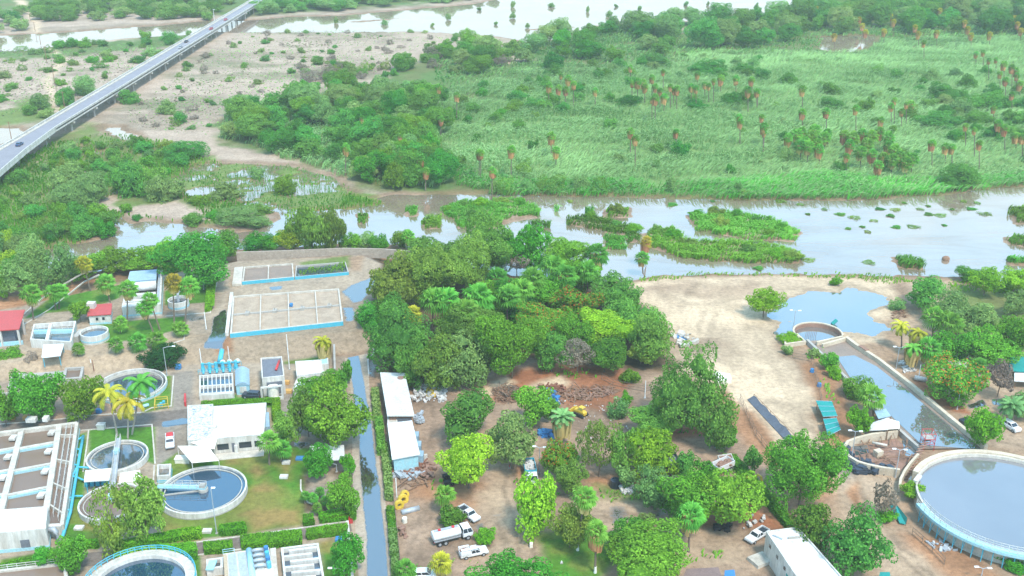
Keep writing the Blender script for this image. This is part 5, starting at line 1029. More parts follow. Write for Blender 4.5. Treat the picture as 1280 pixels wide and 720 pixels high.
for i, (x, y) in enumerate(FP):
    s = S(y + 24); hh = 6.5 + (i * 37 % 11) * .65; r = 1.25 + (i * 17 % 9) * .1
    foot = (x, y + hh * s * .93)
    palm((x, y), foot, r * s, 'fan', 'slender palm with orange dead skirt rising from the reeds' if x > 560 else 'palm rising from the thicket left of the reed field', 'palms of the reed field' if x > 560 else 'palms of the thicket', 'o', z0=0)
GROVE = [(985,172),(996,168),(1006,176),(1014,170),(1022,178),(1030,172),(1002,164),(1018,163),(1034,166),(1010,184),(1024,186),(1000,182),(1055,168),(1066,172),(1078,166),(1090,170),(1100,164),(1110,172),(1062,180),(1084,180),(1104,196),(1115,200),(1125,194),(1132,204),(1098,206),(1118,188),(1110,182),(1140,198),(1090,192),(1075,190)]
for i, (x, y) in enumerate(GROVE):
    s = S(y + 18); palm((x, y), (x + (i % 3 - 1), y + 6.5 * s), 2.2 * s, 'fan', 'green leafy palm of the low grove in the reed field', 'palms of the low grove', 'p' if i % 2 else 'o', z0=0)
for i in range(26):
    x = 1020 + (i * 97 % 260); y = 10 + (i * 53 % 36); s = S(y + 12); palm((x, y), (x, y + 9 * s * .95), 2.0 * s, 'fany', 'far palm with reddish skirt in the wood beyond the reeds', 'palms of the far wood', 'o', z0=0)

# ---- reeds: leaning blades over the field (nobody could count them)
def reeds(name, polys, spacing, ht, mat, lean=(.55, -.25), seed=3, holes=(), wdt=.5, z=0.0, segs=True, patch=True):
    g = np.random.default_rng(seed); out = []
    for poly in polys:
        w_ = np.array(PP(poly, z)); x0, y0 = w_.min(0); x1, y1 = w_.max(0); n = int((x1 - x0) * (y1 - y0) / spacing ** 2)
        X = g.uniform(x0, x1, n); Y = g.uniform(y0, y1, n)
        d = sdist(w_, X + (NZ[0](X, Y, 12 if spacing > .8 else 4.5, 4, .6) - .5) * (8 if spacing > .8 else 6), Y + (NZ[1](X, Y, 12 if spacing > .8 else 4.5, 4, .6) - .5) * (8 if spacing > .8 else 6), 5); m = d > 0
        for hq in holes: m &= sdist(np.array(PP(hq)), X, Y, 5) < 0
        out.append(np.stack([X[m], Y[m]], 1))
    p = np.concatenate(out); X, Y = p[:, 0], p[:, 1]
    if patch:
        dn = NZ[4](X * .7 + Y * .35, Y * 1.3, 16 if spacing > .55 else 5, 4, .6); keep = g.random(len(X)) < np.clip(.35 + (dn - .3) * 2.2, .2, 1); X, Y, dn = X[keep], Y[keep], dn[keep]
    else: dn = np.full(len(X), .5)
    n = len(X); hgt = ht * g.uniform(.7, 1.25, n) * (.7 + .6 * dn)
    an = math.atan2(lean[1], lean[0]) + (NZ[2](X, Y, 25, 3) - .5) * 2.2 + g.normal(size=n) * .45; lk = math.hypot(*lean) * g.uniform(.6, 1.4, n)
    ux, uy = np.cos(an), np.sin(an); wx, wy = -uy * wdt * .5, ux * wdt * .5; zb = np.full(n, z - .1)
    def pt(s, h, wf): return [np.stack([X + ux * hgt * s + wx * wf * q, Y + uy * hgt * s + wy * wf * q, zb + hgt * h], 1) for q in (-1, 1)]
    a = pt(0, 0, .5); b = pt(lk * .35, .62, 1.0); c = pt(lk * .95, .95, .55); e = pt(lk * 1.5, .88, .12)
    V = np.stack(a + b + c + e, 1).reshape(-1, 3); k = np.arange(n)[:, None] * 8
    F = np.concatenate([k + np.array([[0, 1, 3, 2]]), k + np.array([[2, 3, 5, 4]]), k + np.array([[4, 5, 7, 6]])], 1).reshape(-1, 4)
    v = np.clip(dn * .5 + g.random(n) * .45 + (NZ[5](X, Y * 1.8, 70, 3) - .5) * .9, 0, 1)
    o = npmesh(name, V, F, 4, mat, attrs={'v': ('FLOAT', 'FACE', np.repeat(v, 3))}); return o, n
UPLAND = [(560,112),(545,100),(545,66),(600,64),(690,52),(745,38),(850,38),(1020,24),(1090,34),(1300,30),(1300,48),(1180,50),(1100,52),(1090,44),(1026,46),(1024,66),(900,68),(850,74),(760,86),(700,84),(640,94)]
FIELD = [(560,150),(548,175),(556,205),(575,232),(620,243),(700,246),(780,246),(860,247),(940,248),(1060,249),(1120,246),(1180,242),(1240,235),(1300,228),(1300,46),(1180,48),(1100,50),(1085,64),(1030,66),(900,66),(850,72),(760,84),(700,82),(640,92),(560,112),(545,130)]
o, n1 = reeds('reed_field', [FIELD], .88, 2.2, 'reed', lean=(.7, -.3), wdt=.42); tag(o, 'wind-combed pale green reeds filling the plain beyond the river', 'reeds', kind='stuff')
o, n = reeds('upland_grass', [UPLAND], 1.7, 2.0, 'leaf_grey', wdt=.9, seed=95); tag(o, 'rough grey-green growth between the reed field and the far wood', 'grass', kind='stuff')
o, n2 = reeds('bank_reeds', [[(556,205),(575,234),(620,244),(780,247),(940,249),(1060,250),(1180,243),(1240,236),(1300,229),(1300,215),(1240,222),(1100,228),(1040,218),(960,222),(860,230),(760,228),(640,226)]], .8, 2.4, 'reed_bright', wdt=.4, seed=5); tag(o, 'fresh bright green reeds along the far river bank', 'reeds', kind='stuff')
o, n3 = reeds('thicket_reeds', [THICK, [(300,180),(345,172),(420,200),(440,226),(380,206),(330,190)]], 1.1, 2.6, 'reed', wdt=.5, seed=6); tag(o, 'pale reeds between the thicket trees', 'reeds', kind='stuff')
o, n4 = reeds('marsh_grass', [[(-60,255),(60,180),(130,168),(215,180),(260,200),(330,216),(430,240),(475,258),(380,268),(330,262),(260,282),(150,270),(100,302),(40,320),(-60,340)]], 1.0, 1.5, 'leaf_green', wdt=.55, seed=7, lean=(.3, -.1), holes=[WATER[1], [(110,252),(150,242),(225,247),(262,275),(225,278),(128,262)]]); tag(o, 'rough green marsh grass below the bridge', 'grass', kind='stuff')
o, n5 = reeds('flooded_grass', [[(215,224),(245,207),(300,205),(360,208),(415,222),(438,240),(425,258),(370,262),(280,249)]], 1.0, 1.2, 'leaf_green', wdt=.32, seed=8, lean=(.2, -.1), z=WL); tag(o, 'sparse upright grass standing in the flooded marsh', 'grass', kind='stuff')
# reed islands in the river: each its own
ISL = [([(548,264),(580,254),(640,251),(674,260),(672,270),(640,274),(612,287),(575,284)],'long reed island at the left of the open river'), ([(707,274),(745,272),(800,288),(795,294),(760,291),(710,281)],'slanting reed island left of the middle channel'), ([(756,263),(785,261),(788,271),(758,272)],'small oval reed island above the slanting one'),
 ([(754,297),(783,296),(782,312),(755,312)],'squarish reed island below the slanting one'), ([(783,292),(799,292),(799,303),(784,304)],'small reed island beside the squarish one'), ([(803,294),(835,286),(862,303),(940,303),(998,319),(996,328),(940,329),(850,321),(810,307)],'largest reed island in the middle of the river'), ([(861,271),(915,267),(960,275),(1002,291),(990,301),(930,299),(870,286)],'broad reed island above the largest one'),
 ([(528,273),(548,272),(550,285),(529,286)],'reed tuft island at the left of the river, right of two'), ([(448,269),(459,269),(460,280),(449,280)],'thin reed tuft near the algae patch'), ([(507,261),(519,261),(520,269),(508,270)],'small reed tuft above the tuft island'), ([(1119,323),(1153,330),(1151,337),(1123,333)],'low reed island alone in the lower right water'), ([(1257,298),(1292,295),(1292,309),(1263,305)],'reed island at the right photo edge, middle of three'), ([(1261,324),(1292,324),(1292,331),(1263,330)],'reed island at the right photo edge, lowest of three'), ([(1262,263),(1300,259),(1300,281),(1267,279)],'reed island at the right photo edge, highest of three'), ([(731,262),(741,262),(741,269),(732,270)],'upright dark reed tuft in the river'), ([(690,260),(697,260),(697,264),(690,265)],'tiny reed tuft right of the long island'), ([(660,280),(687,279),(686,284),(662,285)],'flat reed patch left of the slanting island')]
for i, (poly, lab) in enumerate(ISL):
    o, n = reeds('reed_island', [poly], .36, 1.7, 'leaf_green' if i % 3 else 'reed_bright', lean=(.3, -.2), seed=40 + i, wdt=.5, z=WL + .2, patch=True); tag(o, lab, 'reed island', 'reed islands in the river')
wood([(600,150),(760,110),(900,95),(1100,85),(1290,110),(1290,215),(1050,230),(800,230),(640,225)], 46, 9, 1.4, 4.2, ['deep','mesq','mesq','grey','sparse'], 'low bush half sunk among the reeds of the plain', 'low bushes among the reeds', 'bush', 'bush', False, 61, .75)
wood([(560,150),(600,110),(700,90),(760,86),(740,120),(640,150),(600,200),(565,210)], 26, 8, 2.0, 4.5, ['deep','mesq','green'], 'bush between the thicket and the reed plain', 'bushes between thicket and reeds', 'bush', 'bush', False, 62, .8)
for i, (x, y) in enumerate([(560,266),(580,260),(600,258),(625,256),(650,258),(590,274),(870,272),(895,270),(920,274),(945,280),(975,290),(900,284),(960,296),(820,292),(840,298),(860,308),(900,314),(935,318),(970,322),(990,324),(740,276),(770,284),(790,290),(770,267),(768,304)]):
    bush_at(*P2(x, y, WL), 2.0 + (i % 4) * .45, 1.5 + (i % 3) * .3, ['green','mesq','bright','olive'][i % 4], 'rounded bush growing on a reed island in the river', 'bush', 'bushes on the reed islands', seed=700 + i, z=WL + .2)
wood([(1150,100),(1300,70),(1300,215),(1240,222),(1180,190),(1140,150)], 26, 9, 2.6, 6, ['deep','mesq','deep','grey'], 'dark bush in the dense belt at the right of the reed plain', 'bushes of the right hand belt', 'bush', 'bush', False, 63, .7)
wood([(640,92),(760,80),(860,72),(1000,78),(960,100),(860,96),(760,106),(660,112)], 26, 9, 2.2, 5, ['deep','mesq','grey'], 'dark bush in the upper band of the reed plain', 'bushes of the upper band', 'bush', 'bush', False, 64, .7)
# drifting plants on the water
for i, (x, y) in enumerate([(1010,268),(1030,262),(1050,268),(1068,272),(1078,284),(1092,276),(1100,262),(1118,262),(1130,254),(1150,262),(1160,268),(1175,270),(1190,262),(1205,252),(1215,262),(1232,268),(1060,286),(1085,290),(1120,284),(1140,284),(1180,282),(1000,256),(1115,270),(1084,328),(1160,258),(1222,254),(840,256),(975,252),(890,252),(712,252),(950,336),(1010,326)]):
    bush_at(*P2(x, y, WL), 1.0 + (i % 4) * .5, .35, 'sparse' if i % 2 else 'mesq', 'mat of drifting plants on the right part of the river', 'drifting_plants', 'drifting plants on the river', 'water plant', seed=900 + i, z=WL - .1)

for nm, lab, pl in [('weeds', 'weeds at the edges of the yard and the sand', [[(640,600),(660,590),(700,610),(690,625),(655,625)],[(745,612),(800,618),(815,630),(760,628)],[(840,535),(880,532),(890,545),(850,548)],[(1000,440),(1030,436),(1040,450),(1010,452)],[(1070,470),(1090,490),(1084,505),(1064,480)],[(1020,470),(1036,480),(1050,510),(1036,505)],[(855,690),(900,690),(905,702),(860,704)],[(520,700),(600,702),(600,712),(520,712)],[(540,600),(560,602),(560,630),(540,625)],[(690,465),(740,460),(745,472),(695,476)]]), ('shore_weeds', 'green weeds along the shore of the sand by the river', [[(800,346),(905,341),(1060,343),(1130,347),(1130,351),(1060,347),(905,345),(800,352)],[(1040,342),(1100,344),(1140,352),(1120,356),(1060,348)],[(1180,352),(1250,350),(1300,352),(1300,372),(1240,366),(1190,362)]])]:
    o, n = reeds(nm, pl, .8 if nm == 'weeds' else .7, .7, 'leaf_green', wdt=.4, seed=81, lean=(.5, .2)); tag(o, lab, 'weeds', kind='stuff')

o, n = reeds('sand_scrub', [SAND, [(-40,62),(60,62),(200,52),(235,52),(160,98),(110,130),(75,150),(40,140),(-40,150)]], 2.7, .5, 'leaf_grey', wdt=1.1, seed=91, lean=(.4, .1)); tag(o, 'low grey-green scrub and dead stalks over the sandbar', 'scrub', kind='stuff')
o, n = reeds('dry_scrub', [SAND, [(-40,62),(60,62),(200,52),(235,52),(160,98),(110,130),(75,150),(40,140),(-40,150)]], 3.0, .35, 'leaf_dry', wdt=1.2, seed=92, lean=(.4, -.1)); tag(o, 'dry brown scrub over the sandbar', 'scrub', kind='stuff')
# ================================================================ materials of the works
surf('white_paint', (.62, .595, .54), (.33, .29, .23), .75, .2, .75, .6, 3, streak=True)
surf('white_roof', (.72, .715, .69), (.40, .37, .32), .7, .2, .75, .5, 2)
surf('worn_roof', (.72, .73, .74), (.06, .08, .12), .6, .3, 1.0, 1.5, 3.5)
surf('concrete', (.40, .375, .33), (.24, .22, .19), .85, .2, .6, .4, 3)
surf('pale_concrete', (.55, .50, .42), (.30, .27, .22), .85, .2, .75, .5, 3)
surf('beige_wall', (.58, .49, .36), (.36, .27, .19), .85, .2, .6, .35, 3)
surf('brown_wall', (.30, .17, .12), (.16, .10, .07), .9, .2, .7, .5, 2)
surf('cyan_paint', (.05, .40, .52), (.16, .36, .40), .6, .3, .7, 1.1, 3)
surf('pale_cyan', (.30, .56, .62), (.36, .44, .44), .6, .3, .7, 1.0, 3)
surf('blue_cloth', (.05, .20, .42), (.04, .13, .26), .6, .3, .4, .8, 4)
surf('grey_steel', (.42, .45, .47), (.25, .26, .27), .5, .4, .5, .6, 3, .2)
surf('blue_grey_roof', (.28, .40, .48), (.20, .27, .31), .5, .3, .5, .5, 3)
surf('corrugated', (.60, .61, .58), (.36, .30, .24), .55, .35, .5, .3, 2)
surf('red_roof', (.46, .075, .07), (.30, .07, .06), .6, .3, .4, .7, 3)
surf('sail_cloth', (.74, .68, .56), (.60, .54, .44), .8, .2, .3, .6, 3)
surf('dark_mesh', (.11, .125, .15), (.06, .07, .09), .7, .2, .5, .8, 3)
surf('teal_net', (.02, .26, .23), (.02, .18, .17), .7, .2, .4, .8, 4)
surf('rust', (.24, .10, .06), (.14, .07, .05), .85, .2, .6, 1.2, 5)
surf('timber', (.27, .16, .10), (.15, .09, .065), .9, .1, .6, 1.5, 5)
surf('yellow_paint', (.62, .42, .04), (.36, .24, .05), .5, .4, .4, 1.2, 4)
surf('orange_block', (.60, .36, .12), (.4, .25, .1), .8, .2, .4, 1, 4)
surf('red_paint', (.52, .04, .04), (.36, .05, .05), .5, .4, .3, 1, 4)
surf('black_rubber', (.025, .025, .026), (.05, .045, .04), .8, .2, .4, 2, 5)
surf('sludge', (.27, .20, .15), (.16, .13, .11), .7, .3, .6, .25, 2)
surf('bed_sand', (.42, .325, .235), (.27, .205, .15), .95, .1, .8, .3, 2.5)
surf('stone', (.40, .33, .26), (.22, .18, .14), .95, .1, .6, .9, 2)
surf('roof_dark', (.16, .17, .19), (.10, .10, .11), .8, .2, .5, .8, 3)
surf('asphalt_deck', (.25, .24, .255), (.18, .17, .18), .9, .2, .5, .15, 2)
surf('car_white', (.72, .72, .71), (.5, .48, .44), .35, .5, .25, 1, 3)
surf('car_dark', (.03, .04, .055), (.05, .05, .05), .3, .5, .3, 1, 3)
surf('car_blue', (.03, .08, .17), (.05, .07, .1), .3, .5, .3, 1, 3)
surf('car_red', (.45, .04, .05), (.3, .05, .05), .35, .5, .3, 1, 3)
surf('car_grey', (.35, .36, .37), (.25, .25, .25), .35, .5, .3, 1, 3)
surf('glass_dark', (.025, .035, .045), (.04, .05, .06), .08, .6, .2, 1, 3)
surf('lamp_white', (.8, .8, .78), (.6, .6, .58), .4, .4, .2, 1, 3)
surf('brown_roof', (.22, .15, .13), (.13, .09, .08), .8, .2, .5, .8, 3)
surf('tyre_pile', (.03, .042, .06), (.06, .085, .12), .55, .4, .6, 2, 6)
surf('wood_plank', (.46, .36, .24), (.3, .22, .15), .9, .1, .5, 1, 4)
surf('rubble_white', (.58, .56, .52), (.36, .32, .28), .9, .1, .6, 2, 5)
water_mat('tank_water', (.012, .05, .095), 2.8, .03, .004, 1.0)
water_mat('dull_water', (.05, .07, .085), 2.6, .04, .004, 1.0, .12, (.17, .14, .11))
water_mat('sludge_water', (.21, .145, .105), 1.33, .25, .004, 1.0)
water_mat('muddy_tank_water', (.17, .16, .16), 3.0, .03, .003, 1.0)
water_mat('canal_water', (.15, .14, .125), 4.0, .03, .003, 1.0)

def q2(pts, z): return [P2(x, y, z) for x, y in pts]
def base_of(pts):
    n = len(pts); return (sum(p[0] for p in pts) / n, sum(p[1] for p in pts) / n)
def lerp(a, b, t): return (a[0] + (b[0] - a[0]) * t, a[1] + (b[1] - a[1]) * t)
def inset(poly, d):
    """shrink a convex world outline by d metres"""
    n = len(poly); ar = sum(poly[i][0] * poly[(i + 1) % n][1] - poly[(i + 1) % n][0] * poly[i][1] for i in range(n)); s = 1 if ar > 0 else -1; out = []
    for i in range(n):
        a, p, b = poly[i - 1], poly[i], poly[(i + 1) % n]
        def nrm(u, v): l = math.hypot(v[0] - u[0], v[1] - u[1]) or 1; return (-(v[1] - u[1]) / l * s, (v[0] - u[0]) / l * s)
        n1, n2 = nrm(a, p), nrm(p, b); m = (n1[0] + n2[0], n1[1] + n2[1]); k = d / max(.3, (1 + n1[0] * n2[0] + n1[1] * n2[1])); out.append((p[0] + m[0] * k, p[1] + m[1] * k))
    return out
def railing(name, pts, z, h, mat, parent, step=1.6, r=.04, close=False, rails=2):
    b = MB(); pp = list(pts) + ([pts[0]] if close else [])
    for i in range(len(pp) - 1):
        a, c = pp[i], pp[i + 1]; l = math.hypot(c[0] - a[0], c[1] - a[1]); n = max(1, round(l / step))
        for k in range(n + (1 if i == len(pp) - 2 and not close else 0)): q = lerp(a, c, k / n); b.box((q[0], q[1], z + h / 2), (r * 2, r * 2, h), math.atan2(c[1] - a[1], c[0] - a[0]))
        for j in range(rails): b.bar(a, c, r * 1.6, z + h * (1 - j * .45) - r, z + h * (1 - j * .45) + r)
    return b.build(name, mat, parent)
def house(name, label, roof_px, z0, h, wallm, roofm, cat='building', group=None, parapet=.25, over=.0, band=None, openings=(), thick=.3):
    """a flat roofed block; roof_px are the photo corners of the roof, front edge first two; openings: (edge, t0, t1, zlo, zhi, part, material)"""
    o = q2(roof_px, z0 + h); c = base_of(o); e = thing(name, label, cat, (c[0], c[1], z0), 0, group); w_ = inset(o, over + .02) if over else o
    MB().prism(w_, z0 - .3, z0 + h - (.25 if over else .05)).build('wall', wallm, e)
    if over: MB().prism(o, z0 + h - .25, z0 + h).build('roof', roofm, e)
    else: MB().prism(inset(o, .25), z0 + h - .3, z0 + h + .003).build('roof', roofm, e)
    if parapet and not over: MB().line(inset(o, .12), .26, z0 + h - .1, z0 + h + parapet, True).build('parapet', wallm, e)
    if band: MB().line(inset(w_, -.02), .1, z0, z0 + band[0], True).build('painted_band', band[1], e)
    n = len(w_)
    for (k, t0, t1, za, zb, nm, mt) in openings:
        a, b = lerp(w_[k], w_[(k + 1) % n], t0), lerp(w_[k], w_[(k + 1) % n], t1)
        MB().bar(a, b, .12, z0 + za, z0 + zb).build(nm, mt, e)
    return e, w_
def tank(name, label, rim_px, z0, h, wall=.3, water='tank_water', wl=.5, wm='pale_concrete', cat='tank', group=None, band=None, rail=None):
    o = q2(rim_px, z0 + h); c = base_of(o); e = thing(name, label, cat, (c[0], c[1], z0), 0, group)
    MB().line(inset(o, wall / 2), wall, z0 - .2, z0 + h, True).build('wall', wm, e)
    i = inset(o, wall + .01); n = len(i); zz = z0 + h - wl
    MB().add([(x, y, zz) for x, y in (i if sum(i[k][0] * i[(k + 1) % n][1] - i[(k + 1) % n][0] * i[k][1] for k in range(n)) > 0 else i[::-1])], [tuple(range(n))]).build('water' if 'water' in water else 'filling', water, e)
    if band: MB().line(inset(o, -.03), .08, z0 + band[0], z0 + band[1], True).build('painted_band', band[2], e)
    if rail: railing('railing', inset(o, wall / 2), z0 + h, 1.0, rail, e, close=True)
    return e, o
def clarifier(name, label, cpx, r, z0, h, water='tank_water', wm='white_paint', wall=.35, wl=.45, group='round settling tanks', walk=None, hub=True, rail=None, band=None, launder=True, cat='tank'):
    x, y = P2(cpx[0], cpx[1], z0 + h); e = thing(name, label, cat, (x, y, z0), 0, group)
    MB().ring((x, y), r - wall, r, z0 - .2, z0 + h, 96).build('wall', wm, e)
    if launder: MB().ring((x, y), r - wall - .75, r - wall - .6, z0, z0 + h - .25, 96).build('overflow_weir', 'pale_concrete', e)
    MB().disc((x, y), r - wall - .01, z0 + h - wl, 96).build('water', water, e)
    if band: MB().ring((x, y), r + .003, r + .05, z0 + band[0], z0 + band[1], 96).build('painted_band', band[2], e)
    if walk:
        an, l0, wd = walk; ux, uy = math.cos(an), math.sin(an); a = (x + ux * (r + l0), y + uy * (r + l0)); b = (x - ux * .6, y - uy * .6)
        wk = MB().bar(a, b, wd, z0 + h + .15, z0 + h + .5).build('walkway', 'pale_cyan', e)
        for s in (-1, 1):
            o = s * wd / 2; railing('railing', [(a[0] - uy * o, a[1] + ux * o), (b[0] - uy * o, b[1] + ux * o)], z0 + h + .5, 1.0, 'white_paint', e)
        hb = MB(); hb.cyl((x, y), 1.0, z0 + h - wl - .2, z0 + h + .1, 20); hb.box((x, y, z0 + h + .8), (1.1, 1.1, .7), an); hb.build('drive_unit', 'concrete', e)
        a2 = an + .28; MB().bar((x + .8 * math.cos(a2), y + .8 * math.sin(a2)), (x + (r - 1.2) * math.cos(a2), y + (r - 1.2) * math.sin(a2)), .25, z0 + h - wl - .05, z0 + h - wl + .25).build('scum_arm', 'concrete', e)
    return e, (x, y)
# ================================================================ round settling tanks
c1, c1c = clarifier('settling_tank', 'large round white tank of deep blue water in the middle of the lawn', (253.8, 611), 8.6, 0, 1.35, walk=(math.pi * .985, .6, 1.15), band=(0, .25, 'concrete'))
c2, c2c = clarifier('settling_tank', 'round tank below the three palms, its surface streaked brown', (146.5, 569), 6.3, 0, 1.3, water='dull_water')
c3, c3c = clarifier('settling_tank', 'round tank half hidden behind two loose trees', (139.5, 626), 6.3, 0, 1.3, water='sludge_water')
c4, c4c = clarifier('settling_tank', 'shallow dark round tank behind the three yellow palms', (164, 480), 8.2, 0, 1.2, water='dull_water', wall=.3, wl=.9, band=(.3, .7, 'pale_cyan'))
br = thing('tank_bridge', 'narrow grey walkway crossing from one round tank to the half hidden one', 'walkway', (*lerp(c2c, c3c, .5), 1.5))
a, b = lerp(c2c, c3c, -.38), lerp(c2c, c3c, 1.05)
MB().bar(a, b, .95, 1.5, 1.75).build('deck', 'grey_steel', br)
for s in (-1, 1): railing('railing', [(a[0] + s * .44, a[1]), (b[0] + s * .44, b[1])], 1.8, 1.0, 'white_paint', br)
for q in (c2c, c3c): MB().box((q[0], q[1], 2.3), (1.0, 1.2, .9)).build('drive_unit', 'pale_cyan', br)
# big tank with blue railing at the bottom edge
x5, y5 = P2(174, 730, 2.6); r5 = 9.6
c5 = thing('railed_tank', 'raised round tank with turquoise railing cut by the bottom photo edge', 'tank', (x5, y5, 0), 0, 'round settling tanks')
MB().ring((x5, y5), r5 - 1.6, r5, 2.2, 2.6, 96).build('walkway', 'pale_concrete', c5); MB().ring((x5, y5), r5 - 1.9, r5 - 1.5, -.2, 2.75, 96).build('wall', 'white_paint', c5)
MB().disc((x5, y5), r5 - 1.91, 2.0, 96).build('water', 'tank_water', c5); MB().ring((x5, y5), r5 - .5, r5 - .4, 0, 2.2, 64).build('support_wall', 'concrete', c5)
for q in (r5 - .1,):
    pts = [(x5 + q * math.cos(2 * math.pi * i / 48), y5 + q * math.sin(2 * math.pi * i / 48)) for i in range(48)]; railing('railing', pts, 2.6, 1.05, 'cyan_paint', c5, close=True, step=3, r=.06, rails=2)
# ================================================================ aeration basins (left)
Z = 2.4
e = thing('aeration_basin', 'large grid of concrete basins full of brown sludge at the left edge', 'basin', (*P2(50, 590, 0), 0))
W2a, W2b = P2(74, 530, Z), P2(57, 640, Z); W1a, W1b = P2(27, 536, Z), P2(-2, 650, Z); Ra, Rb = P2(96, 528, Z), P2(77, 656, Z); W0a, W0b = P2(-22, 543, Z), P2(-62, 660, Z)
MB().prism([W0a, Ra, Rb, W0b], -.2, .05).build('floor', 'concrete', e)
MB().quad(*[(p[0], p[1], Z - .9) for p in (W0a, W0b, Rb, Ra)]).build('sludge', 'sludge_water', e)
for nm, a, b, w_ in (('walkway', W2a, W2b, 1.15), ('walkway', W1a, W1b, 1.15), ('outer_wall', Ra, Rb, .7)): MB().bar(a, b, w_, 0, Z + (.003 if nm == 'outer_wall' else 0)).build(nm, 'pale_concrete', e)
MB().bar(lerp(W0a, W0a, 0), Ra, .9, 0, Z + .006).build('outer_wall', 'pale_concrete', e); MB().bar(W0b, Rb, .9, 0, Z + .006).build('outer_wall', 'white_paint', e)
MB().line([(Ra[0] + .4, Ra[1]), (Rb[0] + .4, Rb[1])], .08, .3, .9).build('painted_band', 'pale_cyan', e)
for t in (.235, .49, .75):
    for A, B in (((W1a, W1b), (W2a, W2b)), ((W0a, W0b), (W1a, W1b))):
        p, q = lerp(A[0], A[1], t), lerp(B[0], B[1], t - .02); MB().bar(p, q, .75, 0, Z - .12).build('cross_wall', 'pale_concrete', e); MB().bar((p[0], p[1] - .5), (q[0], q[1] - .5), .2, Z - 1.0, Z - .35).build('painted_band', 'pale_cyan', e)
for t in (.13, .42, .68, .9):
    p, q = lerp(W2a, W2b, t), lerp(Ra, Rb, t); MB().bar(p, q, .3, 0, Z - .1).build('cross_wall', 'pale_concrete', e)
for f in (.45, .75): railing('railing', [lerp(lerp(W2a, W2b, .02), lerp(Ra, Rb, .02), f), lerp(lerp(W2a, W2b, .97), lerp(Ra, Rb, .97), f)], Z - .6, 1.0, 'white_paint', e, step=2.5)
for t in (.1, .33, .56, .82):
    for A, B, off in ((W1a, W1b, -1.4), (W2a, W2b, -1.4)):
        p = lerp(A, B, t); MB().box((p[0] + off, p[1], Z - .2), (1.3, 1.7, .5)).build('valve_box', 'white_paint', e)
for k, (x, y) in enumerate([(40, 527), (58, 526)]):
    p = P2(x, y, Z); b = MB(); b.box((p[0], p[1], Z + .55), (2.2 - k, 1.5, 1.1)); b.build('motor_housing', 'white_paint', e, bevel=.15)
# white blower house at the bottom left
e, w_ = house('blower_house', 'white flat roofed building with dark doorway at the bottom left', [(-60, 673), (57.5, 662), (60, 634), (-60, 643)], 0, 4.2, 'white_paint', 'white_roof', band=(.7, 'pale_cyan'), openings=[(0, .70, .80, 0, 2.4, 'doorway', 'roof_dark'), (0, .42, .46, 2.2, 2.9, 'window', 'glass_dark')])
d = MB(); a = P(60, 662, 2.6); bq = P(74, 679, 0); d.tube([a, (a[0] + 1.3, a[1] - .3, 2.75), (bq[0] - .3, bq[1] + .4, 2.2), (bq[0], bq[1], 1.2), (bq[0], bq[1], -.1)], .5, 12); tag(d.build('duct', 'grey_steel', None, True), 'bent grey duct leaving the white building at the bottom left', 'duct')
tank('thickener_tank', 'open concrete tank with brown sludge at the bottom left corner', [(-40, 716), (82, 702), (88, 740), (-40, 750)], 0, 2.0, .6, 'sludge_water', .4, rail='white_paint')
# turquoise pipes
e = thing('pipe_run', 'turquoise pipe run beside the sludge basins, with side branches', 'pipes', G(93, 610))
pp = [(104, 545), (100, 566), (96.5, 587), (92, 615), (88, 640), (78, 671)]
MB().tube([P(x, y, .9) for x, y in pp], .32, 10).build('main_pipe', 'cyan_paint', e, True)
for (x0, y0), (x1, y1) in [((101, 562), (94, 561)), ((97.5, 582), (90, 580)), ((95, 596), (86, 595)), ((91, 622), (82, 622)), ((89, 637), (81, 638)), ((92, 620), (103, 620)), ((95, 596), (104, 600)), ((104, 545), (97, 550))]:
    MB().tube([P(x0, y0, .9), P((x0 + x1) / 2, (y0 + y1) / 2, .95), P(x1, y1, .9), P(x1, y1 + 1, .1)], .2, 8).build('branch_pipe', 'cyan_paint', e, True)
MB().tube([P(90, 596, .9), P(96, 584, 1.2), P(104, 584, 1.2), P(112, 585, 1.0)], .22, 8).build('branch_pipe', 'cyan_paint', e, True)
for x, y in [(99, 572), (95, 598), (90, 628), (84, 655)]: MB().cyl(P2(x, y), .36, 0, .75, 10).build('pipe_support', 'concrete', e)
# roofs between the tanks
def canopy(name, label, px, z0, h, roofm, posts='cyan_paint', sag=0.0, thick=.18, group=None, hs=None):
    o = q2(px, z0 + h); c = base_of(o); e = thing(name, label, 'canopy', (c[0], c[1], z0), 0, group)
    MB().prism(o, z0 + h - thick, hs and [z0 + q for q in hs] or z0 + h).build('roof', roofm, e)
    for q in inset(o, .3): MB().cyl(q, .09, z0 - .1, z0 + h - thick + .01, 8).build('post', posts, e)
    return e
e = canopy('pump_canopy', 'white canopy over turquoise pumps between two round tanks', [(105, 602), (136.5, 600), (139, 585), (106.5, 588)], 0, 3.0, 'white_roof')
for k in range(4):
    p = P(110 + 7 * k, 606 - .6 * k, 0); b = MB(); b.box((p[0], p[1], .3), (.8, 1.6, .6)); b.tube([(p[0], p[1] - .7, .85), (p[0], p[1] + .7, .85)], .38, 10); b.build('pump', 'cyan_paint', e, False)
tag(MB().prism(q2([(148, 603), (176, 601), (175, 587), (150, 591)], 1.1), 0, 1.1).build('valve_chamber', 'sail_cloth', None, bevel=.06), 'low beige slab chamber between the two round tanks', 'chamber')
tank('valve_box', 'small white hollow box with turquoise foot beside the parked white pickup', [(196, 595), (213, 594), (214, 579.5), (196.5, 580.5)], 0, 1.6, .3, 'dull_water', 1.0, 'white_paint', 'box', band=(0, .5, 'cyan_paint'))
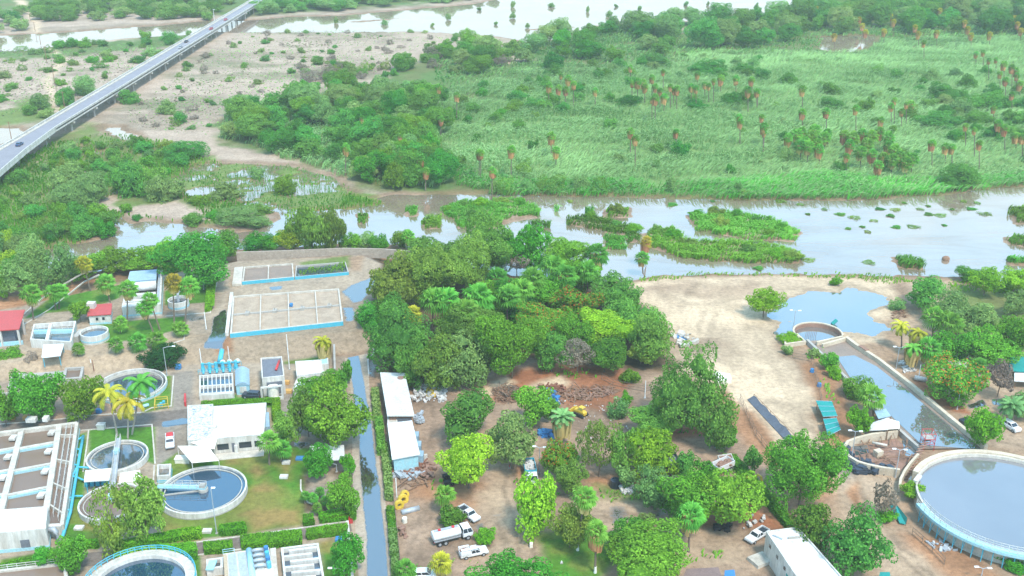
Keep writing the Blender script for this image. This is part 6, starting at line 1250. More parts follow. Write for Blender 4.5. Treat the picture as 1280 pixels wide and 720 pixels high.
for i, (x, y, w_, lab) in enumerate([(127, 536, 1.6, 'white box at the lawn edge by the works road'), (45, 517, 1.6, 'white box on the bare ground under the broad tree')]):
    p = P2(x, y); b = MB(); b.box((p[0], p[1], .6), (w_, 1.2, 1.2)); b.box((p[0], p[1], 1.25), (w_ + .2, 1.4, .12)); tag(b.build('control_box', 'white_paint'), lab, 'box')
for i, (x, y, lab) in enumerate([(15, 524, 'leftmost orange block under the trees by the works road'), (34, 524, 'orange block in the middle under the trees by the works road'), (112, 517, 'orange block nearest to the yellow palms'), (358, 480, 'orange block between the two white houses, rear'), (361, 491, 'orange block between the two white houses, front')]):
    p = P2(x, y); b = MB(); b.box((p[0], p[1], .45), (1.6, 1.0, .9)); b.box((p[0], p[1], .95), (.9, .6, .16)); tag(b.build('orange_block', 'orange_block', None, bevel=.08), lab, 'block', 'orange blocks of the works')
# channels behind the left trees
tank('channel_basin', 'small grey concrete channel basin at the left behind the broad tree', [(9, 486), (29, 484), (32, 466), (15, 467)], 0, 1.5, .6, 'dull_water', .9, 'concrete')
tank('channel_basin', 'grey concrete basin between the stone slope and the open round tank', [(78, 474), (102, 472), (105, 458), (81, 459.5)], 0, 1.5, .6, 'sludge_water', .7, 'concrete')
tag(MB().prism(q2([(32, 474), (80, 470), (80, 463), (32, 467)], 1.4), 0, 1.4).build('channel_slab', 'concrete', None, bevel=.05), 'grey concrete slab between the two channel basins', 'slab')
tank('channel_basin', 'low concrete channel beside the left end of the works road', [(-8, 500), (14, 497), (14, 490), (-8, 492)], 0, .8, .4, 'sludge_water', .5, 'concrete')
# ================================================================ flat roofed main building
e, w_ = house('office_building', 'long white flat roofed building, roof clean white, beside the round blue tank', [(265, 549.5), (330, 543.5), (333, 504), (267, 508.5)], 0, 3.6, 'white_paint', 'white_roof', parapet=.18, openings=[(0, .08, .30, .9, 2.3, 'window', 'glass_dark'), (0, .36, .42, 0, 2.3, 'door', 'roof_dark'), (0, .5, .74, .9, 2.3, 'window', 'glass_dark'), (0, .8, .9, .9, 2.3, 'window', 'glass_dark')])
p = P(290, 528, 3.6); b = MB(); b.box((p[0], p[1], 3.95), (2.0, 1.6, .7)); b.box((p[0] - .3, p[1], 4.5), (.9, .9, .5)); b.build('roof_hatch', 'sail_cloth', e); b = MB(); b.box((p[0] - 3.6, p[1] - 2.2, 3.85), (1.6, .9, .4)); b.build('roof_vent', 'white_paint', e)
MB().prism(q2([(326, 534), (337, 533), (336, 515), (327, 516)], 2.6), 0, 2.6).build('annex', 'blue_grey_roof', e)
p = w_[0]; q = w_[1]; u = lerp(p, q, .45); MB().box((u[0], u[1] - .45, 1.0), (.7, .5, 1.9)).build('tank_cabinet', 'white_paint', e, bevel=.06)
MB().bar((p[0], p[1] - 1.5), (q[0], q[1] - 1.5), 2.6, 0, .14).build('pavement_slab', 'pale_concrete', e)
house('office_building', 'white flat roofed block with peeling dark mottled roof above the pickup', [(234.5, 551), (264.6, 549.2), (266.6, 505.6), (234.5, 507.5)], 0, 3.5, 'white_paint', 'worn_roof', parapet=.16)
def sail(name, label, px, hs, group):
    v = [P(x, y, h) for (x, y), h in zip(px, hs)]; c = base_of(v); e = thing(name, label, 'shade sail', (c[0], c[1], 0), 0, group); b = MB(); n = 8; V = []
    for i in range(n + 1):
        for j in range(n + 1):
            s, t = i / n, j / n; x = [(v[0][k] * (1 - s) + v[1][k] * s) * (1 - t) + (v[3][k] * (1 - s) + v[2][k] * s) * t for k in range(3)]; sg = 4 * s * (1 - s) * t * (1 - t); x[2] -= .25 * sg; V.append(tuple(x))
    top = [(x, y, z + .03) for x, y, z in V]; m = (n + 1) ** 2; F = []
    for i in range(n):
        for j in range(n): k = i * (n + 1) + j; F += [(k, k + 1, k + n + 2, k + n + 1), (m + k, m + k + n + 1, m + k + n + 2, m + k + 1)]
    b.add(V + top, F); b.build('cloth', 'sail_cloth', e, True)
    for q in v: MB().cyl(q[:2], .07, 0, q[2], 8).build('post', 'white_paint', e)
sail('shade_sail', 'large cream shade sail at the lawn edge beside the blue tank', [(240, 579), (273.5, 576), (260, 557), (222, 557.5)], (3.3, 3.0, 3.6, 3.2), 'cream shade sails')
sail('shade_sail', 'smaller cream shade sail against the mottled roof block', [(256, 560), (268, 561.5), (272.5, 545.5), (238, 553)], (3.3, 3.0, 4.0, 3.5), 'cream shade sails')
p = P(229, 577); b = MB(); b.box((p[0], p[1], .5), (3.0, 1.6, 1.0)); b.box((p[0], p[1], 1.05), (3.2, 1.8, .1)); tag(b.build('planter_box', 'sail_cloth'), 'cream low box under the large shade sail', 'box')
# ================================================================ screens and pump deck
e, o = tank('screen_basin', 'blue water basin cut by thin white walls below the turquoise pumps', [(249, 494.5), (292.5, 491.5), (291, 466), (249, 469)], 0, 1.3, .35, 'tank_water', .7, 'white_paint')
for t in [i / 8 for i in range(1, 8)]: MB().bar(lerp(o[0], o[1], t), lerp(o[3], o[2], t), .22, 0, 1.25).build('divider_wall', 'white_paint', e)
MB().bar(lerp(o[0], o[3], .45), lerp(o[1], o[2], .45), .45, 0, 1.32).build('catwalk', 'white_paint', e); MB().bar(lerp(o[0], o[3], .06), lerp(o[1], o[2], .06), .9, 0, 1.34).build('catwalk', 'pale_concrete', e)
e = thing('pump_deck', 'cluster of turquoise pumps, pipes and frames at the foot of the stone slope', 'pumps', G(273, 462))
a, b_ = P2(250, 464, .9), P2(300, 460, .9); MB().bar(a, b_, 3.2, 0, .9).build('deck', 'concrete', e)
for k in range(6):
    p = lerp(a, b_, .08 + k * .165); m = MB(); m.cyl((p[0], p[1]), .55, .9, 2.0, 12, .45); m.cyl((p[0], p[1]), .38, 2.0, 3.0, 12); m.tube([(p[0], p[1], 1.6), (p[0] + .5, p[1] - 1.3, 1.7), (p[0] + .7, p[1] - 2.2, 1.2)], .26, 8); m.build('pump', 'cyan_paint', e)
for k in range(3):
    p = lerp(a, b_, .15 + k * .3); MB().tube([(p[0] - .9, p[1] + 1.0, 2.2), (p[0] + 2.4, p[1] + .5, 2.5)], .22, 8).build('header_pipe', 'cyan_paint', e, True)
for k in (.55, .72, .92): p = lerp(a, b_, k); MB().ball((p[0], p[1] + 1.2, 2.2), .75, 10, 6).build('pressure_vessel', 'white_paint', e, True)
railing('railing', [(a[0], a[1] - 1.5), (b_[0], b_[1] - 1.5)], .9, 1.1, 'cyan_paint', e, step=1.2, r=.05); railing('railing', [(a[0], a[1] + 1.5), (b_[0], b_[1] + 1.5)], .9, 1.1, 'cyan_paint', e, step=1.2, r=.05)
MB().tube([P(274, 454, 1.5), P(275.5, 448, 2.6), P(277.5, 437, 4.0)], .6, 12).build('riser_pipe', 'cyan_paint', e, True)
e = thing('blue_shed', 'small grey-blue arched shed right of the screen basin', 'shed', (*base_of(q2([(294, 481), (312, 480), (312, 460), (294, 459)], 2.6)), 0))
o = q2([(294, 482), (312, 481), (311.5, 461), (294, 462)], 2.6); MB().prism(inset(o, .15), 0, 2.5).build('wall', 'pale_cyan', e)
b = MB(); n = 10; A = [lerp(o[0], o[1], i / n) for i in range(n + 1)]; B = [lerp(o[3], o[2], i / n) for i in range(n + 1)]; zc = [2.5 + .9 * math.sin(math.pi * i / n) for i in range(n + 1)]
b.add([(p[0], p[1], z) for p, z in zip(A, zc)] + [(p[0], p[1], z) for p, z in zip(B, zc)], [(i, i + 1, n + 2 + i, n + 1 + i) for i in range(n)] + [tuple(range(n + 1)), tuple(range(2 * n + 1, n, -1))]); b.build('roof', 'blue_grey_roof', e)
MB().bar(lerp(o[0], o[1], .3), lerp(o[0], o[1], .75), .1, .6, 2.2).build('window', 'white_paint', e)
e, w_ = house('white_house', 'white house with dark flat roof and red pipe beside the blue shed', [(327.5, 474), (355.5, 471), (352.5, 447), (326, 449)], 0, 4.6, 'white_paint', 'roof_dark', parapet=.35, openings=[(0, .18, .88, .4, 3.6, 'bay_shade_panel', 'roof_dark')])  # dark panel on the solid front wall paints the shade of its open bay
MB().tube([P(345, 462, 5.0), P(349, 451, 5.0)], .3, 8).build('roof_pipe', 'red_paint', e, True); p = lerp(w_[0], w_[1], .5); MB().cyl((p[0], p[1] - 1.1), 1.25, 0, 3.0, 20).build('storage_tank', 'sail_cloth', e)
for t in (.04, .96): q = lerp(w_[0], w_[1], t); MB().box((q[0], q[1] - 2.4, 1.7), (.4, .4, 3.4)).build('porch_post', 'white_paint', e)
q0, q1 = lerp(w_[0], w_[1], .02), lerp(w_[0], w_[1], .98); MB().bar((q0[0], q0[1] - 2.4), (q1[0], q1[1] - 2.4), .4, 3.4, 3.75).build('porch_beam', 'white_paint', e); MB().bar((q0[0], q0[1] - 2.4), (q1[0], q1[1] - 2.4), .25, 0, .8).build('porch_wall', 'white_paint', e)
house('white_house', 'white house with clean white roof left of the wet road', [(371, 470), (405, 466), (400, 450), (369, 452)], 0, 3.6, 'white_paint', 'white_roof', parapet=.12, openings=[(0, .1, .3, .9, 2.2, 'window', 'glass_dark')])
house('white_house', 'low white annex in front of the clean white roofed house', [(366, 486), (392, 482), (391, 470.5), (371, 472.5)], 0, 2.4, 'white_paint', 'white_roof', parapet=.1, openings=[(0, .3, .38, 0, 2, 'door', 'grey_steel')])
house('guard_hut', 'small pale hut behind the clean white roofed house', [(401, 456), (410.5, 455), (410, 443.5), (400, 444)], 0, 2.8, 'white_paint', 'pale_cyan', parapet=.1)
canopy('grey_shed', 'small grey flat roof half hidden by a green tree beside the wet road', [(402, 576), (431, 574), (430, 556), (387, 557.5)], 0, 3.0, 'corrugated', 'roof_dark')
# ================================================================ the terrace
e, w_ = house('open_hall', 'open hall with red roof at the left edge of the terrace', [(-40, 416), (24, 411), (31, 387), (-40, 391)], TER, 4.6, 'roof_dark', 'red_roof', over=1.6)  # solid dark block under the roof stands for the shaded open interior
o = q2([(-40, 416), (24, 411), (31, 387)], TER + 4.6)
for q in (lerp(o[0], o[1], .62), lerp(o[0], o[1], .97), lerp(o[1], o[2], .5)): MB().box((q[0] - .2, q[1] + .3, TER + 2.2), (.45, .45, 4.5)).build('column', 'white_paint', e)
MB().bar((o[0][0], o[0][1] + .5), (o[1][0], o[1][1] + .5), .5, TER, TER + 1.0).build('plinth_wall', 'pale_cyan', e)
e, o = tank('filter_tank', 'rectangular white tank with dark water beside the open red hall', [(37.5, 424), (89, 427.5), (95, 401), (42, 405)], TER, 2.4, .4, 'dull_water', 1.1, 'white_paint', rail=None)
a, b_ = lerp(o[0], o[3], .62), lerp(o[1], o[2], .62); MB().bar(a, b_, 1.0, TER + 1.2, TER + 2.2).build('gutter', 'pale_cyan', e); railing('railing', [a, b_], TER + 2.2, 1.0, 'white_paint', e); MB().bar(lerp(o[0], o[1], .4), lerp(o[3], o[2], .4), .8, TER + 1.0, TER + 2.3).build('gutter', 'white_paint', e)
canopy('white_canopy', 'small white canopy in front of the rectangular white tank', [(52, 447), (75.5, 444.5), (80, 429.5), (54, 430.5)], 2.6, 2.7, 'white_roof', 'cyan_paint')
clarifier('half_round_tank', 'small white round tank with turquoise band beside the rectangular tank', (117.5, 414), 3.5, TER, 2.3, 'dull_water', wl=.7, launder=False, band=(.5, .9, 'pale_cyan'), wall=.3, group='small round tanks on the terrace')
x, y = P2(99, 424, TER); tag(MB().box((x, y, TER + .9), (1.4, 4.5, 1.8)).build('side_chamber', 'concrete', None, bevel=.08), 'grey upright chamber between the rectangular tank and the small round tank', 'chamber')
e, w_ = house('red_cabin', 'small white cabin with red roof on the terrace lawn', [(109, 394.5), (139, 392.5), (140, 379), (110.5, 381)], TER, 2.9, 'white_paint', 'red_roof', over=.3, band=(.5, 'pale_cyan'), openings=[(0, .3, .42, 1.2, 2.0, 'window', 'glass_dark'), (0, .6, .72, 1.2, 2.0, 'window', 'glass_dark')])
x, y = P2(114.5, 384, TER + 3); b = MB(); b.box((x, y, TER + 3.6), (2.1, 1.8, 1.6)); b.build('roof_tank', 'white_paint', e)
e = thing('tank_house', 'long white tank house with stepped roofs on the terrace', 'building', (*base_of(q2([(152, 383), (203, 380), (203, 337), (162, 340)], TER + 3.4)), TER))
H = TER + 3.4; o = q2([(152, 384), (201, 380), (203, 337), (162, 340)], H)
MB().line(inset(o, .25), .5, TER - .2, H, True).build('wall', 'white_paint', e); MB().line(inset(o, -.03), .08, TER + .6, TER + 1.0, True).build('painted_band', 'pale_cyan', e)
def lat(t0, t1, s0=0.0, s1=.84): return [lerp(lerp(o[0], o[3], t0), lerp(o[1], o[2], t0), s0 + .02), lerp(lerp(o[0], o[3], t0), lerp(o[1], o[2], t0), s1), lerp(lerp(o[0], o[3], t1), lerp(o[1], o[2], t1), s1), lerp(lerp(o[0], o[3], t1), lerp(o[1], o[2], t1), s0 + .02)]
MB().prism(lat(.68, .985), H - .1, H + .35).build('roof', 'blue_grey_roof', e); MB().prism(lat(.02, .985), TER + .3, TER + 1.6).build('water', 'dull_water', e)
a, b_ = lat(.56, .56)[0], lat(.56, .56)[1]; MB().tube([(a[0] + .3, a[1], H - .2), (b_[0], b_[1], H - .2)], 1.3, 14).build('cover', 'white_roof', e, True)
MB().prism(lat(.30, .36), TER + 1, H - .1).build('inner_wall', 'white_paint', e); MB().prism(lat(.13, .19), TER + 1, H - .05).build('inner_wall', 'white_paint', e); MB().prism(lat(.02, .10), TER + 1, H + .02).build('inner_slab', 'white_paint', e)
MB().prism(lat(.03, .985, .85, .965), TER, H - .6).build('stairway', 'grey_steel', e); railing('railing', [lat(.03, .985, .85, .97)[1], lat(.03, .985, .85, .97)[2]], H, 1.0, 'white_paint', e)
clarifier('small_round_tank', 'small white round tank with upright blue pipe on the right terrace lawn', (222.5, 374), 2.8, TER, 2.2, 'dull_water', wl=.8, launder=False, band=(.3, .8, 'pale_cyan'), wall=.28, group='small round tanks on the terrace')
x, y = P2(222.5, 374, TER + 2); b = MB(); b.tube([(x, y, TER + 1), (x + .1, y, TER + 3.6), (x + .6, y + .2, TER + 4.4)], .35, 10); b.box((x, y, TER + 2.5), (1.6, .5, .4)); tag(b.build('standpipe', 'grey_steel'), 'grey-blue standpipe rising from the small round tank on the lawn', 'pipe')
# drying beds
e, o = tank('drying_bed', 'large rectangular drying bed of pale sand with turquoise front wall', [(287.5, 417), (429, 401.5), (424, 360.5), (291, 370)], TER, 1.2, .45, 'bed_sand', .55, 'pale_concrete')
def gp(s, t): return lerp(lerp(o[0], o[1], s), lerp(o[3], o[2], s), t)
MB().bar((o[0][0], o[0][1] - .08), (o[1][0], o[1][1] - .08), .12, TER, TER + 1.15).build('front_wall', 'cyan_paint', e)
for s in (.26, .515, .77): MB().bar(gp(s, .02), gp(s, .98), .3, TER, TER + 1.21).build('divider_wall', 'pale_concrete', e)
MB().bar(gp(.02, .5), gp(.98, .5), .5, TER, TER + 1.1).build('feed_channel', 'concrete', e)
for s in (.14, .39, .64, .89):
    p = gp(s, .5); b = MB(); b.box((p[0], p[1], TER + 1.0), (1.1, 1.6, .7)); b.tube([(p[0], p[1], TER + 1.3), (p[0], p[1], TER + 2.0)], .12, 6); b.build('feed_valve', 'concrete', e)
p = gp(.54, .62); MB().box((p[0], p[1], TER + 1.1), (.9, 1.0, 1.0)).build('drum', 'blue_cloth', e, bevel=.2)
e, o = tank('drying_bed', 'upper drying bed with dark soil, left half of the turquoise fronted row', [(302.5, 352), (367.5, 346), (366, 329), (305, 333.5)], TER, 1.0, .4, 'sludge', .5, 'pale_concrete')
MB().bar((o[0][0], o[0][1] - .08), (o[1][0], o[1][1] - .08), .12, TER, TER + .98).build('front_wall', 'cyan_paint', e); MB().bar(gp(.5, 0.02), gp(.5, .98), .3, TER, TER + 1.01).build('divider_wall', 'pale_concrete', e)
e, o = tank('drying_bed', 'overgrown wet drying bed, right half of the turquoise fronted row', [(368.5, 346), (436, 340), (432, 327), (370, 332)], TER, .9, .3, 'dull_water', .55, 'concrete')
MB().bar((o[0][0], o[0][1] - .08), (o[1][0], o[1][1] - .08), .12, TER, TER + .92).build('front_wall', 'cyan_paint', e)
tag(MB().prism(q2([(290, 355), (302, 354), (304, 333), (293, 334)], TER + .9), TER, TER + .9).build('concrete_block', 'pale_concrete', None, bevel=.08), 'pale concrete block at the left of the upper drying bed', 'block')
tag(MB().bar(P2(284, 420, TER), P2(290, 369, TER), .9, TER, TER + 1.0).build('side_wall', 'white_paint', None), 'white side wall left of the large drying bed', 'wall')
o, n = reeds('weedy_grass', [[(372, 344), (434, 338), (431, 330), (420, 332), (372, 340)]], .6, 1.0, 'leaf_green', wdt=.35, seed=70, z=TER + .3, patch=False, lean=(.3, 0)); tag(o, 'green weeds growing in the wet drying bed', 'weeds', kind='stuff')
tag(MB().line([P2(x, y, TER) for x, y in ((296, 321), (360, 319), (430, 316), (478, 317), (522, 320))], .6, TER - 1.5, TER + 1.6).build('river_wall', 'stone', None), 'long pale stone wall along the river bank behind the drying beds', 'wall')
# kerbs, steps, poles
def kerb(label, px, w_=.3, h=.16, mat='pale_concrete', name='kerb'):
    pts = [G(*p) for p in px]; z = pts[0][2]; return tag(MB().line([p[:2] for p in pts], w_, z - .2, z + h).build(name, mat), label, 'kerb', 'kerbs of the works')
for lab, px in [('pale kerb on the river side of the terrace path', [(24, 398), (60, 378), (104, 354), (121, 349), (160, 343)]), ('pale kerb on the lawn side of the terrace path', [(30, 406), (62, 387), (107, 364), (126, 355)]), ('pale kerb round the right terrace lawn', [(207, 395.5), (263, 391), (271, 353)]), ('pale kerb round the corner of the lower terrace lawn', [(180, 438), (217, 429), (230, 425), (232, 396)]), ('pale kerb above the stone slope at the left', [(88, 449), (130, 444), (180, 439)]),
                ('pale kerb along the upper side of the works road', [(-20, 532), (60, 526), (120, 519), (178, 516), (190, 510), (214, 508), (217, 470)]), ('pale kerb along the lower side of the works road', [(-20, 545), (100, 538.5), (190, 531), (194, 580)]), ('pale kerb of the path beside the turquoise pipes', [(111, 538), (108, 562), (104, 590)]), ('long pale kerb below the lawn hedges', [(165, 688), (240, 679), (320, 668.5), (436, 652)]), ('pale kerb above the pump building', [(215, 698), (256, 693), (330, 683)]), ('pale kerb round the fenced palm bed', [(376, 600), (376, 612), (384, 628), (400, 634)]), ('pale kerb along the drive between the round tanks', [(193, 582), (192, 600), (190, 640)])]: kerb(lab, px)
kerb('white roadside wall above the baffle tank', [(434.5, 656), (441, 728)], .5, 1.0, 'white_paint', 'roadside_wall'); kerb('red post block at the road gate', [(436, 652.5), (441, 652)], 1.2, 1.0, 'red_paint', 'gate_block')
kerb('white edge wall at the head of the wet road', [(461, 470), (460, 452), (467, 444), (468, 425)], .3, .5, 'white_paint', 'edge_wall'); kerb('tall concrete post wall left of the head of the wet road', [(419, 468), (418, 436)], .5, 1.6, 'concrete', 'edge_wall')
kerb('grey court edge at the foot of the date palm', [(490, 452), (500, 456), (512, 450)], .3, .5, 'beige_wall', 'planter_wall')
e = thing('stone_steps', 'pale steps down the stone slope left of the dome bush', 'steps', G(142, 452))
for k in range(7): p = lerp(G(143, 446), G(141, 457), k / 6); z = 2.7 - k * .42; MB().box((p[0], p[1], z / 2), (1.4, .75, z)).build('step', 'pale_concrete', e)
# slope poles and lamps
def pole(label, foot, top, r=.09, mat='lamp_white', name='post', cat='post', group=None, z0=None):
    z0 = tz(*foot) if z0 is None else z0; x, y, _ = P(foot[0], foot[1], z0); dy, dz = FPX * cp - (top[1] - 360) * sp, -FPX * sp - (top[1] - 360) * cp; H = CAMH + dz * y / dy - z0
    e = thing(name, label, cat, (x, y, z0), 0, group); MB().cyl((x, y), r * 1.2, z0 - .1, z0 + H, 8, r * .8).build('pole', mat, e); MB().box((x, y, z0 + .1), (r * 5, r * 5, .2)).build('base', 'concrete', e); return e, (x, y, z0 + H)
for lab, f, t in [('white post on the stone slope, leftmost by the pumps', (252, 456), (252, 436)), ('white post on the stone slope right of the riser pipe', (287, 452), (286, 433)), ('grey post on the stone slope beside the white house', (362, 462), (359, 436)), ('thin pale post in front of the drying bed', (360, 440), (357, 418)), ('short post at the foot of the stone slope', (115, 462), (115, 449)), ('rusty post on the stone slope by the open round tank', (118, 466), (116, 450)), ('thin post in the terrace yard', (258, 412), (257, 390)), ('white post at the corner of the long shed', (474, 467), (473.5, 458)), ('white post beside the yellow rings', (496, 622), (495, 598)), ('pale post in the yard fence below the wood', (806, 498), (807, 476)), ('white post beside the canal grove', (1148, 474), (1151, 456)), ('short white post on the green lawn', (702, 704), (702, 701)), ('small red post at the yard entrance', (637, 585), (637, 581))]:
    pole(lab, f, t, .1, 'rust' if 'rusty' in lab else ('red_paint' if 'red' in lab else 'lamp_white'), group='posts of the works and yard')
def lamp(label, foot, top, arm=None, twin=False, r=.09):
    e, t = pole(label, foot, top, r, 'grey_steel', 'street_lamp', 'street lamp', 'street lamps of the works and yard')
    arms = ([(-.9, .2), (.9, -.1)] if twin else [arm or (-1.8, 0)])
    for ax, ay in arms:
        q = (t[0] + ax, t[1] + ay, t[2] + .25); MB().tube([t, (t[0] + ax * .5, t[1] + ay * .5, t[2] + .22), q], .06, 6).build('arm', 'grey_steel', e); b = MB(); b.box((q[0] + ax * .2, q[1] + ay * .2, q[2]), (.8, .4, .18)); b.build('lamp_head', 'lamp_white', e, bevel=.05)
for lab, f, t, arm, tw in [('curved street lamp beside the tall thin path palm', (121, 347), (116, 323), (-1.6, .3), 0), ('street lamp in front of the big dark tree', (255, 362), (252, 328), (-2, .2), 0), ('street lamp among the path palms at the left', (48, 368), (45, 356), (-1.6, .2), 0), ('tall street lamp in front of the dome bush', (209, 470), (206, 435), (2, .4), 0), ('street lamp beside the sludge basins', (99, 528), (95, 496), (-.4, 0), 0), ('street lamp in front of the large blue tank', (271, 667), (265, 612), (.3, .2), 0), ('street lamp bent over the grey shed tree', (421, 590), (421, 580.5), (-2, .1), 0), ('street lamp at the bottom edge beside the road', (431, 730), (431, 712), (-2, .1), 0),
    ('twin headed lamp beside the open truck', (674, 592), (673, 560), None, 1), ('single white headed lamp in front of the low dark tree', (894, 560), (896, 537), (.1, 0), 0), ('twin headed lamp on the canal side before the grove', (1120, 461), (1124, 435), None, 1), ('twin headed lamp above the brown puddle', (1196, 512), (1199, 490), None, 1), ('twin headed lamp at the rim of the ruined basin, left', (1064, 576), (1070, 540), None, 1), ('twin headed lamp at the rim of the ruined basin, right', (1119, 597), (1124, 563), None, 1), ('twin headed lamp at the bottom right corner', (1226, 724), (1228, 711), None, 1), ('twin headed lamp beside the ring wall and pond', (992, 409), (990, 389), None, 1)]:
    lamp(lab, f, t, arm, tw)
for i, (x, y, lab) in enumerate([(358, 579, 'white slab chamber on the lawn under the twin palms'), (355, 597, 'white small block on the lawn above the bare patch'), (99, 661, 'white plate beside the bent duct'), (259, 665, 'white plate between hedges by the lamp'), (375, 574, 'blue bin at the lawn corner'), (425, 675, 'pale blue umbrella-like cover above the baffle tank')]):
    x, y = P2(x, y); b = MB(); b.box((x, y, .25), (1.7, 1.2, .5)); b.box((x, y, .53), (1.3, .85, .08)); tag(b.build('access_chamber', 'blue_cloth' if 'blue' in lab else 'white_paint', None, bevel=.04), lab, 'chamber', 'access chambers on the lawns')
# garden frame and blue machinery beside the open round tank
e = thing('valve_rack', 'pale yellow frame with blue valves on the small lawn by the round tank', 'frame', G(201, 505))
o = q2([(193, 508), (210, 506), (209, 497), (194, 498)], 1.0); railing('rail', o, 0, 1.3, 'yellow_paint', e, close=True, step=3, r=.07)
for k in range(3): p = lerp(o[0], o[2], .3 + .2 * k); MB().cyl(p, .35, 0, .8, 10).build('valve', 'cyan_paint', e)
tag(MB().tube([P(178, 508, .4), P(186, 506, .4)], .4, 10).build('blue_pipe', 'pale_cyan', None, True), 'short pale blue pipe lying on the lawn by the round tank', 'pipe')
tag(MB().box((*P2(166, 512), .5), (1.2, 1.0, 1.0)).build('blue_bin', 'blue_cloth', None, bevel=.12), 'blue bin behind the yellow palms', 'bin', 'blue bins'); tag(MB().box((*P2(124, 516), .5), (1.2, 1.0, 1.0)).build('blue_bin', 'blue_cloth', None, bevel=.12), 'blue bin beside the orange block by the palms', 'bin', 'blue bins')
tag(MB().box((*P2(223, 461), .6), (1.4, 1.2, 1.2)).build('blue_bin', 'blue_cloth', None, bevel=.12), 'blue bin at the right of the dome bush', 'bin', 'blue bins'); tag(MB().bar(P2(232, 508), P2(232, 497), .4, 0, 1.2).build('barrier', 'red_paint'), 'red and white barrier beside the mottled roof block', 'barrier')
# ================================================================ bottom edge: pump building and baffle tank
e = thing('pump_building', 'white pump building with glazed roof panels and bent pipes at the bottom edge', 'building', (*P2(312, 712, 0), 0))
o = q2([(282, 740), (346, 735), (336, 684), (279, 692)], 3.0); MB().prism(o, 0, 3.0).build('wall', 'white_paint', e)
def gp2(s, t): return lerp(lerp(o[0], o[1], s), lerp(o[3], o[2], s), t)
for s0, s1 in ((.10, .27), (.31, .48)): MB().prism([gp2(s0, .3), gp2(s1, .3), gp2(s1, .95), gp2(s0, .95)], 2.9, 3.12).build('glazed_panel', 'grey_steel', e)
MB().prism([gp2(.0, .35), gp2(.075, .35), gp2(.075, .95), gp2(.0, .95)], 2.9, 3.2).build('timber_walk', 'wood_plank', e)
MB().tube([(*gp2(.56, .25), 3.2), (*gp2(.56, .98), 3.2)], .55, 12).build('header_pipe', 'pale_cyan', e, True)
for k in range(4):
    a = gp2(.64, .5 + .13 * k); b_ = gp2(.86, .52 + .13 * k); MB().tube([(*a, 3.1), (a[0], a[1], 3.7), (lerp(a, b_, .5)[0], a[1], 3.9), (b_[0], b_[1], 3.5), (b_[0], b_[1], 3.0)], .32, 10).build('bent_pipe', 'grey_steel', e, True); MB().cyl(gp2(.93, .5 + .13 * k), .4, 3.0, 4.2, 12).build('motor', 'blue_cloth' if k % 2 else 'cyan_paint', e)
railing('railing', [gp2(0, .98), gp2(.25, .98)], 3.0, 1.0, 'pale_cyan', e)
e, o = tank('outlet_chamber', 'low white chamber left of the pump building', [(258, 712), (279, 709), (279, 696), (258, 699)], 0, 1.6, .5, 'dull_water', .8, 'white_paint')
MB().box((*lerp(o[0], o[2], .3), 1.7), (1.4, 2.6, .25)).build('cover', 'pale_cyan', e)
e, o = tank('baffle_tank', 'white tank with alternating baffle walls at the bottom edge', [(357, 745), (409, 742), (398, 678.5), (351, 684.5)], 0, 1.6, .4, 'tank_water', 1.0, 'white_paint')
for k in range(7):
    t = .93 - k * .115; L0, L1 = (0.02, .8) if k % 2 else (.2, .98); MB().bar(lerp(lerp(o[0], o[3], t), lerp(o[1], o[2], t), L0), lerp(lerp(o[0], o[3], t), lerp(o[1], o[2], t), L1), .55, 0, 1.5).build('baffle', 'white_paint', e)
tag(MB().bar(P2(346, 740, 1.2), P2(341, 685, 1.2), 1.0, 0, 1.2).build('tank_wall', 'pale_concrete'), 'grey concrete wall between the pump building and the baffle tank', 'wall')
# ================================================================ bridge
e = thing('bridge', 'long low road bridge with white parapets crossing the sandbar', 'bridge', (-201.7, 560, 0))
XL, XR, ZD = -209.6, -199.9, 6.0; YE = 1000
outline_r = [(-191.5, 345), (-193.5, 377), (-197.5, 411), (-199.9, 447), (XR, YE)]; outline_l = [(XL, YE), (XL, 340)]
MB().prism(outline_r + outline_l, ZD - .35, ZD).build('deck', 'concrete', e)
MB().prism([(x - 1.3, y) for x, y in outline_r] + [(XL + 1.3, YE), (XL + 1.3, 340)], ZD + .004, ZD + .03).build('road_surface', 'asphalt_deck', e)
MB().line([(x - .6, y) for x, y in outline_r], 1.2, ZD, ZD + .25).build('footway', 'pale_concrete', e); MB().line([(XL + .6, 340), (XL + .6, YE)], 1.2, ZD, ZD + .25).build('footway', 'pale_concrete', e)
for pts in ([(x - .12, y) for x, y in outline_r], [(XL + .12, 340), (XL + .12, YE)]):
    b = MB(); b.line(pts, .24, ZD - 1.1, ZD + .75); b.line(pts, .3, ZD + 1.0, ZD + 1.25)
    for i in range(len(pts) - 1):
        a, c = pts[i], pts[i + 1]; n = max(1, int(math.hypot(c[0] - a[0], c[1] - a[1]) / 2.2))
        for k in range(n): q = lerp(a, c, k / n); b.box((q[0], q[1], ZD + .86), (.24, .7, .55))
    b.build('parapet', 'white_paint', e)
for x in (-208.4, -206, -203.6, -201.2): MB().bar((x, 350), (x, YE), .55, ZD - 1.6, ZD - .34).build('girder', 'pale_concrete', e)
MB().bar((-204.6, 640), (-204.6, YE), .14, ZD + .031, ZD + .036).build('lane_marking', 'white_paint', e)
for k in range(23):
    y = 355 + 28 * k; pr = MB().box((-204.8, y, ZD - 1.95), (10.0, 1.2, .7)).build('pier', 'pale_concrete', e)
    for x in (-208, -204.8, -201.6): MB().cyl((x, y), .5, -1.5, ZD - 2.29, 12).build('column', 'concrete', pr)  # darker concrete than the caps, standing for shade under the deck
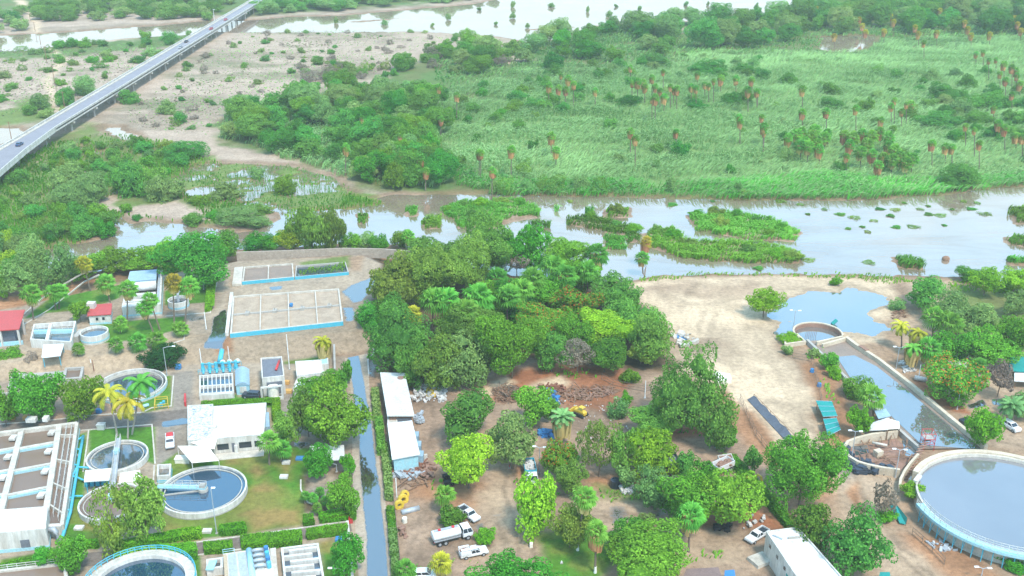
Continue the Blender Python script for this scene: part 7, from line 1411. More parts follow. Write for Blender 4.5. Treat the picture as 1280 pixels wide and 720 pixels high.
for i, (f, t) in enumerate([((44, 39), (44, 27)), ((51, 56), (51, 41)), ((59, 80), (58, 57)), ((69, 107), (67, 82)), ((81, 135), (79, 114)), ((15, 177), (12, 152)), ((38, 26), (38, 17))]):
    ee, tp = pole(['wooden pole by the far stream, second of the line', 'wooden pole at the near bank of the far stream', 'wooden pole standing where the sandy track bends', 'tall wooden pole on the bare sand by the track', 'wooden pole nearest to the bridge', 'wooden pole beside the small stream at the photo edge', 'farthest wooden pole of the line'][i], f, t, .16, 'timber', 'utility_pole', 'utility pole', 'utility poles along the sandy track', 0)
    MB().box((tp[0], tp[1], tp[2] - .6), (2.2, .14, .14)).build('crossarm', 'timber', ee)
ee, tp = pole('pale street lamp rising beside the far end of the bridge', (268, 26), (266, 12), .12, 'lamp_white', 'street_lamp', 'street lamp', 'street lamps of the works and yard', 6); MB().box((tp[0] + .5, tp[1], tp[2]), (1.4, .3, .2)).build('lamp_head', 'lamp_white', ee)
# ================================================================ vehicles
def loft(b, secs):
    """stack of rectangles (x0,x1,halfwidth,z) -> closed body"""
    k = len(b.v); vs = []
    for x0, x1, w_, z in secs: vs += [(x0, -w_, z), (x1, -w_, z), (x1, w_, z), (x0, w_, z)]
    n = len(secs); fs = [(0, 3, 2, 1)] + [(4 * i + j, 4 * i + (j + 1) % 4, 4 * i + 4 + (j + 1) % 4, 4 * i + 4 + j) for i in range(n - 1) for j in range(4)] + [tuple(4 * (n - 1) + j for j in range(4))]
    return b.add(vs, fs)
def wheels(e, xs, r, hw, w_=.26):
    for x in xs:
        for s in (-1, 1):
            y = s * (hw - w_ / 2); o = MB().tube([(x, y - w_ / 2, r), (x, y + w_ / 2, r)], r, 16).build('wheel', 'black_rubber', e); MB().tube([(x, y + s * w_ / 2, r), (x, y + s * (w_ / 2 + .02), r)], r * .55, 12).build('rim', 'car_grey', o)
def lights(e, xf, xr, hw, z):
    for s in (-1, 1): MB().box((xf, s * (hw - .22), z), (.06, .32, .16)).build('headlight', 'lamp_white', e); MB().box((xr, s * (hw - .1), z + .05), (.05, .14, .3)).build('tail_light', 'red_paint', e)
def cabin(e, x0, x1, t0, t1, z0, z1, hw, paint):
    """glass house between z0 and z1 with painted roof"""
    b = MB(); loft(b, [(x0, x1, hw, z0), (t0, t1, hw * .86, z1)]); b.build('windows', 'glass_dark', e)
    b = MB(); loft(b, [(t0 - .04, t1 + .04, hw * .87, z1), (t0 + .05, t1 - .05, hw * .82, z1 + .07)])
    for x, t in ((x0, t0), (x1, t1), ((x0 + x1) / 2, (t0 + t1) / 2)):
        for s in (-1, 1): b.tube([(x, s * hw, z0), (t, s * hw * .87, z1 + .01)], .05, 5)
    b.build('roof', paint, e)
def sedan(name, paint, suv=False):
    e = thing(name, 'car', 'car'); h = .25 if suv else 0; b = MB(); loft(b, [(-2.1, 2.1, .80, .28), (-2.2, 2.2, .88, .5), (-2.2, 2.18, .89, .78 + h), (-2.1, 2.05, .82, .93 + h)]); b.build('body', paint, e, bevel=.05)
    cabin(e, -1.95 if suv else -1.5, 1.15, -1.75 if suv else -.95, .45, .92 + h, 1.42 + h, .80, paint); wheels(e, (-1.35, 1.38), .33 + h * .2, .9); lights(e, 2.18, -2.19, .86, .66 + h * .5); return e
def pickup(name, kind='bed'):
    e = thing(name, 'pickup', 'pickup'); b = MB(); loft(b, [(-2.6, 2.5, .85, .42), (-2.65, 2.62, .93, .6), (-2.65, 2.6, .94, .95), (-2.6, 2.5, .9, 1.02)]); b.build('body', 'car_white', e, bevel=.05)
    b = MB(); loft(b, [(1.05, 2.5, .88, 1.0), (1.1, 2.35, .80, 1.16)]); b.build('bonnet', 'car_white', e, bevel=.04)
    cabin(e, -.65, 1.25, -.5, .65, 1.02, 1.62, .86, 'car_white')
    bed = MB()
    for y in (-.88, .88): bed.box((-1.65, y, 1.18), (1.95, .1, .42))
    bed.box((-2.58, 0, 1.18), (.1, 1.76, .42)); bed.box((-.72, 0, 1.2), (.08, 1.76, .45)); bed.build('bed_side', 'car_white', e)
    MB().box((-1.65, 0, 1.035), (1.85, 1.62, .03)).build('bed_floor', 'car_dark', e)
    if kind == 'service':
        for y in (-.86, .86): MB().box((-1.65, y, 1.45), (1.95, .36, .75)).build('tool_locker', 'car_white', e, bevel=.03)
        r = MB(); [r.tube([(-2.5, y, 2.1), (1.0, y, 2.15)], .09, 6) for y in (-.9, -.7, -.5)]; [r.tube([(x, -.9, 1.8), (x, -.9, 2.1)], .04, 5) for x in (-2.4, -.8)]; r.build('ladder_rack', 'lamp_white', e); g = MB(); rr = random.Random(3); [g.box((rr.uniform(-2.4, -.9), rr.uniform(-.6, .6), 1.2 + rr.random() * .3), (rr.uniform(.2, .6), rr.uniform(.2, .4), .3), rr.random() * 3) for _ in range(16)]; g.build('tools', 'rust', e)
    if kind == 'load': MB().box((-1.65, 0, 1.35), (1.7, 1.5, .6)).build('red_load', 'red_paint', e, bevel=.2)
    wheels(e, (-1.65, 1.68), .38, .96); lights(e, 2.6, -2.64, .9, .82); b = MB(); b.box((2.63, 0, .58), (.12, 1.8, .2)); b.build('bumper', 'car_grey', e); return e
def lorry(name, body):
    e = thing(name, 'truck', 'truck'); MB().box((-.6, 0, .95), (6.8, .9, .3)).build('chassis', 'car_dark', e)
    b = MB(); loft(b, [(1.7, 3.6, 1.15, .8), (1.7, 3.72, 1.2, 1.7)]); b.build('cab', 'car_white', e, bevel=.05); cabin(e, 1.75, 3.68, 1.8, 3.3, 1.7, 2.55, 1.17, 'car_white'); lights(e, 3.72, -4.0, 1.1, 1.1); wheels(e, (-2.9, -1.75, 2.7), .52, 1.18, .34)
    if body == 'tank':
        b = MB(); n = 20; xs = [-4.0, -3.9, 1.3, 1.4]; sc = [.85, 1, 1, .85]; vs = [(x, 1.18 * s * math.cos(2 * math.pi * i / n), 2.0 + .85 * s * math.sin(2 * math.pi * i / n)) for x, s in zip(xs, sc) for i in range(n)]
        b.add(vs, [(j * n + i, j * n + (i + 1) % n, (j + 1) * n + (i + 1) % n, (j + 1) * n + i) for j in range(3) for i in range(n)] + [tuple(range(n - 1, -1, -1)), tuple(range(3 * n, 4 * n))]); b.build('water_tank', 'car_white', e, True)
        MB().box((-1.3, 0, 2.9), (4.6, .55, .08)).build('catwalk', 'car_grey', e); h = MB(); [h.cyl((x, 0), .3, 2.9, 3.1, 12) for x in (-2.6, .1)]; h.build('hatch', 'red_paint', e); MB().box((-1.3, 0, 1.2), (5.2, 2.0, .25)).build('saddle', 'car_grey', e)
    else:
        b = MB()
        for y in (-1.15, 1.15): b.box((-1.4, y, 1.75), (5.0, .1, 1.2))
        b.box((-3.9, 0, 1.75), (.1, 2.2, 1.2)); b.box((1.1, 0, 1.85), (.1, 2.2, 1.4)); b.build('load_body', body[0], e); MB().box((-1.4, 0, 1.25), (5.0, 2.25, .2)).build('load_floor', 'car_dark', e)
        g = MB(); rr = random.Random(5)
        for _ in range(26): g.box((rr.uniform(-3.6, .8), rr.uniform(-.9, .9), 1.45 + rr.random() * body[2]), (rr.uniform(.5, 1.3), rr.uniform(.4, .8), .35), rr.random() * 3)
        g.build('load', body[1], e)
    return e
def gpos(px, py, z=0.0): return P(px, py, z)
def head_to(p, q): a, b = P2(*p), P2(*q); return math.atan2(b[1] - a[1], b[0] - a[0])
pk = pickup('pickup'); place(pk, USED, gpos(586, 646), head_to((577, 639), (594, 651)), 'white pickup parked beside the dark bush, nose towards the lower right', 'white pickups'); 
place(pk, USED, gpos(946, 673), head_to((963, 664), (934, 682)), 'white pickup standing at the corner of the white flat roofed house', 'white pickups')
place(pickup('pickup', 'load'), USED, gpos(213, 555), head_to((213, 545), (213, 566)), 'white pickup with something red in its bed beside the mottled roof block', 'white pickups')
place(pickup('service_pickup', 'service'), USED, gpos(592, 694), head_to((576, 697), (610, 690)), 'white service pickup with ladder rack and open tool lockers', 'white pickups')
place(lorry('tanker_truck', 'tank'), USED, gpos(566, 675), head_to((545, 680), (589, 669)), 'white water tanker truck parked between the dark bush and the service pickup')
place(lorry('open_truck', ('cyan_paint', 'rubble_white', .5)), USED, gpos(663, 597), head_to((661, 582), (666, 606)), 'open truck with turquoise sides and pale load under the twin headed lamp')
place(lorry('open_truck', ('car_dark', 'roof_dark', .2)), USED, gpos(842, 590), head_to((838, 578), (847, 600)), 'dark grey open truck nosing under the big bright tree')
place(lorry('open_truck', ('car_white', 'brown_wall', .5)), USED, gpos(896, 592), head_to((902, 590), (880, 600)), 'truck with green and white body half under the big bright tree')
sv = sedan('suv', 'car_white', True); place(sv, USED, gpos(1263, 536), head_to((1255, 531), (1271, 541)), 'white car parked beside the date palm at the right edge')
place(sedan('suv', 'car_dark', True), USED, gpos(315, 497), head_to((330, 497), (302, 495)), 'black car parked beside the low hedge and the white house')
place(sedan('van', 'car_white', True), USED, gpos(531, 722), head_to((520, 722), (543, 721)), 'white vehicle cut by the bottom edge beside the palm')
for paint, px, up, lab in [('car_blue', (24.5, 182), 1, 'dark blue car on the near end of the bridge'), ('car_grey', (225.5, 60), 0, 'pale grey car on the bridge beside the dark car'), ('car_dark', (233, 53), 1, 'dark car on the bridge ahead of the pale grey one'), ('car_red', (264, 37), 0, 'red car on the bridge, nearer of two'), ('car_red', (282, 25.5), 0, 'red car at the far end of the bridge')]:
    x, y, z = P(px[0], px[1], ZD); place(sedan('car', paint), USED, (min(max(x, XL + 3.0), XR - 2.8 if y > 440 else -198), y, ZD + .03), math.pi / 2 * (1 if up else -1), lab, 'cars on the bridge')
# excavator arm, bulldozer, yellow rings
e = thing('bulldozer', 'small yellow bulldozer on the red earth by the timber heap', 'bulldozer', (0, 0, 0)); b = MB(); loft(b, [(-1.6, 1.4, .55, .5), (-1.6, 1.4, .6, 1.2), (-1.0, 1.3, .5, 1.5)]); b.build('body', 'yellow_paint', e, bevel=.06)
for s in (-1, 1): b = MB(); loft(b, [(-1.3, 1.2, .22, 0), (-1.8, 1.7, .22, .4), (-1.3, 1.2, .22, .8)]); o = b.build('track', 'black_rubber', e); o.location = (0, s * .85, 0)
b = MB(); b.box((-.5, 0, 2.3), (1.3, 1.2, .1)); [b.tube([(x, y, 1.4), (x, y, 2.3)], .05, 5) for x in (-1.1, .1) for y in (-.55, .55)]; b.build('cab', 'yellow_paint', e); MB().prism([(1.9, -1.4), (2.1, -1.4), (2.25, 0), (2.1, 1.4), (1.9, 1.4), (2.0, 0)], .15, 1.2).build('blade', 'yellow_paint', e); place(e, USED, gpos(725, 519), 2.4, 'small yellow bulldozer on the red earth by the timber heap')
e = thing('digger', 'yellow digger with raised arm behind the big bright tree', 'excavator', P(948, 610)); x, y, _ = P(948, 610); MB().tube([(x - 1.2, y + 1, .9), (x - .3, y + .3, 3.0), (x + .2, y - .2, 2.9), (x + .6, y - .6, 1.2)], .28, 6).build('arm', 'yellow_paint', e); b = MB(); b.box((x + .6, y - .6, .7), (.9, .9, .9), .5); b.build('bucket', 'yellow_paint', e, bevel=.1); b = MB(); b.box((x - 1.4, y + 1.4, 1.0), (1.6, 1.5, 1.3), .5); b.build('body', 'yellow_paint', e, bevel=.1)
for i, (px, py, rr, til) in enumerate([(499, 635, 1.0, .5), (504, 628, 1.1, .35), (506, 622, .9, .25)]):
    b = MB(); b.ring((0, 0), rr * .42, rr, -.35, .35, 24); o = b.build('yellow_ring', 'yellow_paint', None, False, .06); x, y, _ = P(px, py); o.location = (x, y, .75); o.rotation_euler = (1.0 + til, 0, .5); tag(o, ['lowest of the yellow rings lying by the roadside fence', 'middle one of the yellow rings by the roadside fence', 'topmost of the yellow rings by the roadside fence'][i], 'ring', 'yellow rings by the fence')
def junk(name, label, px, n, size, mat, seed, cat=None, z0=0.0, hmax=.8, flat=1.0, long=1.0, mats=None):
    g = random.Random(seed); w_ = PP(px); xs = [p[0] for p in w_]; ys = [p[1] for p in w_]; b = MB(); c = base_of(w_); k = 0
    while k < n:
        x, y = g.uniform(min(xs), max(xs)), g.uniform(min(ys), max(ys))
        if not inside(w_, x, y): continue
        k += 1; s = size * g.uniform(.4, 1.4); l = s * g.uniform(1, 1 + long); t = g.uniform(0, 6.3); dz = math.tan(g.uniform(-.5, .5)) * l * .5 * flat; zc = z0 + g.uniform(.05, hmax) ; ux, uy = math.cos(t), math.sin(t); h = s * g.uniform(.1, .5)
        q = [(x + ux * l * a - uy * s * v * .5, y + uy * l * a + ux * s * v * .5, zc + dz * a * 2 + d) for d in (-h, h) for a, v in ((-.5, -1), (.5, -1), (.5, 1), (-.5, 1))]
        b.add(q, [(3, 2, 1, 0), (4, 5, 6, 7), (0, 1, 5, 4), (1, 2, 6, 5), (2, 3, 7, 6), (3, 0, 4, 7)])
    return tag(b.build(name, mat), label, cat or 'rubble', kind='stuff')
junk('rubble', 'white rubble and scrap beside the long shed', [(513, 487), (530, 482), (560, 486), (556, 503), (520, 503), (514, 498)], 150, .55, 'rubble_white', 1)
junk('rubble', 'yellowish scrap among the white rubble', [(534, 488), (548, 488), (546, 498), (534, 497)], 40, .5, 'yellow_paint', 2); junk('rubble', 'grey scrap beside the gap of the sheds', [(516, 520), (528, 519), (530, 530), (520, 532)], 50, .5, 'grey_steel', 3)
junk('rubble', 'dark branches and timber heaped in the yard', [(616, 488), (640, 482), (650, 486), (646, 503), (622, 504)], 200, .17, 'timber', 4, 'timber heap', hmax=1.1, long=16); junk('rubble', 'grey broken branches on top of the dark timber heap', [(620, 488), (642, 484), (646, 498), (626, 500)], 60, .13, 'bark', 41, 'timber heap', hmax=1.4, long=18); junk('rubble', 'reddish timber debris spread over the red earth', [(690, 492), (726, 482), (770, 484), (772, 492), (730, 503), (694, 503)], 230, .15, 'timber', 5, 'timber debris', hmax=.5, long=15); junk('rubble', 'broken reddish boards among the timber debris', [(700, 488), (760, 484), (770, 494), (720, 502)], 110, .3, 'brown_wall', 42, 'timber debris', hmax=.35, long=5); junk('rubble', 'small pale scraps scattered over the yard', [(690, 500), (780, 495), (800, 540), (720, 560), (690, 540)], 90, .22, 'rubble_white', 43, hmax=.15, long=1)
junk('rubble', 'rusty scrap among the timber debris', [(672, 482), (704, 482), (706, 492), (676, 490)], 50, .4, 'rust', 6, long=4); junk('rubble', 'blue sheeting between the timber heaps', [(682, 488), (694, 488), (702, 508), (690, 512)], 22, .8, 'blue_cloth', 7, hmax=.5, long=2)
junk('rubble', 'blue sheeting under the date palm of the yard', [(674, 532), (686, 538), (698, 552), (690, 556), (676, 544)], 16, .9, 'blue_cloth', 8, hmax=.3, long=2); junk('rubble', 'pile of pale stones beside the grey-green tree', [(774, 610), (790, 606), (798, 616), (782, 620)], 60, .6, 'rubble_white', 9, long=.4)
junk('rubble', 'rusty pipes stacked below the white roofed shed', [(490, 584), (540, 581), (540, 590), (490, 592)], 46, .3, 'rust', 10, 'pipes', long=16, flat=.15); junk('rubble', 'grey sheets stacked below the rusty pipes', [(490, 590), (526, 588), (528, 597), (490, 599)], 36, .6, 'grey_steel', 11, long=4, flat=.2); junk('rubble', 'brown scrap at the end of the pipe stack', [(524, 580), (540, 580), (542, 600), (528, 602)], 50, .5, 'brown_wall', 12, long=3)
junk('rubble', 'dark bags and barrels under the bright yellow-green tree', [(555, 598), (570, 598), (570, 607), (558, 606)], 14, .8, 'black_rubber', 13, long=.5); junk('rubble', 'black bags lying under the big bright tree', [(892, 658), (912, 658), (910, 665), (894, 664)], 18, .8, 'black_rubber', 14, long=.4); junk('rubble', 'white scraps on the red earth above the white pickup', [(926, 648), (956, 645), (955, 652), (930, 664)], 9, .5, 'rubble_white', 15, long=.3)
junk('rubble', 'branches lying at the bottom left of the dry yard', [(494, 600), (530, 596), (540, 612), (500, 616)], 30, .18, 'timber', 16, long=22, flat=.1); junk('rubble', 'brown scrap beside the roadside creeper', [(500, 660), (506, 660), (508, 672), (501, 673)], 20, .45, 'brown_wall', 17)
junk('rubble', 'broken brown slabs on the embankment above the yard', [(838, 420), (862, 416), (872, 428), (850, 434)], 26, .9, 'pale_concrete', 18, hmax=.4, long=1.5); junk('rubble', 'scrap scattered on the path under the big right tank', [(1150, 672), (1180, 676), (1196, 690), (1170, 688)], 26, .5, 'grey_steel', 19, hmax=.3)
junk('rubble', 'blackish bags piled along the rim of the ruined basin', [(1042, 563), (1056, 560), (1064, 574), (1086, 582), (1112, 588), (1108, 594), (1068, 592), (1048, 580)], 210, .9, 'tyre_pile', 20, 'bag pile', hmax=1.1, long=.5)
# containers, drums and boxes of the yard
e, o = tank('soil_container', 'white open container full of soil in the yard', [(903, 582), (919, 578), (914, 566.5), (897, 569)], 0, 1.7, .15, 'brown_wall', .25, 'white_paint', 'container')
x, y = P2(769, 608); b = MB(); b.cyl((x, y), 1.15, 0, 1.5, 16, 1.0); b.ring((x, y), .8, 1.02, 1.5, 1.6, 16); tag(b.build('water_drum', 'car_dark'), 'dark round water tank on the red earth beside the pale stones', 'water tank')
tag(MB().tube([P(502, 641, .3), P(512, 638, .35), P(524, 635, .3)], .55, 10).build('pipe_section', 'grey_steel', None, True), 'grey pipe section lying below the yellow rings', 'pipe'); x, y = P2(506, 653); tag(MB().cyl((x, y), .5, 0, 1.1, 12).build('drum', 'sail_cloth', None, bevel=.05), 'cream drum standing in the dry yard', 'drum'); x, y = P2(664, 684)
tag(MB().box((x, y, .5), (.6, .6, 1.0)).build('meter_box', 'sail_cloth', None, bevel=.05), 'small cream box at the left edge of the green lawn', 'box')
# sheds
e, w_ = house('long_shed', 'long shed with grey-white ribbed roof beside the wet road', [(484, 519.5), (518, 519.5), (506, 466), (475, 465.5)], 0, 4.0, 'brown_wall', 'corrugated', over=.5, openings=[(0, .3, .95, .2, 3.0, 'bay_shade_panel', 'roof_dark')])  # front opening is a dark panel, its shade painted on a solid wall
x, y = P2(501, 472, 4.05); MB().cyl((x, y), .9, 4.0, 4.03, 14).build('rust_patch', 'rust', e); MB().bar(*[(lerp(w_[1], w_[2], t)) for t in (.1, .9)], .12, .3, 2.8).build('bay_shade_panel', 'roof_dark', e)  # long side gets a dark panel too, as painted bay shade
b = MB(); o = q2([(484, 519.5), (518, 519.5), (506, 466), (475, 465.5)], 4.0)
for k in range(1, 22): b.bar(lerp(o[0], o[3], k / 22), lerp(o[1], o[2], k / 22), .12, 4.0, 4.06)
b.build('roof_rib', 'corrugated', e)
house('white_block', 'small white block in the gap between the two sheds', [(484.5, 530), (497, 528), (495, 519.5), (484, 520)], 0, 2.6, 'white_paint', 'pale_concrete', parapet=.1)
e, w_ = house('white_shed', 'shed with bright white roof beside the wet road', [(490, 574), (525, 567.5), (515, 525.5), (484, 529)], 0, 4.0, 'pale_cyan', 'white_roof', over=.35)
for t in (.2, .5, .8): q = lerp(w_[1], w_[2], t); MB().box((q[0] + .8, q[1], 1.2), (1.2, 2.2, 2.4)).build('side_bay', 'blue_grey_roof', e)
tag(MB().bar(P2(490, 579, 1), P2(534, 570, 1), .25, 0, 1.5).build('white_fence', 'white_paint'), 'white board fence in front of the white roofed shed', 'fence')
# the white flat roofed house at the bottom
e, w_ = house('flat_roof_house', 'white flat roofed house with small windows at the bottom right', [(1004, 735), (1060, 731), (997.5, 660), (957.5, 665.5)], 0, 5.2, 'white_paint', 'white_roof', parapet=.3, openings=[(3, .12 + .2 * k, .165 + .2 * k, 3.4, 4.1, 'window', 'glass_dark') for k in range(4)] + [(3, .60, .70, 1.6, 3.4, 'window', 'teal_net'), (3, .82, .88, .1, 2.2, 'door', 'roof_dark')])
p, q = P2(985, 672, 5.5), P2(1000, 671, 5.5); MB().bar(p, q, .25, 5.2, 5.6).build('roof_beam', 'concrete', e); p, q = P2(966, 668, 5.5), P2(978, 673, 5.5); MB().bar(p, q, .25, 5.2, 5.5).build('roof_beam', 'grey_steel', e)
p = P2(950, 702); MB().box((p[0], p[1], .35), (3.6, 3.0, .7), .5).build('doorstep', 'pale_concrete', e)
canopy('brown_canopy', 'brown roof at the bottom edge beside the broad green tree', [(850, 730), (905, 728), (898, 709), (858, 711)], 0, 3.0, 'brown_roof', 'timber'); canopy('blue_tarpaulin', 'blue tarpaulin at the bottom edge right of the brown roof', [(905, 724), (920, 724), (918, 712), (906, 713)], 0, 2.0, 'blue_cloth', 'timber'); canopy('teal_canopy', 'teal sheet at the bottom edge right of the feathery tree', [(1098, 724), (1114, 724), (1112, 715), (1100, 715)], 0, 1.6, 'teal_net', 'timber')
# fences
def fence(label, px, h=1.6, mat='bark', step=3.0, mesh=None):
    pts = [P2(*p) for p in px]; e = thing('wire_fence', label, 'fence', (*pts[0], 0), 0, 'fences of the yard'); railing('post', pts, 0, h, mat, e, step=step, r=.035, rails=3); return e
for lab, px in [('wire fence along the wet road in front of the sheds', [(476, 470), (484, 545), (490, 610), (494, 640), (502, 720)]), ('wire fence below the right end of the wood', [(752, 474), (766, 482), (806, 490), (842, 480)]), ('wire fence beside the dark tarpaulin strip', [(925, 500), (945, 545), (958, 562)]), ('wire fence of the net garden by the pale sand', [(990, 448), (1014, 452), (1022, 480), (1030, 520)]), ('wire fence below the walkway of the big right tank', [(1140, 668), (1165, 690), (1180, 706)])]: fence(lab, px, step=3.5)
hedge([(905, 566), (920, 568), (992, 652), (984, 655)], 1.3, 'long overgrown hedge fence running down to the white flat roofed house', 'leaf_green', name='hedge', leaf=.28)
# sand: dark strip, ramp, nets
e = thing('dark_tarpaulin', 'long dark shade cloth fence lying beside the pale sand track', 'tarpaulin', (*P2(965, 530), 0)); o = PP([(934, 500), (942, 498.5), (996, 554), (989, 559)]); V = []; n = 16
for i in range(n + 1):
    a, b_ = lerp(o[0], o[3], i / n), lerp(o[1], o[2], i / n); V += [(a[0], a[1], .15 + .1 * math.sin(i * 2.1)), (b_[0], b_[1], .9 + .25 * math.sin(i * 1.7)), (b_[0] + .15, b_[1] + .1, .0), (a[0], a[1], 0)]
b = MB(); b.add(V, [(4 * i + j, 4 * i + (j + 1) % 4, 4 * i + 4 + (j + 1) % 4, 4 * i + 4 + j) for i in range(n) for j in range(4)]); b.build('cloth', 'dark_mesh', e); railing('stake', [o[1], o[2]], 0, 1.3, 'timber', e, step=4, rails=1)
tag(MB().prism(q2([(896, 478), (915, 473), (912, 467), (893, 463.5)], 1.2), -.1, 1.2).build('concrete_ramp', 'sail_cloth', None, bevel=.06), 'pale concrete block at the head of the yard fence', 'block')
for lab, px, hs in [('upper of the two teal shade nets beside the pale sand', [(1029, 521), (1047, 520), (1040, 502), (1020, 501)], 2.2), ('lower of the two teal shade nets beside the pale sand', [(1035, 545), (1051, 537), (1046, 522.5), (1029, 524)], 2.2)]:
    e = canopy('shade_net', lab, px, 0, hs, 'teal_net', 'timber', thick=.06, group='teal shade nets'); o = q2(px, hs)
    for t in (.0, .33, .66, 1.0): MB().bar(lerp(o[0], o[3], t), lerp(o[1], o[2], t), .1, hs + .003, hs + .08).build('batten', 'blue_grey_roof', e)
for i, (px, py) in enumerate([(1015, 465), (1024, 483)]): x, y = P2(px, py); tag(MB().cyl((x, y), .55, 0, .9, 12, .45).build('blue_tub', 'blue_cloth'), ['blue tub in the net garden, upper of two', 'blue tub in the net garden, lower of two'][i], 'tub', 'blue tubs')
x, y = P2(829, 424); tag(MB().prism(PP([(842, 420), (850, 417), (861, 424), (852, 427)]), 0, .25).build('blue_sheet', 'blue_cloth'), 'crumpled blue sheet on the sand beside the wood', 'sheet')
# ring wall, canal, ruined basin, big tank
x, y = P2(1022.5, 415, 1.7); e = thing('ring_wall', 'broken round brick-lined basin at the head of the canal', 'basin', (x, y, 0)); r = 6.5
MB().ring((x, y), r - .45, r, -.2, 1.7, 48, -18, 205).build('wall', 'beige_wall', e); MB().ring((x, y), r - .55, r - .455, -.1, 1.45, 48, -16, 203).build('lining', 'brown_wall', e); MB().disc((x, y), r - .56, .35, 48).build('water', 'canal_water', e)
a = (x + (r - .2) * math.cos(R(-18)), y + (r - .2) * math.sin(R(-18))); MB().bar(P2(1021, 427, 1.5), a, .5, -.1, 1.5).build('front_wall', 'beige_wall', e)
for k in range(7): q = P2(1006 + 2.2 * k, 424 - .3 * k); MB().tube([(q[0], q[1], .2), (q[0] + .2, q[1], 2.4)], .05, 5).build('reinforcing_bar', 'rust', e)
tank('planter', 'raised walled planter beside the round basin on the pale sand', [(981, 430), (1008, 426.5), (997, 416.5), (979, 418)], 0, 1.1, .45, 'brown_wall', .3, 'beige_wall', 'planter')
canal_l = [(1009, 424), (1030, 444), (1047, 460), (1062, 476), (1085, 499), (1112, 525), (1136, 547), (1150, 559)]; canal_r = [(1058, 420.5), (1072, 431), (1100, 449), (1140, 480), (1185, 518), (1233, 557)]
e = thing('canal', 'straight walled canal full of still grey-blue water, right of the pale sand', 'canal', (*P2(1100, 480), 0))
MB().line(q2(canal_l, 1.2), .7, -.2, 1.2).build('side_wall', 'concrete', e); MB().line(q2(canal_r, 1.5), .9, -.2, 1.5).build('side_wall', 'beige_wall', e); MB().bar(P2(1028, 430, 1.4), P2(1060, 421, 1.4), .6, -.2, 1.4).build('head_wall', 'beige_wall', e)
wl_, wr_ = q2([(1046, 446), (1062, 471), (1087, 494), (1114, 520), (1152, 556)], .5), q2([(1068, 444), (1096, 458), (1138, 491), (1183, 528), (1226, 562)], .5)
b = MB(); b.add([(p[0], p[1], .5) for p in wl_] + [(p[0], p[1], .5) for p in wr_], [(i, i + 1, 6 + i, 5 + i) for i in range(4)]); b.build('water', 'canal_water', e)
fl, fr = q2([(1010, 426), (1030, 446), (1047, 463), (1085, 502), (1150, 561)], .42), q2([(1056, 424), (1074, 436), (1100, 452), (1142, 485), (1230, 560)], .42)
b = MB(); b.add([(p[0], p[1], .42) for p in fl] + [(p[0], p[1], .42) for p in fr], [(i, i + 1, 6 + i, 5 + i) for i in range(4)]); b.build('mud_floor', 'sludge', e)
g0, g1 = lerp(P2(1072, 431, 1.5), P2(1100, 449, 1.5), .1), lerp(P2(1072, 431, 1.5), P2(1100, 449, 1.5), .42); MB().bar((g0[0] + .1, g0[1] + .1), (g1[0] + .1, g1[1] + .1), 1.1, .2, 1.75).build('sluice_gate', 'brown_wall', e)
rim = [(1122, 538), (1108, 540), (1090, 542), (1072, 546.5), (1060, 551), (1056, 557), (1057, 564), (1062, 570), (1072, 576), (1085, 580), (1105, 584), (1125, 586.5)]
e = thing('ruined_basin', 'ruined D-shaped basin with fallen beams and brown puddles', 'basin', (*P2(1100, 562), 0)); MB().line(q2(rim, 1.8), .6, -.2, 1.8).build('wall', 'beige_wall', e)
fl = inset(q2([(1122, 538), (1060, 551), (1056, 557), (1062, 570), (1125, 586), (1150, 560)], 1.8), .5); MB().prism(fl, -.1, .12).build('floor', 'brown_wall', e)
MB().prism(q2([(1128, 550), (1138, 556), (1146, 566), (1132, 572)], .16), 0, .16).build('puddle', 'canal_water', e); MB().prism(q2([(1066, 558), (1084, 556), (1086, 566), (1070, 569)], .16), 0, .16).build('puddle', 'dull_water', e)
b = MB(); rr = random.Random(8)
for k in range(34):
    p = P2(rr.uniform(1070, 1140), rr.uniform(550, 580), .4); t = rr.uniform(0, 3.1); l = rr.uniform(.8, 3.2); z = rr.uniform(.3, 1.1); b.tube([(p[0] - l * math.cos(t), p[1] - l * math.sin(t), z), (p[0] + l * math.cos(t), p[1] + l * math.sin(t), z + rr.uniform(-.4, .6))], rr.uniform(.05, .14), 5)
b.build('fallen_beam', 'timber', e); MB().tube([P(1090, 553, 1.2), P(1109, 557, 1.0)], .3, 7).build('fallen_pipe', 'pale_concrete', e, True); b = MB(); p = P2(1097, 571); b.box((p[0], p[1], .8), (1.6, 1.4, 1.6), .4); b.build('block', 'beige_wall', e)
MB().line(q2([(1125, 606), (1126, 598), (1131, 588), (1138, 578), (1148, 567)], 1.8), .5, -.1, 1.8).build('curved_wall', 'beige_wall', e)
p0, p1 = P2(1130, 600), P2(1156, 562); st = MB(); [st.bar((lerp(p0, p1, k / 14)[0] - .9, lerp(p0, p1, k / 14)[1]), (lerp(p0, p1, k / 14)[0] + .9, lerp(p0, p1, k / 14)[1] + .5), .45, .1 + k * .14, .2 + k * .14) for k in range(15)]; tag(st.build('step_ladder', 'brown_wall'), 'brown steps climbing between the ruined basin and the big right tank', 'steps')
e = thing('sluice_frame', 'small red lattice sluice frame standing at the end of the canal', 'frame', (*P2(1158, 562), 0)); p = P2(1158, 560); o = [(p[0] + a, p[1] + c) for a, c in ((-1.1, -1.1), (1.1, -1.1), (1.1, 1.1), (-1.1, 1.1))]
b = MB(); [b.tube([(*q, 0), (*q, 4.2)], .07, 5) for q in o]
for z in (1.6, 2.8, 4.1): [b.tube([(*o[i], z), (*o[(i + 1) % 4], z)], .06, 5) for i in range(4)]
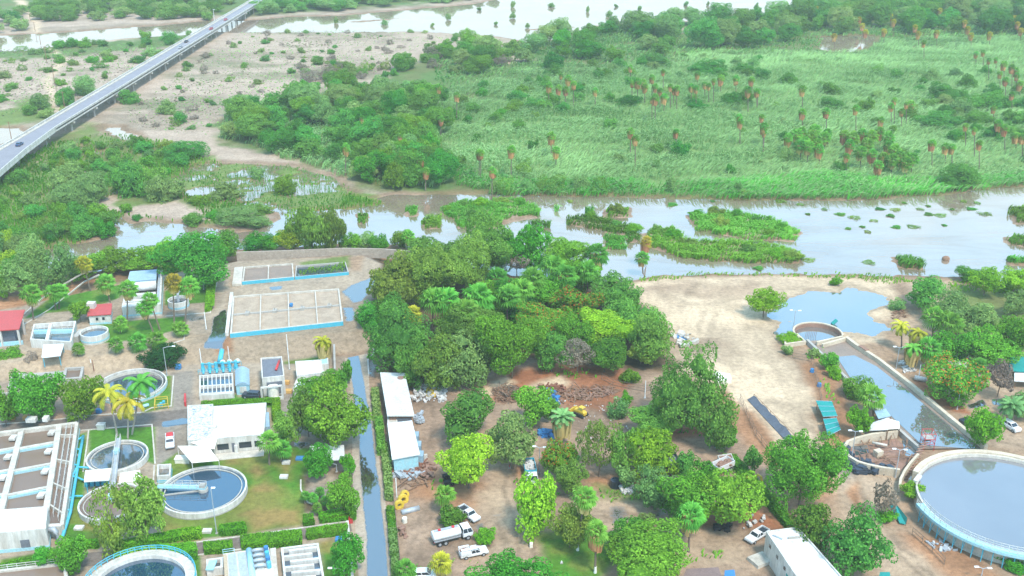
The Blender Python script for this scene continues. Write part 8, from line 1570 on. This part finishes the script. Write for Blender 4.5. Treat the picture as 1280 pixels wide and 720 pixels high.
[b.tube([(*o[i], 1.6), (*o[(i + 1) % 4], 2.8)], .04, 5) for i in range(4)]; b.build('lattice', 'red_paint', e); MB().box((p[0], p[1], 2.7), (2.0, 2.0, .12)).build('platform', 'concrete', e)
for i, (px, mt, zs) in enumerate([([(1087, 538.5), (1110, 537.5), (1108, 523), (1086, 530)], 'white_roof', [1.9, 2.6, 2.9, 1.7]), ([(1109, 537), (1124.5, 536), (1124, 527.5), (1108, 523)], 'sail_cloth', [2.6, 2.3, 2.7, 2.9]), ([(1098, 524), (1113.5, 520.5), (1107, 511), (1093, 514)], 'blue_grey_roof', [2.4, 2.2, 2.6, 2.5])]):
    v = [P(x, y, h) for (x, y), h in zip(px, zs)]; c = base_of(v); e = thing('leaning_roof', ['collapsed white sheet roof beside the canal', 'cream end panel of the collapsed roof beside the canal', 'blue-grey sheet roof behind the collapsed white roof'][i], 'roof', (c[0], c[1], 0)); b = MB(); b.add(v + [(x, y, z + .12) for x, y, z in v], [(3, 2, 1, 0), (4, 5, 6, 7), (0, 1, 5, 4), (1, 2, 6, 5), (2, 3, 7, 6), (3, 0, 4, 7)]); b.build('sheet', mt, e); [MB().cyl(q[:2], .08, -.1, q[2], 6).build('post', 'timber', e) for q in v]
# big tank at the right
H = 3.5; bx, by = P2(1262, 624, H); br_ = 18.2
def az(px, py, z=H): q = P2(px, py, z); return math.degrees(math.atan2(q[1] - by, q[0] - bx))
a_top = az(1147, 590) ; a_bot = az(1139, 629); a_top = a_top % 360; a_bot = a_bot % 360
e = thing('big_round_tank', 'huge round tank of still blue-grey water with turquoise walkway at the right edge', 'tank', (bx, by, 0))
MB().ring((bx, by), br_ - 1.1, br_, -.2, H, 96, -30, a_top).build('rim_wall', 'beige_wall', e); MB().ring((bx, by), br_ - 1.5, br_ - 1.11, -.2, H - .35, 128).build('inner_wall', 'pale_concrete', e); MB().disc((bx, by), br_ - 1.51, 2.5, 128).build('water', 'muddy_tank_water', e)
MB().ring((bx, by), br_ - 1.1, br_ + .3, H - .35, H - .1, 96, a_bot, 345).build('walkway', 'pale_cyan', e); MB().ring((bx, by), br_ + .3, br_ + .42, H - .6, H - .02, 96, a_bot, 345).build('edge_beam', 'pale_cyan', e)
for q in (br_ - 1.0, br_ + .3): railing('railing', [(bx + q * math.cos(R(a_bot + (343 - a_bot) * i / 36)), by + q * math.sin(R(a_bot + (343 - a_bot) * i / 36))) for i in range(37)], H - .1, 1.05, 'white_paint', e, step=3)
for i in range(26):
    a = R(a_bot + 4 + i * 5.6); u = (math.cos(a), math.sin(a)); q = br_ + .1
    if math.degrees(a) > 345: break
    s = MB(); s.tube([(bx + u[0] * q, by + u[1] * q, H - .4), (bx + u[0] * q, by + u[1] * q, -.1)], .09, 6); s.tube([(bx + u[0] * q, by + u[1] * q, .3), (bx + u[0] * (br_ - 1.4), by + u[1] * (br_ - 1.4), H - .5)], .07, 6); s.build('support', 'cyan_paint', e)
tag(MB().box((*P2(1147, 597, H), H - .3), (2.6, .9, .6), .9).build('outlet_box', 'white_paint', None, bevel=.05), 'white outlet box at the left rim of the big right tank', 'box'); tag(MB().box((*P2(1139, 603), .5), (1.6, 1.0, 1.0), .9).build('outlet_box', 'white_paint', None, bevel=.05), 'small white box on the ground below the big right tank rim', 'box')
e = thing('tarpaulin_roll', 'sagging green tarpaulin beside the steps of the big right tank', 'tarpaulin', (*P2(1122, 646), 0)); v = [P(1112, 632, .4), P(1118, 628, 1.3), P(1134, 648, 1.3), P(1132, 656, .3), P(1124, 654, .3)]; b = MB(); b.add(v + [(x, y, z + .15) for x, y, z in v], [(4, 3, 2, 1, 0), (5, 6, 7, 8, 9)] + [(i, (i + 1) % 5, 5 + (i + 1) % 5, 5 + i) for i in range(5)]); b.build('cloth', 'teal_net', e); [MB().cyl(q[:2], .07, 0, q[2], 6).build('stake', 'timber', e) for q in v[1:4]]
# right side huts
e, o = tank('roofless_hut', 'roofless white walled hut between the grove and the tinted tree', [(1178, 450), (1212, 453), (1205, 443.5), (1178, 440.5)], 0, 2.8, .35, 'brown_wall', 2.2, 'white_paint', 'hut')
canopy('grey_hut_roof', 'dark hut roof half hidden in the grey trees on the right', [(1194, 412), (1214, 414), (1208, 402), (1192, 401)], 0, 2.6, 'roof_dark', 'timber'); canopy('teal_pool_cover', 'teal sheet roof at the right photo edge', [(1262, 463), (1296, 466), (1290, 446), (1262, 445)], 0, 2.4, 'teal_net', 'timber'); canopy('pale_sheet_roof', 'pale blue sheet roof at the right photo edge below the teal one', [(1268, 476), (1296, 478), (1294, 466), (1268, 466)], 0, 2.0, 'white_roof', 'timber')
x, y = P2(1150, 476); b = MB(); b.tube([(x - 1.2, y + .6, .6), (x + 1.2, y - .6, .6)], .6, 10); tag(b.build('drum', 'rubble_white', None, True), 'pale drum lying at the grove beside the canal road', 'drum'); junk('rubble', 'red and pale rubbish at the foot of the palm grove', [(1122, 452), (1134, 452), (1148, 466), (1130, 466)], 40, .5, 'rubble_white', 31, hmax=.4); junk('rubble', 'brown brush heap beside the pond shore', [(1112, 392), (1128, 388), (1134, 398), (1116, 400)], 60, .2, 'timber', 32, long=9)
tag(MB().box((*P2(1206, 530), .6), (2.4, 1.8, 1.2), .4).build('scrap_box', 'car_dark', None, bevel=.1), 'dark box on the canal road beside the round light green tree', 'box'); x, y = P2(1182, 325, WL); tag(MB().ball((x, y, WL + .4), (1.3, 1.0, 1.0), 10, 6).build('debris_mound', 'timber', None, True), 'dark mound of drifted debris alone in the river', 'mound')
x, y = P2(1112, 470, .4); tag(MB().tube([P(1040, 405, -.1), P(1046, 400, .9)], .5, 6).build('floating_sheet', 'teal_net'), 'teal sheet floating behind the ring wall', 'sheet')
for o in SC.objects:
    if '_o' in o.keys(): del o['_o']
